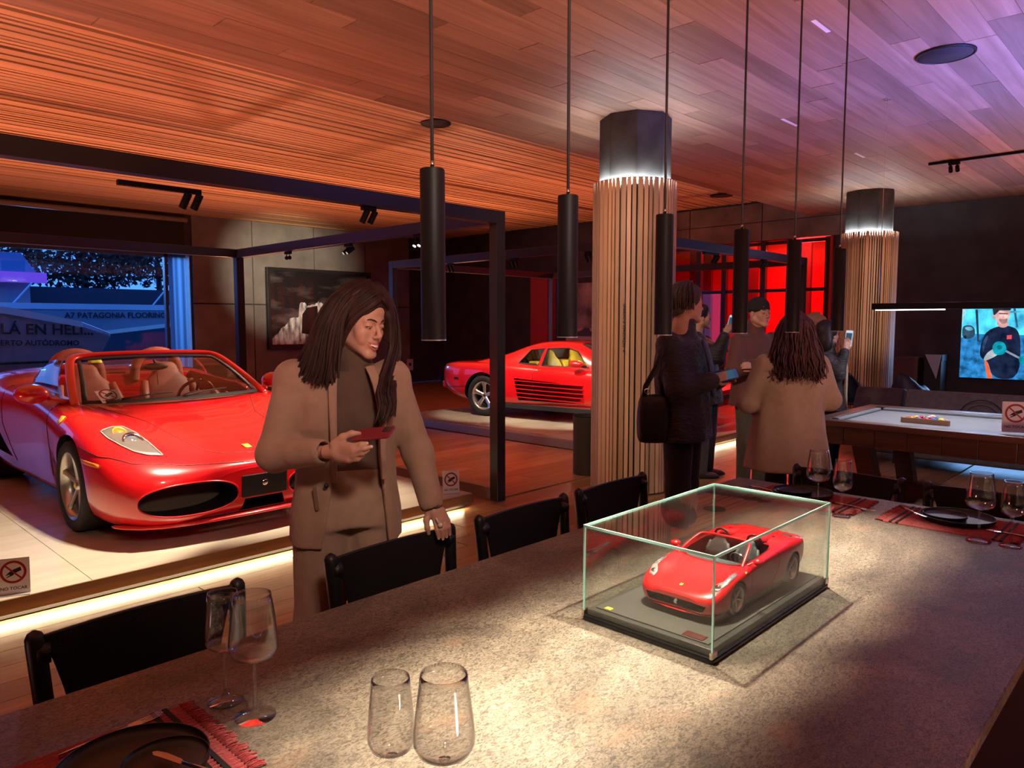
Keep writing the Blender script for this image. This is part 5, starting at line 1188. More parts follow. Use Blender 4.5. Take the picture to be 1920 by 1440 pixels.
def cloth_mat(name, col, rough=0.85, fold=0.35, fscale=9, weave=0.15, stretch=(1, 1, .5), noise=.08):
    if name in MATS: return MATS[name]
    m = pm(name, col, rough, noise=noise, nscale=25, sheen=.15); nt = m.node_tree; N = nt.nodes; L = nt.links
    tc = N.new('ShaderNodeTexCoord'); mp = N.new('ShaderNodeMapping'); mp.inputs['Scale'].default_value = stretch; L.new(tc.outputs['Object'], mp.inputs[0])
    a = N.new('ShaderNodeTexNoise'); a.inputs['Scale'].default_value = fscale; a.inputs['Detail'].default_value = 2; a.inputs['Distortion'].default_value = .8; L.new(mp.outputs[0], a.inputs['Vector'])
    b = N.new('ShaderNodeTexNoise'); b.inputs['Scale'].default_value = 350; L.new(tc.outputs['Object'], b.inputs['Vector'])
    p1 = N.new('ShaderNodeBump'); p1.inputs['Strength'].default_value = fold; p1.inputs['Distance'].default_value = .03; L.new(a.outputs[0], p1.inputs['Height'])
    p2 = N.new('ShaderNodeBump'); p2.inputs['Strength'].default_value = weave; p2.inputs['Distance'].default_value = .002; L.new(b.outputs[0], p2.inputs['Height']); L.new(p1.outputs[0], p2.inputs['Normal'])
    L.new(p2.outputs[0], N['Principled BSDF'].inputs['Normal']); return m
VROT = YAW - PI / 2
def view_empty(x, y, label):
    """figure frame: x to the picture's right, y away from the viewer"""
    o = empty('person', (x * math.sin(YAW) + y * math.cos(YAW), -x * math.cos(YAW) + y * math.sin(YAW), 0), VROT); tag(o, label, 'person'); return o
# ---- woman in a beige suit behind the second chair
OX, OY = -0.615, 2.70
wm = view_empty(OX, OY, 'smiling woman in a beige suit with long dark hair holding a red phone')
T = lambda p: np.array((p[0] - OX, p[1] - OY, p[2]))
shR, shL, elR, wrR, elL, wrL = map(T, ((-.792, 2.665, 1.400), (-.462, 2.785, 1.398), (-.842, 2.575, 1.135), (-.622, 2.440, 1.167), (-.362, 2.795, 1.100), (-.302, 2.745, .893)))
hipR, hipL = T((-.700, 2.655, .90)), T((-.545, 2.725, .90))
BLZ = cloth_mat('beige_suit_cloth', (0.33, 0.195, 0.140), .8, .45, 7); BLZ2 = cloth_mat('beige_trouser_cloth', (0.34, 0.21, 0.15), .8, .45, 7)
SWT = cloth_mat('taupe_knit', (0.105, 0.058, 0.042), .9, .10, 10, .5); HAIRD = pm('dark_brown_hair', (0.030, 0.010, 0.009), 0.58, noise=.5, nscale=40, stretch=(1, 1, .1), spec=.35)
tc = T((-.627, 2.722, 0)); hc = T((-.620, 2.695, 0)); tw = math.radians(20)
# body: head, neck, hands, trunk and legs in one mesh
hc_ = T((-.562, 2.712, 1.604)); fw = np.array((math.sin(math.radians(57)), -math.cos(math.radians(57)), -.24)); MH = basis(fw, (.04, 0, 1))
hf, HW = head_field(hc_, MH, .0032)
bf = Field((-.42, -.32, -.02), (.42, .32, 1.55), .014)
bf.stack([(.86, .14, .09, hc[0], hc[1]), (1.03, .12, .085, hc[0], hc[1]), (1.25, .14, .09, tc[0], tc[1]), (1.36, .13, .075, tc[0], tc[1]), (1.42, .05, .05, tc[0], tc[1])], tw, .02)
for a, b_, c in ((shR, elR, wrR), (shL, elL, wrL)): bf.chain([a, b_, c], [.042, .034, .023], .02)
for hp, fx in ((hipR, -.01), (hipL, .02)): bf.chain([hp, (hp[0] + fx, hp[1], .48), (hp[0] + fx, hp[1] + .03, .08), (hp[0] + fx, hp[1] - .07, .03)], [.085, .055, .038, .03], .02)
# right hand under the phone, left hand over the chair back
rh = Field(T((-.66, 2.30, 1.08)), T((-.40, 2.50, 1.30)), .0028)
rh.cone(wrR, T((-.585, 2.422, 1.172)), .024, .026, .01); pal = T((-.575, 2.418, 1.172))
RF = [[(-.522, 2.378, 1.196), (-.492, 2.366, 1.205), (-.474, 2.370, 1.207)], [(-.515, 2.368, 1.182), (-.480, 2.356, 1.193), (-.458, 2.362, 1.197)], [(-.520, 2.374, 1.166), (-.488, 2.364, 1.176), (-.470, 2.368, 1.184)], [(-.535, 2.383, 1.150), (-.506, 2.374, 1.155), (-.488, 2.374, 1.166)]]
for i, (a, b_, c) in enumerate(RF):
    A, B, C_ = T(a), T(b_), T(c); rh.cone(pal + (0, 0, .020 - .013 * i), A, .018, .0115, .012); rh.chain([A, B, C_], [.0100, .0088, .0066], .004)
rh.chain([T((-.590, 2.415, 1.196)), T((-.560, 2.406, 1.222)), T((-.530, 2.404, 1.234)), T((-.506, 2.406, 1.234))], [.017, .0125, .0105, .008], .008)
lh = Field(T((-.37, 2.62, .74)), T((-.18, 2.84, .96)), .0028); lh.cone(T((-.303, 2.748, .905)), T((-.296, 2.738, .880)), .023, .023, .01)
LF = [[(-.290, 2.722, .852), (-.283, 2.706, .822), (-.276, 2.704, .792)], [(-.272, 2.728, .856), (-.266, 2.708, .822), (-.260, 2.708, .788)], [(-.257, 2.738, .853), (-.251, 2.716, .825), (-.247, 2.716, .794)], [(-.246, 2.748, .845), (-.240, 2.728, .824), (-.236, 2.730, .800)]]
for i, (a, b_, c) in enumerate(LF):
    A, B, C_ = T(a), T(b_), T(c); lh.cone(T((-.300 + .010 * i, 2.738 + .004 * i, .884)), A, .016, .0115, .012); lh.chain([A, B, C_], [.0100, .0088, .0066], .004)
lh.chain([T((-.315, 2.735, .882)), T((-.324, 2.720, .855)), T((-.320, 2.712, .828)), T((-.315, 2.715, .806))], [.015, .0118, .010, .0075], .007)
body = mesh_obj('body', [(*hf.mesh(2), 0), (*bf.mesh(2), 0), (*rh.mesh(1), 0), (*lh.mesh(1), 0)], [SKINF], wm)
face_parts(body, HW, MH, 1.0, SKINF, 'smile')
NAIL = pm('nail_pink', (0.72, 0.42, 0.36), .25)
for tip, prv in [(T(f[2]), T(f[1])) for f in RF[:3] + LF]:
    d = tip - prv; d /= np.linalg.norm(d); up = np.array((0, -1, .35)) if tip[2] > 1.0 else np.array((0, -1, .1)); up = up - d * (up @ d); up /= np.linalg.norm(up)
    M_ = frame_mat(tuple(tip + up * .0052), tuple(d), tuple(np.cross(up, d))); MB().prism(rrect(.010, .0075, .003, 3), -.0008, .0010, M_).build('fingernail', NAIL, body)
# sweater, trousers, blazer
sf = Field((-.30, -.26, .98), (.30, .26, 1.60), .0065)
sf.stack([(1.00, .150, .108, hc[0], hc[1]), (1.08, .145, .105, hc[0], hc[1]), (1.20, .155, .115, tc[0], tc[1]), (1.28, .162, .122, tc[0], tc[1]), (1.37, .160, .095, tc[0], tc[1]), (1.42, .10, .075, tc[0], tc[1])], tw, .02)
for q in (-1, 1): sf.ell((tc[0] + math.cos(tw) * q * .07 + math.sin(tw) * .065, tc[1] + math.sin(tw) * q * .07 - math.cos(tw) * .085, 1.235), (.062, .050, .058), None, .04)
nb = T((-.578, 2.728, 1.425)); nt_ = HW((0, -.030, -.118)); sf.cone(nb, nt_, .066, .058, .02); sf.cone(nt_ - np.array((0, 0, .012)), nt_, .063, .062, .006)
sw_ = mesh_obj('sweater', [(*sf.mesh(2), 0)], [SWT], wm)
tf = Field((-.36, -.30, .06), (.36, .34, 1.12), .008)
tf.stack([(.86, .178, .132, hc[0], hc[1]), (.95, .172, .128, hc[0], hc[1]), (1.04, .150, .112, hc[0], hc[1]), (1.075, .148, .110, hc[0], hc[1])], tw, .015, p=2.1)
for hp, fx in ((hipR, -.015), (hipL, .025)): tf.chain([hp + np.array((0, 0, -.02)), (hp[0] + fx, hp[1] - .01, .50), (hp[0] + fx, hp[1] + .02, .09)], [.108, .090, .085], .025)
tr_ = mesh_obj('trousers', [(*tf.mesh(2), 0)], [BLZ2], wm)
jf = Field((-.46, -.40, .76), (.46, .36, 1.50), .0068)
jf.stack([(.795, .205, .150, hc[0], hc[1]), (.90, .202, .148, hc[0], hc[1]), (1.00, .185, .140, hc[0], hc[1]), (1.10, .182, .142, tc[0], tc[1]), (1.22, .192, .158, tc[0], tc[1]), (1.32, .200, .148, tc[0], tc[1]), (1.395, .188, .105, tc[0], tc[1]), (1.435, .120, .080, tc[0], tc[1]), (1.455, .09, .07, tc[0], tc[1])], tw, .02, fold=.004)
for a in (shR, shL): jf.ell(a + np.array((0, 0, -.005)), (.072, .070, .062), None, .03)
jf.chain([shR, elR, elR + (wrR - elR) * .86], [.066, .062, .046], .03); jf.chain([shL, elL, elL + (wrL - elL) * .88], [.064, .056, .047], .03)
# hollow: room for the sweater, then the open front
jf.stack([(.70, .186, .131, hc[0], hc[1]), (.95, .172, .122, hc[0], hc[1]), (1.12, .160, .118, tc[0], tc[1]), (1.24, .168, .134, tc[0], tc[1]), (1.36, .165, .10, tc[0], tc[1]), (1.47, .075, .068, tc[0], tc[1])], tw, .006, True)
fx_, fy_ = math.sin(tw), -math.cos(tw); ofs = lambda z, u: (hc[0] + fx_ * .25 + math.cos(tw) * u, hc[1] + fy_ * .25 + math.sin(tw) * u)
jf.stack([(.70, .135, .22, *ofs(0, .012)), (.90, .105, .22, *ofs(0, .022)), (1.10, .082, .22, *ofs(0, .030)), (1.30, .082, .22, *ofs(0, .030)), (1.42, .060, .24, *ofs(0, .025)), (1.50, .058, .28, *ofs(0, .02))], tw, .005, True, p=6)
for wr_, el_ in ((wrR, elR), (wrL, elL)): jf.cone(el_ + (wr_ - el_) * .72, wr_ + (wr_ - el_) * .1, .031, .034, .004, True)
bz = mesh_obj('blazer', [(*jf.mesh(2), 0)], [BLZ], wm)
def tor(u, v, z): return (hc[0] + math.cos(tw) * u + fx_ * v, hc[1] + math.sin(tw) * u + fy_ * v, z)
for us in ((-.040, -.052, -.057, -.057, -.056), (.088, .104, .116, .116, .118)):
    pth = [tor(u, v, z) for u, v, z in zip(us, (.055, .098, .146, .147, .140), (1.44, 1.385, 1.27, 1.15, 1.04))]
    MB().tube([tuple(p) for p in bspl(pth, 16, .5)], [(.020 - .0009 * i, .0045) for i in range(16)], 10, up=(1, .4, 0)).build('lapel', BLZ, bz, smooth=True)
MB().prism(rrect(.012, .085, .004, 3), -.003, .003, frame_mat(tor(-.120, .128, .985), (.95, -.3, .08), (-.18, 0, 1))).build('pocket_welt', cloth_mat('beige_shadow_cloth', (0.20, 0.12, 0.075)), bz)
MB().lathe([(0, .004), (.008, .003), (.009, 0)], 16, frame_mat(tor(-.085, .141, 1.03), (.94, .3, 0), (0, 0, 1))).build('button', BLACK, bz, smooth=True)
for hp, fx in ((hipR, -.015), (hipL, .025)):
    s_ = MB(); s_.loft([[(hp[0] + fx + w_ * math.cos(a), hp[1] + y_, zc + h_ * math.sin(a)) for a in np.linspace(0, 2 * PI, 14, endpoint=False)] for y_, w_, zc, h_ in ((.07, .028, .045, .04), (.02, .038, .045, .044), (-.06, .042, .035, .034), (-.13, .038, .025, .024), (-.17, .015, .02, .012))]); s_.build('shoe', pm('beige_shoe', (0.35, 0.25, 0.18), .5), wm, smooth=True)
# hair: skull cap plus long locks
def gd(pts): return [tuple(HW(p)) if len(p) == 3 else tuple(T(p[:3])) for p in pts]
X_ = 1
# near side (picture left), swept back over the shoulder; far side one long wave over the chest
near = [
  gd([(-0.518, 2.741, 1.742, 1), (-0.556, 2.641, 1.690, 1), (-0.605, 2.618, 1.625, 1), (-0.618, 2.612, 1.543, 1), (-0.630, 2.608, 1.468, 1), (-0.625, 2.592, 1.398, 1)]),
  gd([(-0.526, 2.742, 1.748, 1), (-0.592, 2.640, 1.700, 1), (-0.638, 2.605, 1.609, 1), (-0.652, 2.590, 1.525, 1), (-0.657, 2.576, 1.441, 1), (-0.67, 2.566, 1.382, 1)]),
  gd([(-0.544, 2.752, 1.752, 1), (-0.614, 2.658, 1.705, 1), (-0.664, 2.62, 1.609, 1), (-0.688, 2.602, 1.515, 1), (-0.711, 2.596, 1.44, 1), (-0.728, 2.592, 1.398, 1)]),
  gd([(-0.57, 2.783, 1.754, 1), (-0.645, 2.718, 1.704, 1), (-0.692, 2.67, 1.61, 1), (-0.725, 2.642, 1.514, 1), (-0.756, 2.636, 1.447, 1), (-0.779, 2.644, 1.418, 1)]),
  gd([(-0.585, 2.815, 1.744, 1), (-0.665, 2.785, 1.684, 1), (-0.715, 2.74, 1.6, 1), (-0.750, 2.702, 1.512, 1), (-0.785, 2.697, 1.449, 1), (-0.807, 2.715, 1.428, 1)])]
far = [
  gd([(-0.506, 2.742, 1.744, 1), (-0.460, 2.717, 1.696, 1), (-0.445, 2.732, 1.63, 1), (-0.446, 2.744, 1.53, 1), (-0.467, 2.696, 1.434, 1), (-0.486, 2.619, 1.362, 1), (-0.46, 2.574, 1.3, 1), (-0.473, 2.559, 1.235, 1)]),
  gd([(-0.506, 2.762, 1.747, 1), (-0.455, 2.757, 1.689, 1), (-0.441, 2.77, 1.61, 1), (-0.439, 2.773, 1.52, 1), (-0.454, 2.735, 1.431, 1), (-0.468, 2.649, 1.359, 1), (-0.44, 2.594, 1.303, 1), (-0.452, 2.57, 1.249, 1)]),
  gd([(-0.518, 2.802, 1.749, 1), (-0.460, 2.806, 1.679, 1), (-0.442, 2.819, 1.59, 1), (-0.437, 2.822, 1.508, 1), (-0.436, 2.785, 1.428, 1), (-0.439, 2.71, 1.369, 1), (-0.422, 2.646, 1.324, 1), (-0.426, 2.623, 1.284, 1)])]
capf = Field(hc_ - np.array((.30, .2, .28)), hc_ + .2, .0055)
capf.ell(HW((0, -.026, .042)), (.085, .104, .092), MH, .01); capf.ell(HW((0, -.06, -.05)), (.085, .070, .09), MH, .03)
for g in near[2:]:
    c = [np.array(p) + (hc_ - np.array(p)) * .30 * (1 if i < 3 else .45) for i, p in enumerate(g)]; capf.chain(c, [.022, .03, .033, .03, .024, .012], .02)
for g in far[:2]: capf.chain([np.array(p) + (hc_ - np.array(p)) * .16 for p in g[:4]], [.025, .028, .026, .02], .015)
capf.ell(HW((0, .036, .060)), (.070, .058, .058), MH, .012); capf.ell(HW((0, .100, -.046)), (.070, .092, .112), MH, .008, True); capf.ell(HW((-.008, .135, .046)), (.044, .070, .036), MH, .012, True)
hr = mesh_obj('hair', [(*capf.mesh(3), 0)], [HAIRD], wm)
hair_locks('hair_locks', near, HAIRD, hr, 420, 5, .0085, .0065, .25, .008, .33)
fr_n = [gd([(.000, .088, .106), (.022, .094, .092), (.050, .078, .062), (.074, .044, .016), (.080, .022, -.040), (.078, .005, -.10)]),
        gd([(.000, .060, .122), (.030, .062, .112), (.064, .044, .074), (.084, .016, .020), (.090, -.004, -.040), (.090, -.02, -.11)]),
        gd([(.000, .020, .134), (.040, .016, .122), (.076, -.006, .076), (.094, -.026, .020), (.098, -.040, -.040), (.10, -.05, -.12)])]
hair_locks('hair_locks', fr_n, HAIRD, hr, 120, 15, .0080, .003, .4, .003, .33)
fr_f = [[tuple(HW((-x, y, z))) for x, y, z in ((.000, .088, .106), (.022, .094, .092), (.050, .078, .062), (.072, .050, .020), (.080, .030, -.030))], [tuple(HW((-x, y, z))) for x, y, z in ((.000, .050, .126), (.030, .050, .116), (.068, .030, .074), (.086, .010, .020), (.090, -.01, -.04))]]
hair_locks('hair_locks', fr_f, HAIRD, hr, 70, 16, .0080, .003, .4, .003, .33)
hair_locks('hair_locks', far, HAIRD, hr, 130, 8, .0080, .005, .25, .010, .33)
# things in her hands
ph = empty('phone', (0, 0, 0)); tag(ph, 'dark red phone held in the right hand of the woman in beige', 'phone')
MW = Matrix.Translation(wm.location) @ Matrix.Rotation(VROT, 4, 'Z')
pa, pb_, pd = Vector(T((-.515, 2.378, 1.214))), Vector(T((-.486, 2.440, 1.245))), Vector(T((-.428, 2.352, 1.226)))
mp_ = frame_mat(tuple((pb_ + pd) / 2), tuple(pd - pa), tuple(pb_ - pa)); ph.matrix_world = MW @ mp_
PHM = pm('phone_case_red', (0.20, 0.018, 0.028), .35)
MB().prism(rrect(.140, .070, .011, 5), -.004, .004).build('body', PHM, ph, bevel=.0015)
MB().prism(rrect(.030, .032, .008, 4, .048, .012), .004, .0055).build('camera_island', pm('camera_glass', (0.02, 0.02, 0.022), .1), ph)
MB().prism(rrect(.030, .032, .008, 4, .048, .012), -.0056, -.004).build('camera_island', pm('camera_glass', (0.02, 0.02, 0.022), .1), ph)
for cx, cy in ((.041, .019), (.041, .005), (.055, .012)): MB().lathe([(0, -.007), (.0052, -.007), (.0056, -.0055)], 16, Matrix.Translation((cx, cy, 0))).build('camera_lens', CHROME, ph)
eb = empty('earbud', (0, 0, 0)); tag(eb, 'pale earbud held between the fingers on the chair back', 'earbud')
eb.matrix_world = MW @ Matrix.Translation(Vector(T((-.268, 2.700, .842))))
MB().lathe([(0, -.010), (.006, -.009), (.009, -.003), (.0085, .003), (.004, .008), (0, .009)], 16, Matrix.Rotation(1.2, 4, 'Y')).build('bud', pm('pale_plastic', (0.72, 0.60, 0.52), .4), eb, smooth=True)
MB().tube([(-.002, 0, .003), (-.012, -.001, .016), (-.017, -.001, .028)], [.0038, .0034, .003], 8).build('stem', MATS['pale_plastic'], eb, smooth=True)
# ---- visitors further back
def figure(o, label, J, fwd, skin, female, top, trous, shoe, hem=.86, tin=.0, arm=.058, leg=.085, hair=None, hairmat=None, collar=True, curl=(.5, .55, .6, .65), mouth='calm', flare=.0, hs=1.0, up=(0, 0, 1), ch=0.0, hp=True):
    p = view_empty(o[0], o[1], label); A = {k: np.array(v, float) for k, v in J.items()}
    ax = A['shF'] - A['shN']; yaw = math.atan2(ax[1], ax[0]); sw = np.linalg.norm(ax[:2]) / 2; sw = max(sw, .17); mid = (A['shN'] + A['shF']) / 2; hip = (A['hipN'] + A['hipF']) / 2; zs = mid[2]
    M = basis(fwd, up); hf, W = head_field(A['head'], M, .0055, hs, female)
    b = Field((-.55, -.55, -.02), (.55, .55, 1.75), .02)
    b.stack([(hip[2] - .03, .13, .09, hip[0], hip[1]), (hip[2] + .15, .115, .085, hip[0], hip[1]), (zs - .1, sw * .75, .09, mid[0], mid[1]), (zs + .02, sw * .6, .07, mid[0], mid[1])], yaw, .03)
    b.cone(mid, A['neck'] + np.array((0, 0, .03)), .055, .05, .02)
    for s in 'NF':
        b.chain([A['sh' + s], A['el' + s], A['wr' + s]], [.042, .034, .024], .02); h_ = A['hip' + s]
        b.chain([h_, (h_[0], h_[1] - .01, .47), (h_[0], h_[1] + .02, .08)], [.08, .05, .035], .02)
    hands = []
    for s in 'NF':
        d = A['wr' + s] - A['el' + s]; side = 1 if s == 'N' else -1
        n_ = np.cross(d, np.array((0, 0, 1.0))) * side + np.array((0, -.3, .2)); hands.append((*hand_field(A['wr' + s], d, n_, side, .0055, curl, .95).mesh(1), 0))
    body = mesh_obj('body', [(*hf.mesh(1), 0), (*b.mesh(2), 0)] + hands, [skin], p)
    face_parts(body, W, M, hs, skin, mouth)
    t = Field((-.62, -.6, min(hem, .8) - .06), (.62, .6, 1.72), .011); z0 = hem
    a0 = sw + .035 + tin
    rows = [(zs + .075, .062 + tin * .3, .066 + tin * .3, A['neck'][0], A['neck'][1]), (zs + .045, a0 * .62, .085 + tin * .5, mid[0], mid[1]), (zs, a0 * .93, .115 + tin * .7, mid[0], mid[1]), (zs - .15, a0 * .98, .135 + tin, mid[0], mid[1]), (hip[2] + .16, a0 * .90, .13 + tin, hip[0] * .6 + mid[0] * .4, hip[1] * .6 + mid[1] * .4), (min(hip[2], zs - .3), a0 * .95 + flare * .3, .14 + tin + flare * .3, hip[0], hip[1])]
    if z0 < hip[2] - .05: rows.append((z0, a0 * 1.0 + flare, .15 + tin + flare, hip[0], hip[1]))
    t.stack(rows, yaw, .03, fold=.006)
    for s in 'NF':
        q = A['wr' + s] - A['el' + s]; t.chain([A['sh' + s], A['el' + s], A['el' + s] + q * .92], [arm + .012 + tin * .4, arm + .004 + tin * .4, arm * .8 + tin * .3], .035)
    if collar: t.cone(A['neck'] + np.array((0, 0, -.04)), A['neck'] + np.array((0, 0, .03 + ch)), .080 * hs, .074 * hs, .03)
    tp = mesh_obj('jacket', [(*t.mesh(2), 0)], [top], p)
    if hp:
        f = Field((-.42, -.42, .03), (.42, .42, hip[2] + .2), .013)
        f.stack([(hip[2] - .06, .165, .125, hip[0], hip[1]), (hip[2] + .14, .145, .105, hip[0], hip[1])], yaw, .03)
        for s in 'NF': h_ = A['hip' + s]; f.chain([h_, (h_[0], h_[1] - .01, .47), (h_[0], h_[1] + .02, .09)], [leg + .015, leg - .01, leg - .022], .025)
        mesh_obj('trousers', [(*f.mesh(2), 0)], [trous], p)
    for s in 'NF':
        h_ = A['hip' + s]; dr = np.array((fwd[0], fwd[1], 0)); dr /= np.linalg.norm(dr); sd = np.array((-dr[1], dr[0], 0)); c = np.array((h_[0], h_[1] + .02, 0)); sh = MB()
        sh.loft([[tuple(c + dr * a + sd * w_ * math.cos(q) + np.array((0, 0, zc + hh * math.sin(q)))) for q in np.linspace(0, 2 * PI, 12, endpoint=False)] for a, w_, zc, hh in ((-.09, .03, .045, .04), (-.03, .04, .05, .048), (.06, .045, .04, .038), (.15, .042, .03, .028), (.19, .015, .02, .014))]); sh.build('shoe', shoe, p, smooth=True)
    if hair:
        c = Field(A['head'] - .3 * hs, A['head'] + .3 * hs, .006); E = lambda q, r, k=.012, sub=False: c.ell(W(q), np.array(r) * hs, M, k, sub)
        if hair == 'short':
            E((0, -.024, .046), (.089, .110, .096)); E((0, .030, .075), (.066, .060, .050), .02); E((0, -.080, -.02), (.070, .050, .07), .02); E((0, .115, -.040), (.11, .082, .095), .01, True); E((0, .01, -.105), (.13, .13, .055), .01, True)
        elif hair == 'beanie':
            E((0, -.020, .058), (.088, .108, .085)); E((0, -.018, .034), (.090, .110, .040), .01); E((0, .04, -.12), (.14, .16, .125), .006, True)
        elif hair == 'bob':
            E((0, -.026, .044), (.095, .114, .100)); E((0, .030, .072), (.070, .064, .052), .02); E((0, -.05, -.03), (.094, .080, .07), .03); E((0, .105, -.04), (.068, .088, .105), .01, True)
        else:
            E((0, -.026, .044), (.096, .114, .100)); E((0, .030, .072), (.070, .064, .052), .02); E((0, -.07, -.06), (.10, .07, .12), .03); E((0, .105, -.04), (.066, .086, .105), .01, True)
        ho = mesh_obj('beanie' if hair == 'beanie' else 'hair', [(*c.mesh(2), 0)], [hairmat], p)
        return p, A, W, M, tp, ho
    return p, A, W, M, tp, None
BLKJ = cloth_mat('black_quilted_jacket', (0.016, 0.012, 0.014), .6, .6, 14, .1, (1, 1, 3)); BLKT = cloth_mat('black_trousers', (0.008, 0.007, 0.009), .8); JEAN = cloth_mat('grey_jeans', (0.05, 0.04, 0.045), .8)
MARO = cloth_mat('maroon_jacket', (0.085, 0.026, 0.024), .75, .45, 9); OLIV = cloth_mat('olive_trousers', (0.055, 0.045, 0.03), .85); CAMEL = cloth_mat('camel_coat', (0.36, 0.235, 0.165), .9, .30, 5); SHOE = pm('dark_shoe', (0.03, 0.02, 0.018), .5); SHOEB = pm('brown_shoe', (0.07, 0.035, 0.025), .5)
GREYH = pm('grey_brown_hair', (0.040, 0.020, 0.016), .6, noise=.5, nscale=60); BLKH = pm('black_knit', (0.012, 0.010, 0.011), .9, bump=.6, bscale=150); BLND = pm('blond_hair', (0.30, 0.15, 0.08), .55, noise=.3, nscale=50); DRKH = pm('near_black_hair', (0.014, 0.007, 0.008), .5)
# man with shoulder bag, seen from behind, looking to the right
pA = figure((1.175, 5.039), 'man in dark quilted jacket with a black shoulder bag, seen from behind', {'head': (0.020, -0.012, 1.725), 'neck': (0.003, 0.0, 1.540), 'shN': (-0.125, -0.130, 1.455), 'shF': (0.118, 0.163, 1.455), 'elN': (-0.072, -0.2, 1.150), 'wrN': (0.161, -0.194, 1.223), 'elF': (0.199, 0.16, 1.15), 'wrF': (0.276, -0.003, 1.223), 'hipN': (-0.045, -0.1, 0.92), 'hipF': (0.046, 0.038, 0.92)}, (.93, .30, .0), SKINM, False, BLKJ, BLKT, SHOE, .80, .025, .066, .095, 'short', GREYH, hs=1.06, ch=.075)
def short_locks(fig, mat, n, seed, r, ln=1.0):
    G_ = []
    for a in np.linspace(-1.75, 1.75, 11):
        x, y = math.sin(a), -math.cos(a)
        G_.append([tuple(fig[2](q)) for q in ((x * .015, .02 + y * .02, .143), (x * .062, -.02 + y * .075, .118), (x * .090, -.025 + y * .108, .060), (x * .094, -.028 + y * .112, .015), (x * .090, -.03 + y * .105, -.035 * ln))])
    hair_locks('hair_locks', G_, mat, fig[5], n, seed, r, .006, .4, .006, .5)
short_locks(pA, GREYH, 200, 31, .007)
bg_ = empty('shoulder_bag', (0, 0, 0)); tag(bg_, 'black shoulder bag hanging at the hip of the man in the quilted jacket', 'bag'); bg_.matrix_world = Matrix.Translation(pA[0].location) @ Matrix.Rotation(VROT, 4, 'Z')
BAGM = pm('black_bag_leather', (0.012, 0.010, 0.012), .4, bump=.2, bscale=90)
b = MB(); b.loft([[(-.235 + w_ * math.copysign(abs(math.cos(a)) ** .6, math.cos(a)), -.19 + d_ * math.copysign(abs(math.sin(a)) ** .6, math.sin(a)), z) for a in np.linspace(0, 2 * PI, 24, endpoint=False)] for z, w_, d_ in ((.80, .085, .05), (.82, .105, .062), (.95, .112, .066), (1.08, .100, .055), (1.13, .085, .035))]); b.build('body', BAGM, bg_, smooth=True, sub=1)
MB().tube([(-.30, -.19, 1.10), (-.29, -.20, 1.18), (-.22, -.225, 1.32), (-.17, -.20, 1.44), (-.10, -.12, 1.515), (.02, .02, 1.50)], [(.018, .006)] * 6, 8).build('strap', BAGM, bg_, smooth=True); MB().tube([(-.17, -.19, 1.10), (-.20, -.22, 1.24), (-.18, -.23, 1.34)], [(.014, .005)] * 3, 8).build('strap', BAGM, bg_, smooth=True)
MB().lathe([(.012, 0), (.018, .003), (.012, .006)], 14, frame_mat((-.285, -.215, 1.15), (1, 0, 0), (0, 0, 1)), closed=True).build('buckle', CHROME, bg_)
def held_phone(o, P, loc, nrm, up, label, lit, case=(0.02, 0.02, 0.022)):
    e = empty('phone', (0, 0, 0)); tag(e, label, 'phone'); n = Vector(nrm).normalized(); u = Vector(up); x = u.cross(n).normalized()
    e.matrix_world = Matrix.Translation(P.location) @ Matrix.Rotation(VROT, 4, 'Z') @ frame_mat(loc, tuple(x), tuple(u))
    MB().prism(rrect(.075, .155, .010, 4), -.004, .004).build('body', pm('phone_' + label.split()[0], case, .3), e, bevel=.001); MB().prism(rrect(.068, .146, .008, 4), .0042, .005).build('screen', emit('phone_screen_' + label.split()[0], lit, 0.9), e)
    MB().box(-.030, .030, -.02, .05, .0052, .0056).build('preview', emit('phone_preview', (0.03, 0.08, 0.12), .8), e)
held_phone(0, pA[0], (.245, -.19, 1.250), (-.35, -.8, .5), (.95, -.1, .25), 'blue phone held low by the man with the shoulder bag', (0.03, 0.045, 0.11), (0.03, 0.04, 0.10))
SCF = cloth_mat('blue_scarf', (0.06, 0.09, 0.22), .9, .5, 14)
MB().tube([(.10, -.10, 1.50), (.15, -.12, 1.38), (.17, -.13, 1.22), (.19, -.12, 1.08)], [(.02, .035), (.022, .04), (.022, .04), (.02, .03)], 10).build('scarf', SCF, pA[0], smooth=True, sub=1)
# man behind him raising a phone
pB = figure((1.975, 7.483), 'man in black coat and grey jeans raising a phone behind the man with the bag', {'head': (-0.075, -0.053, 1.655), 'neck': (-0.085, 0.032, 1.474), 'shN': (-0.125, -0.136, 1.385), 'shF': (0.052, 0.225, 1.385), 'elN': (0.053, -0.185, 1.267), 'wrN': (0.135, -0.205, 1.475), 'elF': (0.181, 0.211, 1.209), 'wrF': (0.20, 0.032, 1.43), 'hipN': (-0.035, -0.07, 0.87), 'hipF': (0.07, 0.079, 0.87)}, (.95, .1, .05), SKINM, False, BLKJ, JEAN, SHOE, .78, .02, .062, .085, 'short', DRKH, ch=.03)
held_phone(0, pB[0], (.215, -.14, 1.60), (-.55, -.8, .1), (.25, .0, 1), 'black phone raised high by the man behind the bag carrier', (0.35, 0.55, 0.60))
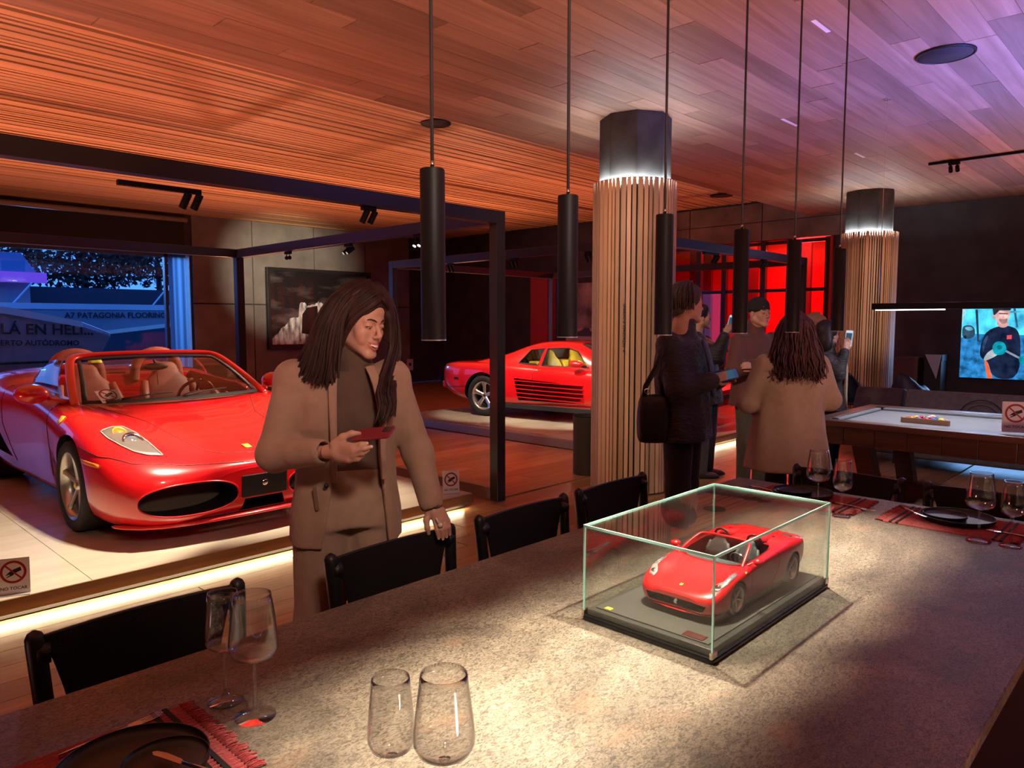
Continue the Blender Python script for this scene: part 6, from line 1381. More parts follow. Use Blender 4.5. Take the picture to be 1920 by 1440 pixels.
# man in beanie, arms crossed
pC = figure((2.283, 6.884), 'man in black beanie and maroon jacket with folded arms', {'head': (0.020, -0.03, 1.690), 'neck': (0.005, 0.02, 1.510), 'shN': (-0.165, -0.025, 1.425), 'shF': (0.170, 0.036, 1.432), 'elN': (-0.246, -0.155, 1.160), 'wrN': (-0.010, -0.262, 1.232), 'elF': (0.222, -0.115, 1.164), 'wrF': (-0.085, -0.243, 1.205), 'hipN': (-0.085, -0.018, 0.91), 'hipF': (0.066, -0.018, 0.91)}, (.42, -.90, -.02), SKINM, False, MARO, OLIV, SHOEB, .82, .02, .062, .085, 'beanie', BLKH, hs=1.05, ch=.045)
# curly haired woman in a camel coat, from behind
pD = figure((1.974, 5.188), 'woman in a long camel coat with curly auburn hair, seen from behind', {'head': (0.020, 0.022, 1.535), 'neck': (0.010, 0.0, 1.385), 'shN': (-0.175, 0.003, 1.300), 'shF': (0.195, 0.003, 1.300), 'elN': (-0.285, 0.029, 1.030), 'wrN': (-0.15, 0.20, 0.99), 'elF': (0.300, 0.029, 1.050), 'wrF': (0.17, 0.20, 1.00), 'hipN': (-0.086, 0.0, 0.865), 'hipF': (0.086, 0.0, 0.865)}, (.05, 1, 0), SKINF, True, CAMEL, BLKT, SHOEB, .56, .03, .058, .08, 'long', pm('auburn_hair', (0.055, 0.014, 0.012), .6, noise=.6, nscale=30), flare=.05, hs=1.0)
gC = []
for a in np.linspace(-1.5, 1.5, 9):
    x = math.sin(a) * .085; gC.append([tuple(pD[2](q)) for q in ((x * .3, -.02 - .03 * math.cos(a), .13), (x * 1.1, -.02 - .11 * math.cos(a), .07), (x * 1.45, -.02 - .125 * math.cos(a), -.04), (x * 1.75, -.035 - .15 * math.cos(a), -.13), (x * 1.95, -.05 - .165 * math.cos(a), -.22), (x * 2.0, -.065 - .17 * math.cos(a), -.31))])
hair_locks('hair_locks', gC, pm('auburn_hair', (0.055, 0.014, 0.012)), pD[5], 520, 21, .0060, .018, .6, .017, .8, 24.0, 22)
# blond woman and dark haired person photographing
pE = figure((3.25, 7.75), 'short haired blond woman in profile behind the camel coat woman', {'head': (-0.030, 0.037, 1.560), 'neck': (-0.04, 0.022, 1.392), 'shN': (-0.142, -0.094, 1.325), 'shF': (0.11, 0.167, 1.325), 'elN': (-0.117, -0.152, 1.104), 'wrN': (0.032, -0.15, 1.128), 'elF': (0.146, 0.148, 1.082), 'wrF': (0.187, 0.054, 1.163), 'hipN': (-0.056, -0.051, 0.864), 'hipF': (0.073, 0.078, 0.864)}, (.96, -.25, -.08), SKINF, True, cloth_mat('blue_grey_jacket', (0.09, 0.095, 0.14), .8), BLKT, SHOE, .80, .02, .056, .08, 'bob', BLND, ch=.02)
short_locks(pE, BLND, 160, 33, .007, 1.6)
pF = figure((2.99, 6.88), 'dark haired person in black holding a phone up beside the far column', {'head': (-0.018, 0.028, 1.490), 'neck': (-0.033, 0.014, 1.332), 'shN': (-0.082, -0.102, 1.255), 'shF': (0.094, 0.179, 1.255), 'elN': (0.007, -0.156, 1.13), 'wrN': (0.073, -0.131, 1.345), 'elF': (0.13, 0.1, 1.13), 'wrF': (0.124, -0.017, 1.33), 'hipN': (-0.059, -0.075, 0.852), 'hipF': (0.073, 0.074, 0.852)}, (.88, .45, .05), SKINF, True, BLKJ, BLKT, SHOE, .78, .01, .052, .08, 'long', DRKH)
held_phone(0, pF[0], (.125, -.09, 1.455), (-.8, -.5, .1), (.1, .0, 1), 'white phone held up beside the far slatted column', (0.5, 0.55, 0.65), (0.5, 0.5, 0.5))
MB().tube([(.075, -.135, 1.32), (.085, -.14, 1.15), (.09, -.13, .95), (.10, -.13, .82)], [(.012, .02), (.016, .028), (.016, .03), (.012, .022)], 8).build('scarf', cloth_mat('cream_scarf', (0.45, 0.36, 0.24), .9, .4, 14), pF[0], smooth=True)
# ================================================================ track spotlights
LENSE = emit('spot_lens_lit', (1.0, 0.93, 0.75), 40.0)
def twin_spot(x, y, z, aim, label, power, along=(1, 0), angle=58, col=(1.0, 0.84, 0.62), lit=True, plate=None, blend=0.5, size=0.03):
    t = empty('track_spotlight', (x, y, z)); tag(t, label, 'spotlight', 'twin spotlights on the frames')
    pl = plate or (-0.06, 0.06)
    ax = Vector((along[0], along[1], 0))
    M = frame_mat((0, 0, 0), ax, (-ax.y, ax.x, 0))
    MB().box(pl[0], pl[1], -0.018, 0.018, -0.03, 0.0, M).build('adapter', BLACKMETAL, t, bevel=0.002)
    for s in (-1, 1):
        p = ax * (s * 0.035); d = (Vector(aim) - Vector((x, y, z - 0.08))).normalized()
        h = Vector((p.x, p.y, -0.075)); Mh = Matrix.Translation(h) @ d.to_track_quat('Z', 'Y').to_matrix().to_4x4()
        MB().tube([(p.x, p.y, -0.03), (p.x, p.y, -0.06)], 0.006, 6).build('stem', BLACKMETAL, t)
        hd = MB().lathe([(0, -0.05), (0.021, -0.05), (0.023, -0.045), (0.023, 0.05), (0.019, 0.05), (0.019, 0.035)], 20, Mh).build('head', BLACKMETAL, t, smooth=True, angle=40)
        MB().lathe([(0, 0.035), (0.019, 0.035)], 16, Mh).build('lens', LENSE if lit else DISC, hd)
        if power: light('spot_light', 'SPOT', Vector((x, y, z)) + h + d * 0.06, power / 2, col, aim, size, angle=angle, blend=blend)
    return t
twin_spot(1.95, 4.61, 2.42, (1.3, 5.5, 0.2), 'twin black spotlight on the long beam, above the convertible nose', 420, plate=(-0.42, 0.06))
twin_spot(3.265, 4.61, 2.46, (2.7, 5.6, 0.3), 'twin black spotlight on the long beam, left of the first pendant', 420)
twin_spot(4.62, 5.70, 2.46, (3.0, 5.4, 0.3), 'lit twin spotlight on the side beam nearest the black post', 320, (0, 1))
twin_spot(4.62, 6.91, 2.46, (2.6, 7.4, 0.7), 'lit twin spotlight midway along the side beam of the convertible bay', 260, (0, 1))
twin_spot(4.62, 8.20, 2.46, (8.6, 15.4, 2.75), 'lit twin spotlight on the side beam end, aimed at the framed photograph', 2400, (0, 1), angle=24, blend=0.9)
twin_spot(7.18, 5.58, 2.46, (9.0, 5.9, 0.3), 'twin spotlight on the coupe bay side beam beside the slatted column', 120, (0, 1), angle=60, lit=False)
twin_spot(7.18, 6.83, 2.46, (8.6, 7.2, 0.3), 'twin spotlight midway along the coupe bay side beam', 200, (0, 1), angle=60, lit=False)
twin_spot(7.18, 8.13, 2.46, (8.4, 8.3, 0.3), 'twin spotlight at the rear of the coupe bay side beam', 120, (0, 1), angle=60, lit=False)
twin_spot(8.40, 4.55, 2.46, (9.0, 6.2, 0.5), 'twin spotlight on the blue beam left of the man in the beanie', 60, plate=(-0.3, 0.06), lit=False)
twin_spot(9.74, 4.55, 2.46, (9.6, 6.0, 0.5), 'twin spotlight on the blue beam above the curly haired woman', 60, lit=False)
twin_spot(11.0, 6.9, 2.46, (8.0, 5.6, 1.0), 'bright twin spotlight beside the head of the man with the bag', 60, (0, 1))
tk = empty('ceiling_track', (9.9, 2.6, 3.47)); tag(tk, 'thin black light track on the ceiling near the dark wall', 'track')
MB().box(-0.015, 0.015, -4.0, 0.0, 0, 0.028).build('rail', BLACKMETAL, tk)
twin_spot(9.9, 2.33, 3.47, (6.85, 1.4, 0.8), 'small twin spotlight on the ceiling track near the dark wall', 130, (0, 1), angle=30, col=(0.95, 0.9, 1.0), lit=False)
# ================================================================ pictures on the walls
def art_night(name):
    m, nt, b = NT(name); N = nt.nodes; L = nt.links
    tc = N.new('ShaderNodeTexCoord'); v = N.new('ShaderNodeTexVoronoi'); v.inputs['Scale'].default_value = 26; L.new(tc.outputs['Object'], v.inputs['Vector'])
    r = N.new('ShaderNodeValToRGB'); r.color_ramp.elements[0].position = 0.0; r.color_ramp.elements[0].color = (0.9, 0.85, 0.8, 1); r.color_ramp.elements[1].position = 0.10; r.color_ramp.elements[1].color = (0, 0, 0, 1); L.new(v.outputs['Distance'], r.inputs[0])
    mp = N.new('ShaderNodeMapping'); mp.inputs['Rotation'].default_value = (0, 0.7, 0); mp.inputs['Scale'].default_value = (0.7, 1, 2.2); L.new(tc.outputs['Object'], mp.inputs[0])
    n = N.new('ShaderNodeTexNoise'); n.inputs['Scale'].default_value = 1.6; n.inputs['Detail'].default_value = 8; L.new(mp.outputs[0], n.inputs['Vector'])
    r2 = N.new('ShaderNodeValToRGB'); r2.color_ramp.elements[0].position = 0.5; r2.color_ramp.elements[0].color = (0.006, 0.006, 0.007, 1); r2.color_ramp.elements[1].position = 0.80; r2.color_ramp.elements[1].color = (0.17, 0.14, 0.135, 1); L.new(n.outputs[0], r2.inputs[0])
    a = N.new('ShaderNodeMix'); a.data_type = 'RGBA'; a.blend_type = 'ADD'; a.inputs['Factor'].default_value = 1; L.new(r.outputs[0], a.inputs['A']); L.new(r2.outputs[0], a.inputs['B']); L.new(a.outputs['Result'], b.inputs['Base Color'])
    b.inputs['Roughness'].default_value = 0.5; return m
pf = empty('framed_photograph', (9.58, 15.5, 1.0)); tag(pf, 'large black framed night photograph of a pale mountain on the panel wall', 'picture')
FRB = pm('frame_black', (0.02, 0.019, 0.018), 0.4)
for b_ in ((-1.40, 1.40, -0.05, 0.06, 0.0, 0.07), (-1.40, 1.40, -0.05, 0.06, 1.78, 1.85), (-1.40, -1.33, -0.05, 0.06, 0.07, 1.78), (1.33, 1.40, -0.05, 0.06, 0.07, 1.78)): box_obj('frame_bar', b_, FRB, pf, 0.004)
box_obj('print', (-1.33, 1.33, 0.0, 0.01, 0.07, 1.78), art_night('night_sky_print'), pf)
q = random.Random(4); pts = [(-1.3, 0.08)]; x = -1.3
prof = [(-1.3, .25), (-1.1, .42), (-.95, .55), (-.85, .68), (-.62, .74), (-.58, 1.06), (-.45, 1.08), (-.40, .98), (-.2, 1.02), (-.1, 1.10), (.0, 1.08), (.15, .95), (.3, 1.0), (.5, .9), (.8, .82), (1.3, .6)]
poly = []
for (x0, z0), (x1, z1) in zip(prof, prof[1:]):
    for k in range(5): t = k / 5; poly.append((x0 + (x1 - x0) * t, z0 + (z1 - z0) * t + q.uniform(-.025, .025)))
poly = [(-1.3, .10)] + poly + [(1.3, .6), (1.3, .10)]
rock = pm('mountain_print', (0.55, 0.54, 0.53), 0.4, noise=0.97, nscale=5, stretch=(2.2, 1, 0.7))
MB().prism([(x, z) for x, z in poly], 0, 0.004, frame_mat((0, -0.004, 0), (1, 0, 0), (0, 0, 1))).build('mountain', rock, pf)
MB().prism([(-.55, .35), (-.52, .80), (-.40, .95), (-.12, 1.0), (-.1, .55), (-.2, .3)], 0, 0.003, frame_mat((0, -0.006, 0), (1, 0, 0), (0, 0, 1))).build('shadow_face', pm('rock_shadow', (0.012, 0.015, 0.014), 0.3), pf)
MB().prism([(-.25, .16), (.0, .26), (.3, .28), (.34, .18)], 0, 0.003, frame_mat((0, -0.008, 0), (1, 0, 0), (0, 0, 1))).build('red_car_print', pm('print_car_red', (0.5, 0.02, 0.02), 0.4), pf)
box_obj('glazing', (-1.33, 1.33, -0.03, -0.025, 0.07, 1.78), thin_glass('picture_glass', (1, 1, 1), 0.0, 1.45, 0.25), pf)
p2_ = empty('race_poster', (13.24, 10.45, 1.15)); tag(p2_, 'grey photograph of a vintage racing car beside the slatted column', 'poster')
MB().box(0, 0.02, -0.9, 0.5, 0, 1.35).build('print', pm('grey_sky_print', (0.42, 0.40, 0.42), 0.5, noise=0.7, nscale=2.0), p2_)
box_obj('ground_print', (-0.004, 0.0, -0.9, 0.5, 0, 0.32), pm('pale_ground', (0.6, 0.58, 0.58), 0.5), p2_)
MB().prism([(-.25, .14), (-.22, .24), (-.05, .27), (.05, .34), (.18, .33), (.22, .26), (.36, .24), (.38, .14)], 0, 0.004, frame_mat((-0.006, 0, 0), (0, -1, 0), (0, 0, 1))).build('car_print', pm('poster_car', (0.1, 0.1, 0.11), 0.5), p2_)
pq = empty('wall_plaque', (12.25, 15.52, 0.33)); tag(pq, 'small white wall plaque with dark mark low on the panel wall', 'plaque')
box_obj('card', (-0.1, 0.1, 0, 0.02, 0, 0.3), pm('card_white', (0.70, 0.67, 0.64), 0.4), pq); MB().lathe([(0, 0), (0.045, 0)], 16, frame_mat((0, -0.004, 0.16), (1, 0, 0), (0, 0, 1))).build('mark', TXT, pq)
# ================================================================ pool table
PW = wood('pool_table_wood', (0.085, 0.040, 0.028), (0.16, 0.08, 0.055), 0.35, 1, 0.2, 3.0)
CLOTH = pm('grey_pool_cloth', (0.26, 0.29, 0.30), 0.85, noise=0.08, nscale=3)
pt = empty('pool_table', (6.83, 1.08, 0)); tag(pt, 'pool table with grey cloth and brown wooden rails', 'pool table')
HXp, HYp = 0.74, 1.33
MB().box(-HXp + .1, HXp - .1, -HYp + .1, HYp - .1, 0.72, 0.775).build('bed', CLOTH, pt)
for s in (-1, 1):
    MB().box(s * (HXp - .06) - .06, s * (HXp - .06) + .06, -HYp, HYp, 0.755, 0.805).build('rail', PW, pt, bevel=0.008)
    MB().box(-HXp + .12, HXp - .12, s * (HYp - .06) - .06, s * (HYp - .06) + .06, 0.755, 0.805).build('rail', PW, pt, bevel=0.008)
    for a, b in ((-HYp + .17, -.07), (.07, HYp - .17)): MB().box(s * (HXp - .145) - .025, s * (HXp - .145) + .025, a, b, 0.775, 0.80).build('cushion', CLOTH, pt, bevel=0.01)
    MB().box(-HXp + .2, HXp - .2, s * (HYp - .145) - .025, s * (HYp - .145) + .025, 0.775, 0.80).build('cushion', CLOTH, pt, bevel=0.01)
    n = 11
    for k in range(n):
        y0 = -HYp + 0.03 + (2 * HYp - 0.06) * k / n; y1 = y0 + (2 * HYp - 0.06) / n - 0.004
        MB().box(s * (HXp - .05) - .02, s * (HXp - .05) + .02, y0, y1, 0.61, 0.753).build('apron_panel', PW, pt, bevel=0.003)
    MB().box(-HXp + .08, HXp - .08, s * (HYp - .05) - .02, s * (HYp - .05) + .02, 0.61, 0.753).build('apron_panel', PW, pt, bevel=0.003)
    for q in (-1, 1):
        b = MB(); b.loft([[(s * cx - .07, q * cy - .07, z), (s * cx + .07, q * cy - .07, z), (s * cx + .07, q * cy + .07, z), (s * cx - .07, q * cy + .07, z)] for cx, cy, z in ((.44, .86, 0), (.50, .98, .62))]); b.build('leg', PW, pt, bevel=0.006)
        for yy in (q * (HYp - .13),): MB().lathe([(.055, .70), (.055, .798), (.062, .806), (.066, .802)], 20, Matrix.Translation((s * (HXp - .13), yy, 0))).build('pocket', BLACK, pt, smooth=True)
MB().box(-.06, .06, -.9, .9, .12, .24).build('stretcher', PW, pt, bevel=0.006)
# rack with balls
rk = empty('ball_rack', (6.62, 1.68, 0.776)); tag(rk, 'pale wooden triangle rack on the pool table', 'rack')
BW = pm('pale_beech', (0.48, 0.30, 0.14), 0.4); SD = 0.345; HT = SD * math.sqrt(3) / 2
tri = [(0, -SD / 2), (0, SD / 2), (HT, 0)]
for (ax_, ay_), (bx_, by_) in ((tri[0], tri[1]), (tri[1], tri[2]), (tri[2], tri[0])):
    d = Vector((bx_ - ax_, by_ - ay_, 0)).normalized(); nrm = Vector((-d.y, d.x, 0))
    ce2 = Vector((HT / 3, 0, 0)); sg = 1 if (ce2 - Vector((ax_, ay_, 0))).dot(nrm) < 0 else -1
    A_, B_ = Vector((ax_, ay_, 0)), Vector((bx_, by_, 0)); o_ = nrm * (sg * 0.012)
    MB().add([*(tuple(p + Vector((0, 0, z))) for z in (0, .042) for p in (A_, B_, B_ + o_, A_ + o_))], [(0, 1, 2, 3), (4, 5, 6, 7), (0, 1, 5, 4), (1, 2, 6, 5), (2, 3, 7, 6), (3, 0, 4, 7)]).build('side', BW, rk, bevel=0.002)
BC = [(.85, .62, .02), (.02, .08, .45), (.6, .02, .02), (.2, .03, .3), (.85, .25, .02), (.02, .3, .1), (.3, .02, .04), (.015, .015, .015), (.85, .62, .02), (.02, .08, .45), (.75, .72, .65), (.6, .02, .02), (.85, .25, .02), (.02, .3, .1), (.75, .72, .65)]
BN = ['yellow', 'blue', 'red', 'purple', 'orange', 'green', 'maroon', 'black', 'yellow', 'blue', 'white', 'red', 'orange', 'green', 'white']
bs = MB(); R_ = 0.0275
bs.lathe([(R_ * math.sin(a), R_ - R_ * math.cos(a)) for a in np.linspace(0, PI, 11)], 16)
k = 0
for row in range(5):
    for c_ in range(5 - row):
        me = bs.mesh('pool_ball', [pm('ball_' + BN[k], BC[k], 0.12, coat=1)], True)
        o = new_obj('pool_ball', me, None, (6.62 + 0.036 + row * 0.0487, 1.68 + (c_ - (4 - row) / 2) * 0.0562, 0.7752))
        pos = ['front row', 'second row', 'third row', 'fourth row', 'tip'][row]
        tag(o, f'{BN[k]} pool ball in the {pos} of the triangle rack', 'pool ball', 'pool balls in the rack'); k += 1
notouch('no_touch_sign', (6.36, 1.02, 0.806), -1.15, 0.17, 0.22, 'no touching sign card standing on the pool table rail')
# long lamp above the pool table
pl_ = empty('pool_table_lamp', (6.85, 1.08, 1.705)); tag(pl_, 'long black linear lamp hanging over the pool table', 'lamp')
MB().box(-.03, .03, -1.11, 1.11, 0.008, .062).build('housing', BLACKMETAL, pl_, bevel=0.003)
MB().box(-.02, .02, .55, 1.08, 0.0, .008).build('diffuser', emit('lamp_strip', (0.95, 0.9, 1.0), 5.0), pl_)
for yy in (1.06, -1.0):
    MB().tube([(0, yy, .06), (0, yy, 1.795)], 0.0022, 6).build('cable', CHROME, pl_)
    MB().lathe([(.018, 1.785), (.03, 1.785), (.03, 1.793), (.018, 1.793)], 20, Matrix.Translation((0, yy, 0)), closed=True).build('ceiling_rose', CHROME, pl_)
light('pool_light', 'AREA', (6.85, 1.5, 1.70), 9, (0.85, 0.88, 1.0), (6.85, 1.5, 0), 0.04, 1.0)
# ================================================================ lounge corner
SOFA1 = pm('brown_upholstery', (0.07, 0.04, 0.038), 0.75, noise=0.2, nscale=20); SOFA2 = pm('grey_brown_upholstery', (0.13, 0.10, 0.085), 0.75, noise=0.2, nscale=20)
def sofa(x, y0, y1, h, m, label):
    s = empty('sofa', (x, (y0 + y1) / 2, 0)); tag(s, label, 'sofa'); hw = (y1 - y0) / 2
    b = MB(); b.loft([[(-.10 + xx * 1.0, y, z) for xx, z in ((0, .12), (-.03, .4), (-.02, .62), (.03, .74), (.10, h), (.20, h - .01), (.27, h - .10), (.28, .5), (.28, .12))] for y in (-hw, -hw + .03, hw - .03, hw)]); b.build('backrest', m, s, bevel=.03, seg=3)
    MB().box(.18, .85, -hw + .1, hw - .1, .14, .42).build('seat', m, s, bevel=.05, seg=3)
    for q in (-1, 1): MB().box(.1, .85, q * (hw - .06) - .06, q * (hw - .06) + .06, .12, .58).build('arm', m, s, bevel=.04, seg=3)
    for q in (-1, 1):
        for xx in (0, .8): MB().tube([(xx, q * (hw - .08), 0), (xx, q * (hw - .08), .14)], .02, 8).build('leg', BLACK, s)
    return s
sofa(9.0, 2.50, 3.02, .86, SOFA1, 'dark brown armchair seen from behind beyond the pool table')
s2 = sofa(8.85, 0.35, 2.44, .87, SOFA2, 'long grey brown sofa with a round emblem on its back')
for r0, r1 in ((.20, .212), (.15, .158)):
    MB().lathe([(r0, 0), (r0, .003), (r1, .003), (r1, 0)], 40, frame_mat((-.135, .30, .60), (0, -1, 0), (0.12, 0, 1)), closed=True).build('emblem_ring', TXT, s2)
MB().prism([(-.07, 0), (-.03, .03), (.02, .05), (.08, .03), (.05, 0), (.03, -.03), (-.02, -.02)], 0, .003, frame_mat((-.137, .30, .60), (0, -1, 0), (0.12, 0, 1))).build('emblem_mark', TXT, s2)
NAVY = pm('navy_shell', (0.012, 0.018, 0.045), 0.45); ASH = pm('ash_leg', (0.42, 0.24, 0.12), 0.5)
def shell(x, y, rz, label):
    c = empty('shell_chair', (x, y, 0), rz); c.scale = (1.1, 1.1, 1.12); tag(c, label, 'chair', 'navy shell chairs')
    b = MB(); b.loft([[(.24 * (1 - .55 * (v ** 3)) * math.sin(u), .05 - .26 * math.cos(u) * (1 - .2 * v), .46 + .36 * v * (0.55 + .45 * max(0, -math.cos(u - PI)) if True else 1)) for u in np.linspace(-2.1 - PI + PI, 2.1, 17)] for v in np.linspace(0, 1, 8)], closed=False, cap=False)
    b.build('shell', NAVY, c, smooth=True, solid=.012)
    MB().lathe([(0, .44), (.22, .45), (.24, .47)], 24, Matrix.Translation((0, .03, 0))).build('seat', NAVY, c, smooth=True, solid=.012)
    for sx in (-1, 1):
        for sy in (-1, 1): MB().tube([(sx * .24, sy * .22, 0), (sx * .12, sy * .12 + .03, .45)], [.012, .016], 8).build('leg', ASH, c)
shell(10.45, 3.62, 2.2, 'navy shell chair with ash legs partly behind the coat woman'); shell(11.05, 3.02, -2.0, 'navy shell chair in front of the far slatted column')
cb = empty('side_cabinet', (13.1, 3.6, 0)); tag(cb, 'low brown cabinet right of the far slatted column', 'cabinet')
CBM = pm('cabinet_brown', (0.10, 0.065, 0.05), 0.5)
box_obj('body', (-.2, .18, -.19, .19, 0, 1.03), CBM, cb, .004); box_obj('top', (-.21, .18, -.2, .2, 1.03, 1.05), CBM, cb, .003)
st_ = empty('display_stand', (13.05, 3.2, 0)); tag(st_, 'black display stand with a white triangular panel beside the screen', 'stand')
MB().prism([(-.15, -.12), (.15, -.12), (.15, .12), (-.15, .12)], 0, 1.0).build('body', BLACK, st_, bevel=.004)
MB().prism([(-.11, 1.10), (.12, 1.10), (.06, .72)], -.004, .004, frame_mat((-.16, 0, 0), (0, -1, 0), (0, 0, 1))).build('panel', pm('stand_white', (0.45, 0.48, 0.6), 0.5), st_)
MB().box(-.15, .15, -.13, .13, 1.0, 1.1).build('head', BLACK, st_, bevel=.004)
# ================================================================ screen on the dark wall
tv = empty('wall_screen', (13.28, 2.91, 0.74)); tag(tv, 'bright wall screen showing a person in a dark sweatshirt with teal gloves', 'screen')
FT = frame_mat((0, 0, 0), (0, -1, 0), (0, 0, 1))
MB().box(0, 1.92, -.02, 1.09, -.03, -.002, FT).build('casing', BLACK, tv)
def noisy_emit(name, col, st, amt, sc):
    mt = emit(name, col, st); nt = mt.node_tree; N = nt.nodes; L = nt.links; e = [n for n in N if n.type == 'EMISSION'][0]
    tc = N.new('ShaderNodeTexCoord'); n = N.new('ShaderNodeTexNoise'); n.inputs['Scale'].default_value = sc; n.inputs['Detail'].default_value = 6; L.new(tc.outputs['Object'], n.inputs['Vector'])
    r = N.new('ShaderNodeValToRGB'); r.color_ramp.elements[0].position = .35; r.color_ramp.elements[1].position = .65
    r.color_ramp.elements[0].color = (*[c * (1 - amt) for c in col], 1); r.color_ramp.elements[1].color = (*[min(1, c * (1 + amt) + .02 * amt) for c in col], 1); L.new(n.outputs[0], r.inputs[0]); L.new(r.outputs[0], e.inputs[0]); return mt
def scr(name, poly, col, dz, st=1.0, amt=.35, sc=7, soft=0):
    P = [((x - 733) / 319 * .80, (957 - y) / 347 * 1.07) for x, y in poly]
    for _ in range(soft):
        P = [q for (x0, y0), (x1, y1) in zip(P, P[1:] + P[:1]) for q in ((x0 * .75 + x1 * .25, y0 * .75 + y1 * .25), (x0 * .25 + x1 * .75, y0 * .25 + y1 * .75))]
    MB().prism(P, dz - .001, dz, FT).build(name, noisy_emit('screen_' + name, col, st, amt, sc), tv)
scr('sky', [(733, 609), (1495, 609), (1495, 760), (733, 760)], (0.06, 0.50, 0.85), .001, 1, .5, 5)
scr('ground', [(733, 957), (733, 755), (800, 735), (1495, 745), (1495, 957)], (0.012, 0.15, 0.38), .002, 1, .6, 9)
scr('tower', [(733, 609), (760, 609), (735, 690)], (0.3, 0.6, 0.7), .003)
scr('parked_car', [(735, 700), (760, 690), (790, 692), (808, 715), (806, 755), (740, 765)], (0.02, 0.05, 0.09), .003, soft=2)
scr('pole', [(803, 612), (816, 612), (832, 770), (822, 775)], (0.01, 0.03, 0.07), .0035)
scr('strap', [(862, 855), (880, 870), (912, 955), (885, 957)], (0.75, 0.10, 0.02), .004)
scr('torso', [(836, 830), (848, 760), (868, 722), (925, 695), (985, 692), (1035, 715), (1050, 800), (1046, 955), (912, 957), (886, 870), (850, 860)], (0.004, 0.010, 0.035), .005, soft=2)
scr('neck', [(918, 690), (925, 660), (975, 665), (982, 694), (950, 706)], (0.48, 0.26, 0.24), .0055, soft=2)
scr('face', [(900, 612), (986, 612), (984, 650), (968, 683), (942, 686), (915, 668), (903, 640)], (0.62, 0.36, 0.34), .006, soft=2)
scr('hair', [(893, 609), (990, 609), (986, 618), (930, 618), (908, 640), (900, 640)], (0.02, 0.02, 0.03), .0062)
scr('eyes', [(928, 630), (975, 632), (975, 637), (928, 636)], (0.08, 0.05, 0.06), .0066)
scr('beard', [(925, 655), (950, 662), (978, 655), (968, 683), (942, 686)], (0.30, 0.16, 0.16), .0064, soft=2)
scr('chest_mark', [(975, 740), (1000, 738), (1000, 758), (976, 760)], (0.75, 0.06, 0.08), .0064)
scr('forearm', [(860, 855), (885, 820), (935, 795), (945, 830), (905, 855), (865, 872)], (0.35, 0.38, 0.42), .0068, soft=2)
scr('glove', [(902, 800), (912, 778), (940, 768), (968, 780), (980, 810), (965, 835), (930, 840), (910, 828)], (0.0, 0.24, 0.32), .0074, soft=2)
scr('tool', [(975, 812), (1060, 852), (1058, 862), (972, 822)], (0.25, 0.3, 0.4), .0072)
scr('car_window', [(748, 706), (762, 698), (788, 700), (798, 716), (770, 720)], (0.10, 0.30, 0.42), .0036, soft=1)
scr('car_wheel', [(745, 748), (755, 740), (765, 750), (757, 764)], (0.004, 0.008, 0.015), .0037, soft=2)
scr('rack', [(1000, 609), (1012, 609), (1030, 700), (1020, 702)], (0.02, 0.10, 0.18), .0033)
scr('rack_bar', [(985, 622), (1200, 618), (1200, 626), (985, 630)], (0.10, 0.30, 0.42), .0034)
scr('ear', [(892, 640), (902, 636), (906, 656), (898, 662)], (0.50, 0.28, 0.26), .0058, soft=1)
scr('sleeve_fold', [(848, 780), (872, 740), (880, 745), (862, 800), (856, 830)], (0.02, 0.04, 0.10), .0056, soft=1)
scr('glove_logo', [(925, 792), (950, 786), (958, 806), (934, 814)], (0.0, 0.10, 0.15), .0078, soft=1)
scr('nose', [(950, 636), (958, 656), (946, 658)], (0.46, 0.24, 0.23), .0068)
scr('second_glove', [(1040, 845), (1062, 835), (1080, 850), (1075, 880), (1048, 880)], (0.0, 0.24, 0.32), .0076, soft=2)
light('screen_glow', 'AREA', (13.2, 2.2, 1.3), 22, (0.25, 0.5, 1.0), (9.0, 2.2, 1.2), 1.4, 1.0)
# ================================================================ bin by the column
bn = empty('waste_bin', (5.86, 4.62, 0)); bn.location = (6.11, 4.76, 0); tag(bn, 'dark cylindrical waste bin left of the slatted column', 'bin')
BIN = pm('dark_bin', (0.035, 0.03, 0.024), 0.45)
MB().lathe([(0, 0), (.14, 0), (.145, .01), (.145, .55), (.15, .56), (.15, .62), (.142, .62), (.142, .56), (.13, .05)], 32).build('body', BIN, bn, smooth=True, angle=40)
MB().lathe([(.151, .615), (.153, .62), (.151, .625), (.146, .624)], 32, closed=True).build('rim', BLACKMETAL, bn, smooth=True)
# ================================================================ outside the window
og = MB().box(-12, 20, 15.8, 45, -.1, 0).build('ground_outside', pm('asphalt', (0.03, 0.035, 0.05), 0.8)); tag(og, kind='structure')
ow = MB().box(-8, 12, 26, 26.3, 0, 2.7).build('wall_outside', pm('dark_fence', (0.02, 0.03, 0.06), 0.8)); tag(ow, kind='structure')
NAVB = pm('dusk_blue_print', (0.20, 0.26, 0.38), 0.5); PALEB = pm('pale_blue_edge', (0.45, 0.60, 0.80), 0.5)
def hull(name, y, poly, depth, label, m):
    h = empty(name, (0, y, 0)); tag(h, label, 'banner'); n = len(poly)
    b = MB(); b.prism(poly, 0, depth, frame_mat((0, 0, 0), (1, 0, 0), (0, 0, 1))); b.build('panel', m, h, bevel=.02)
    return h
h1 = hull('banner_trailer', 18.0, [(0.5, .55), (0.5, 2.0), (3.6, 1.90), (4.9, 1.62), (5.55, 1.32), (5.35, .95), (4.9, .55)], .5, 'pale blue banner trailer with large lettering outside the window', NAVB)
MB().prism([(0.5, 1.86), (0.5, 2.02), (3.6, 1.92), (5.0, 1.62), (4.98, 1.50), (3.6, 1.78)], 0, .02, frame_mat((0, -.52, 0), (1, 0, 0), (0, 0, 1))).build('top_band', PALEB, h1)
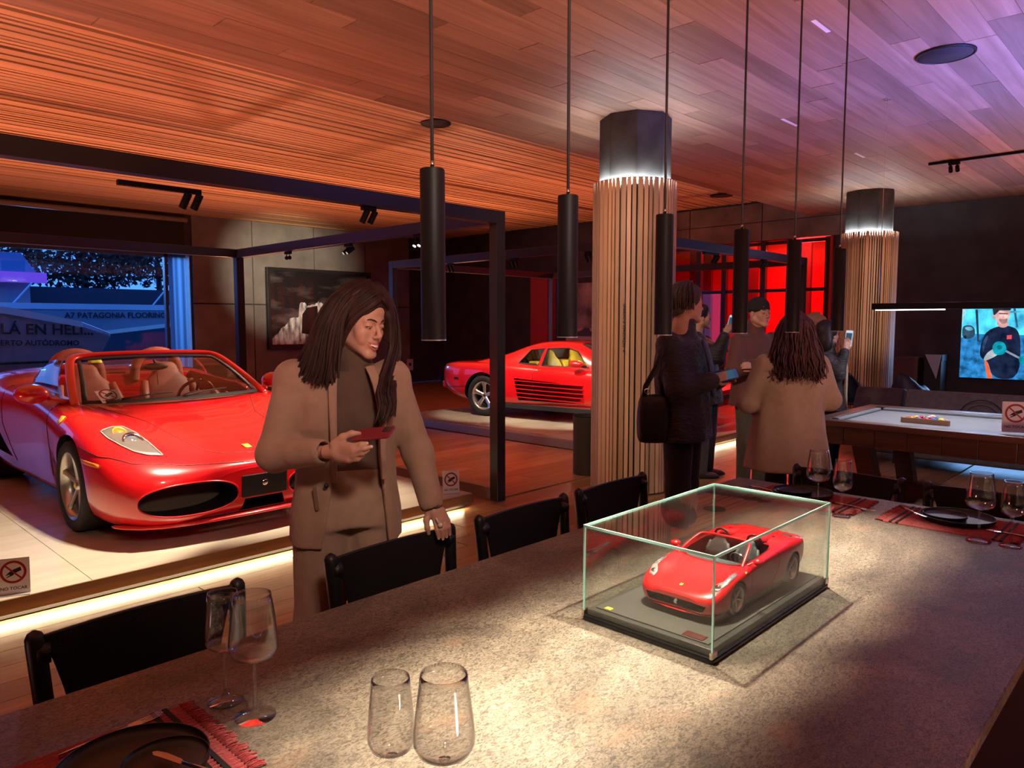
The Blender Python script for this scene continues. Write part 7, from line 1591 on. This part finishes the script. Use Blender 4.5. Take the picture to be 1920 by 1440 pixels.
for k in range(3): MB().tube([(4.98, -.54, 1.52 + k * .04), (5.5, -.54, 1.33 + k * .02)], .012, 6).build('strut', PALEB, h1)
BTXT = pm('banner_text', (0.008, 0.012, 0.03), 0.6)
text_mesh('LÁ EN HELI...', .30, BTXT, h1, frame_mat((4.35, -.53, 1.45), (1, 0, -.02), (0, 0, 1)), bold=.006)
text_mesh('UERTO AUTÓDROMO', .15, BTXT, h1, frame_mat((4.15, -.53, 1.18), (1, 0, -.02), (0, 0, 1)), bold=.004)
MB().tube([(0.5, -.55, .78), (4.9, -.55, .80)], .03, 6).build('tow_bar', BLACK, h1)
h2 = hull('banner_trailer', 20.5, [(3.5, .6), (3.6, 1.9), (7.9, 2.05), (7.9, 1.55), (6.2, 1.25), (5.2, .6)], .5, 'second banner trailer further back outside the window', NAVB)
MB().box(3.6, 7.9, -.52, -.50, 1.92, 2.06).build('top_band', PALEB, h2)
MB().prism([(6.0, 1.38), (7.9, 1.60), (7.9, 1.50), (6.0, 1.28)], 0, .02, frame_mat((0, -.52, 0), (1, 0, 0), (0, 0, 1))).build('pale_stripe', pm('pale_stripe', (0.6, 0.65, 0.7), 0.5), h2)
text_mesh('A7 PATAGONIA FLOORING', .19, BTXT, h2, frame_mat((6.5, -.53, 1.78), (1, 0, .01), (0, 0, 1)), bold=.004)
for px in (4.3, 7.4): MB().tube([(px, -.3, 2.0), (px + .45, -.3, 2.55)], .02, 6).build('stay', PALEB, h2)
hs = empty('outbuilding', (4.9, 25.4, 0)); tag(hs, 'small blue roofed building with purple fascia outside the window', 'building')
box_obj('wall', (-1.0, 1.0, 0, .5, 0, 3.0), NAVB, hs); MB().prism([(-1.2, 3.0), (1.1, 3.0), (.7, 3.6), (-1.0, 3.6)], 0, .6, frame_mat((0, 0.1, 0), (1, 0, 0), (0, 0, 1))).build('roof', pm('blue_roof', (0.06, 0.16, 0.4), 0.6), hs)
box_obj('fascia', (-1.2, 1.3, -.6, -.5, 2.75, 3.05), emit('purple_sign', (0.12, 0.05, 0.55), 1.0), hs)
def tree(x, y, z, rx, rz, n, label, seed):
    t = empty('tree', (x, y, 0)); tag(t, label, 'tree', 'trees outside the window'); q = np.random.RandomState(seed); b = MB()
    P = q.normal(size=(n, 3)); P /= np.linalg.norm(P, axis=1)[:, None]; P *= (q.uniform(.25, 1, n) ** .5)[:, None]; P *= (rx, .6 * rx, rz)
    for p in P:
        a = q.normal(size=3); a /= np.linalg.norm(a); c_ = np.cross(a, q.normal(size=3)); c_ /= np.linalg.norm(c_); s = q.uniform(.05, .11)
        b.add([p + a * s * 1.6, p + c_ * s * .6, p - a * s * 1.6, p - c_ * s * .6], [(0, 1, 2, 3)])
    o = b.build('foliage', pm('dusk_leaves', (0.015, 0.035, 0.03), 0.7), t, loc=(0, 0, z)); tag(o, kind='stuff')
    MB().tube([(0, 0, 0), (.1, 0, z * .6), (0, .1, z + rz * .4)], [.16, .12, .05], 8).build('trunk', BLACK, t)
tree(8.2, 28.5, 4.3, 2.6, 1.7, 5200, 'dark leafy tree outside the window, in its middle', 1)
tree(11.8, 31.5, 4.9, 2.2, 1.9, 3000, 'dark leafy tree outside the window, towards its right edge', 2)
tree(6.0, 33, 6.6, 2.6, 1.2, 1500, 'thin leafy tree crown outside the window, towards its left edge', 3)
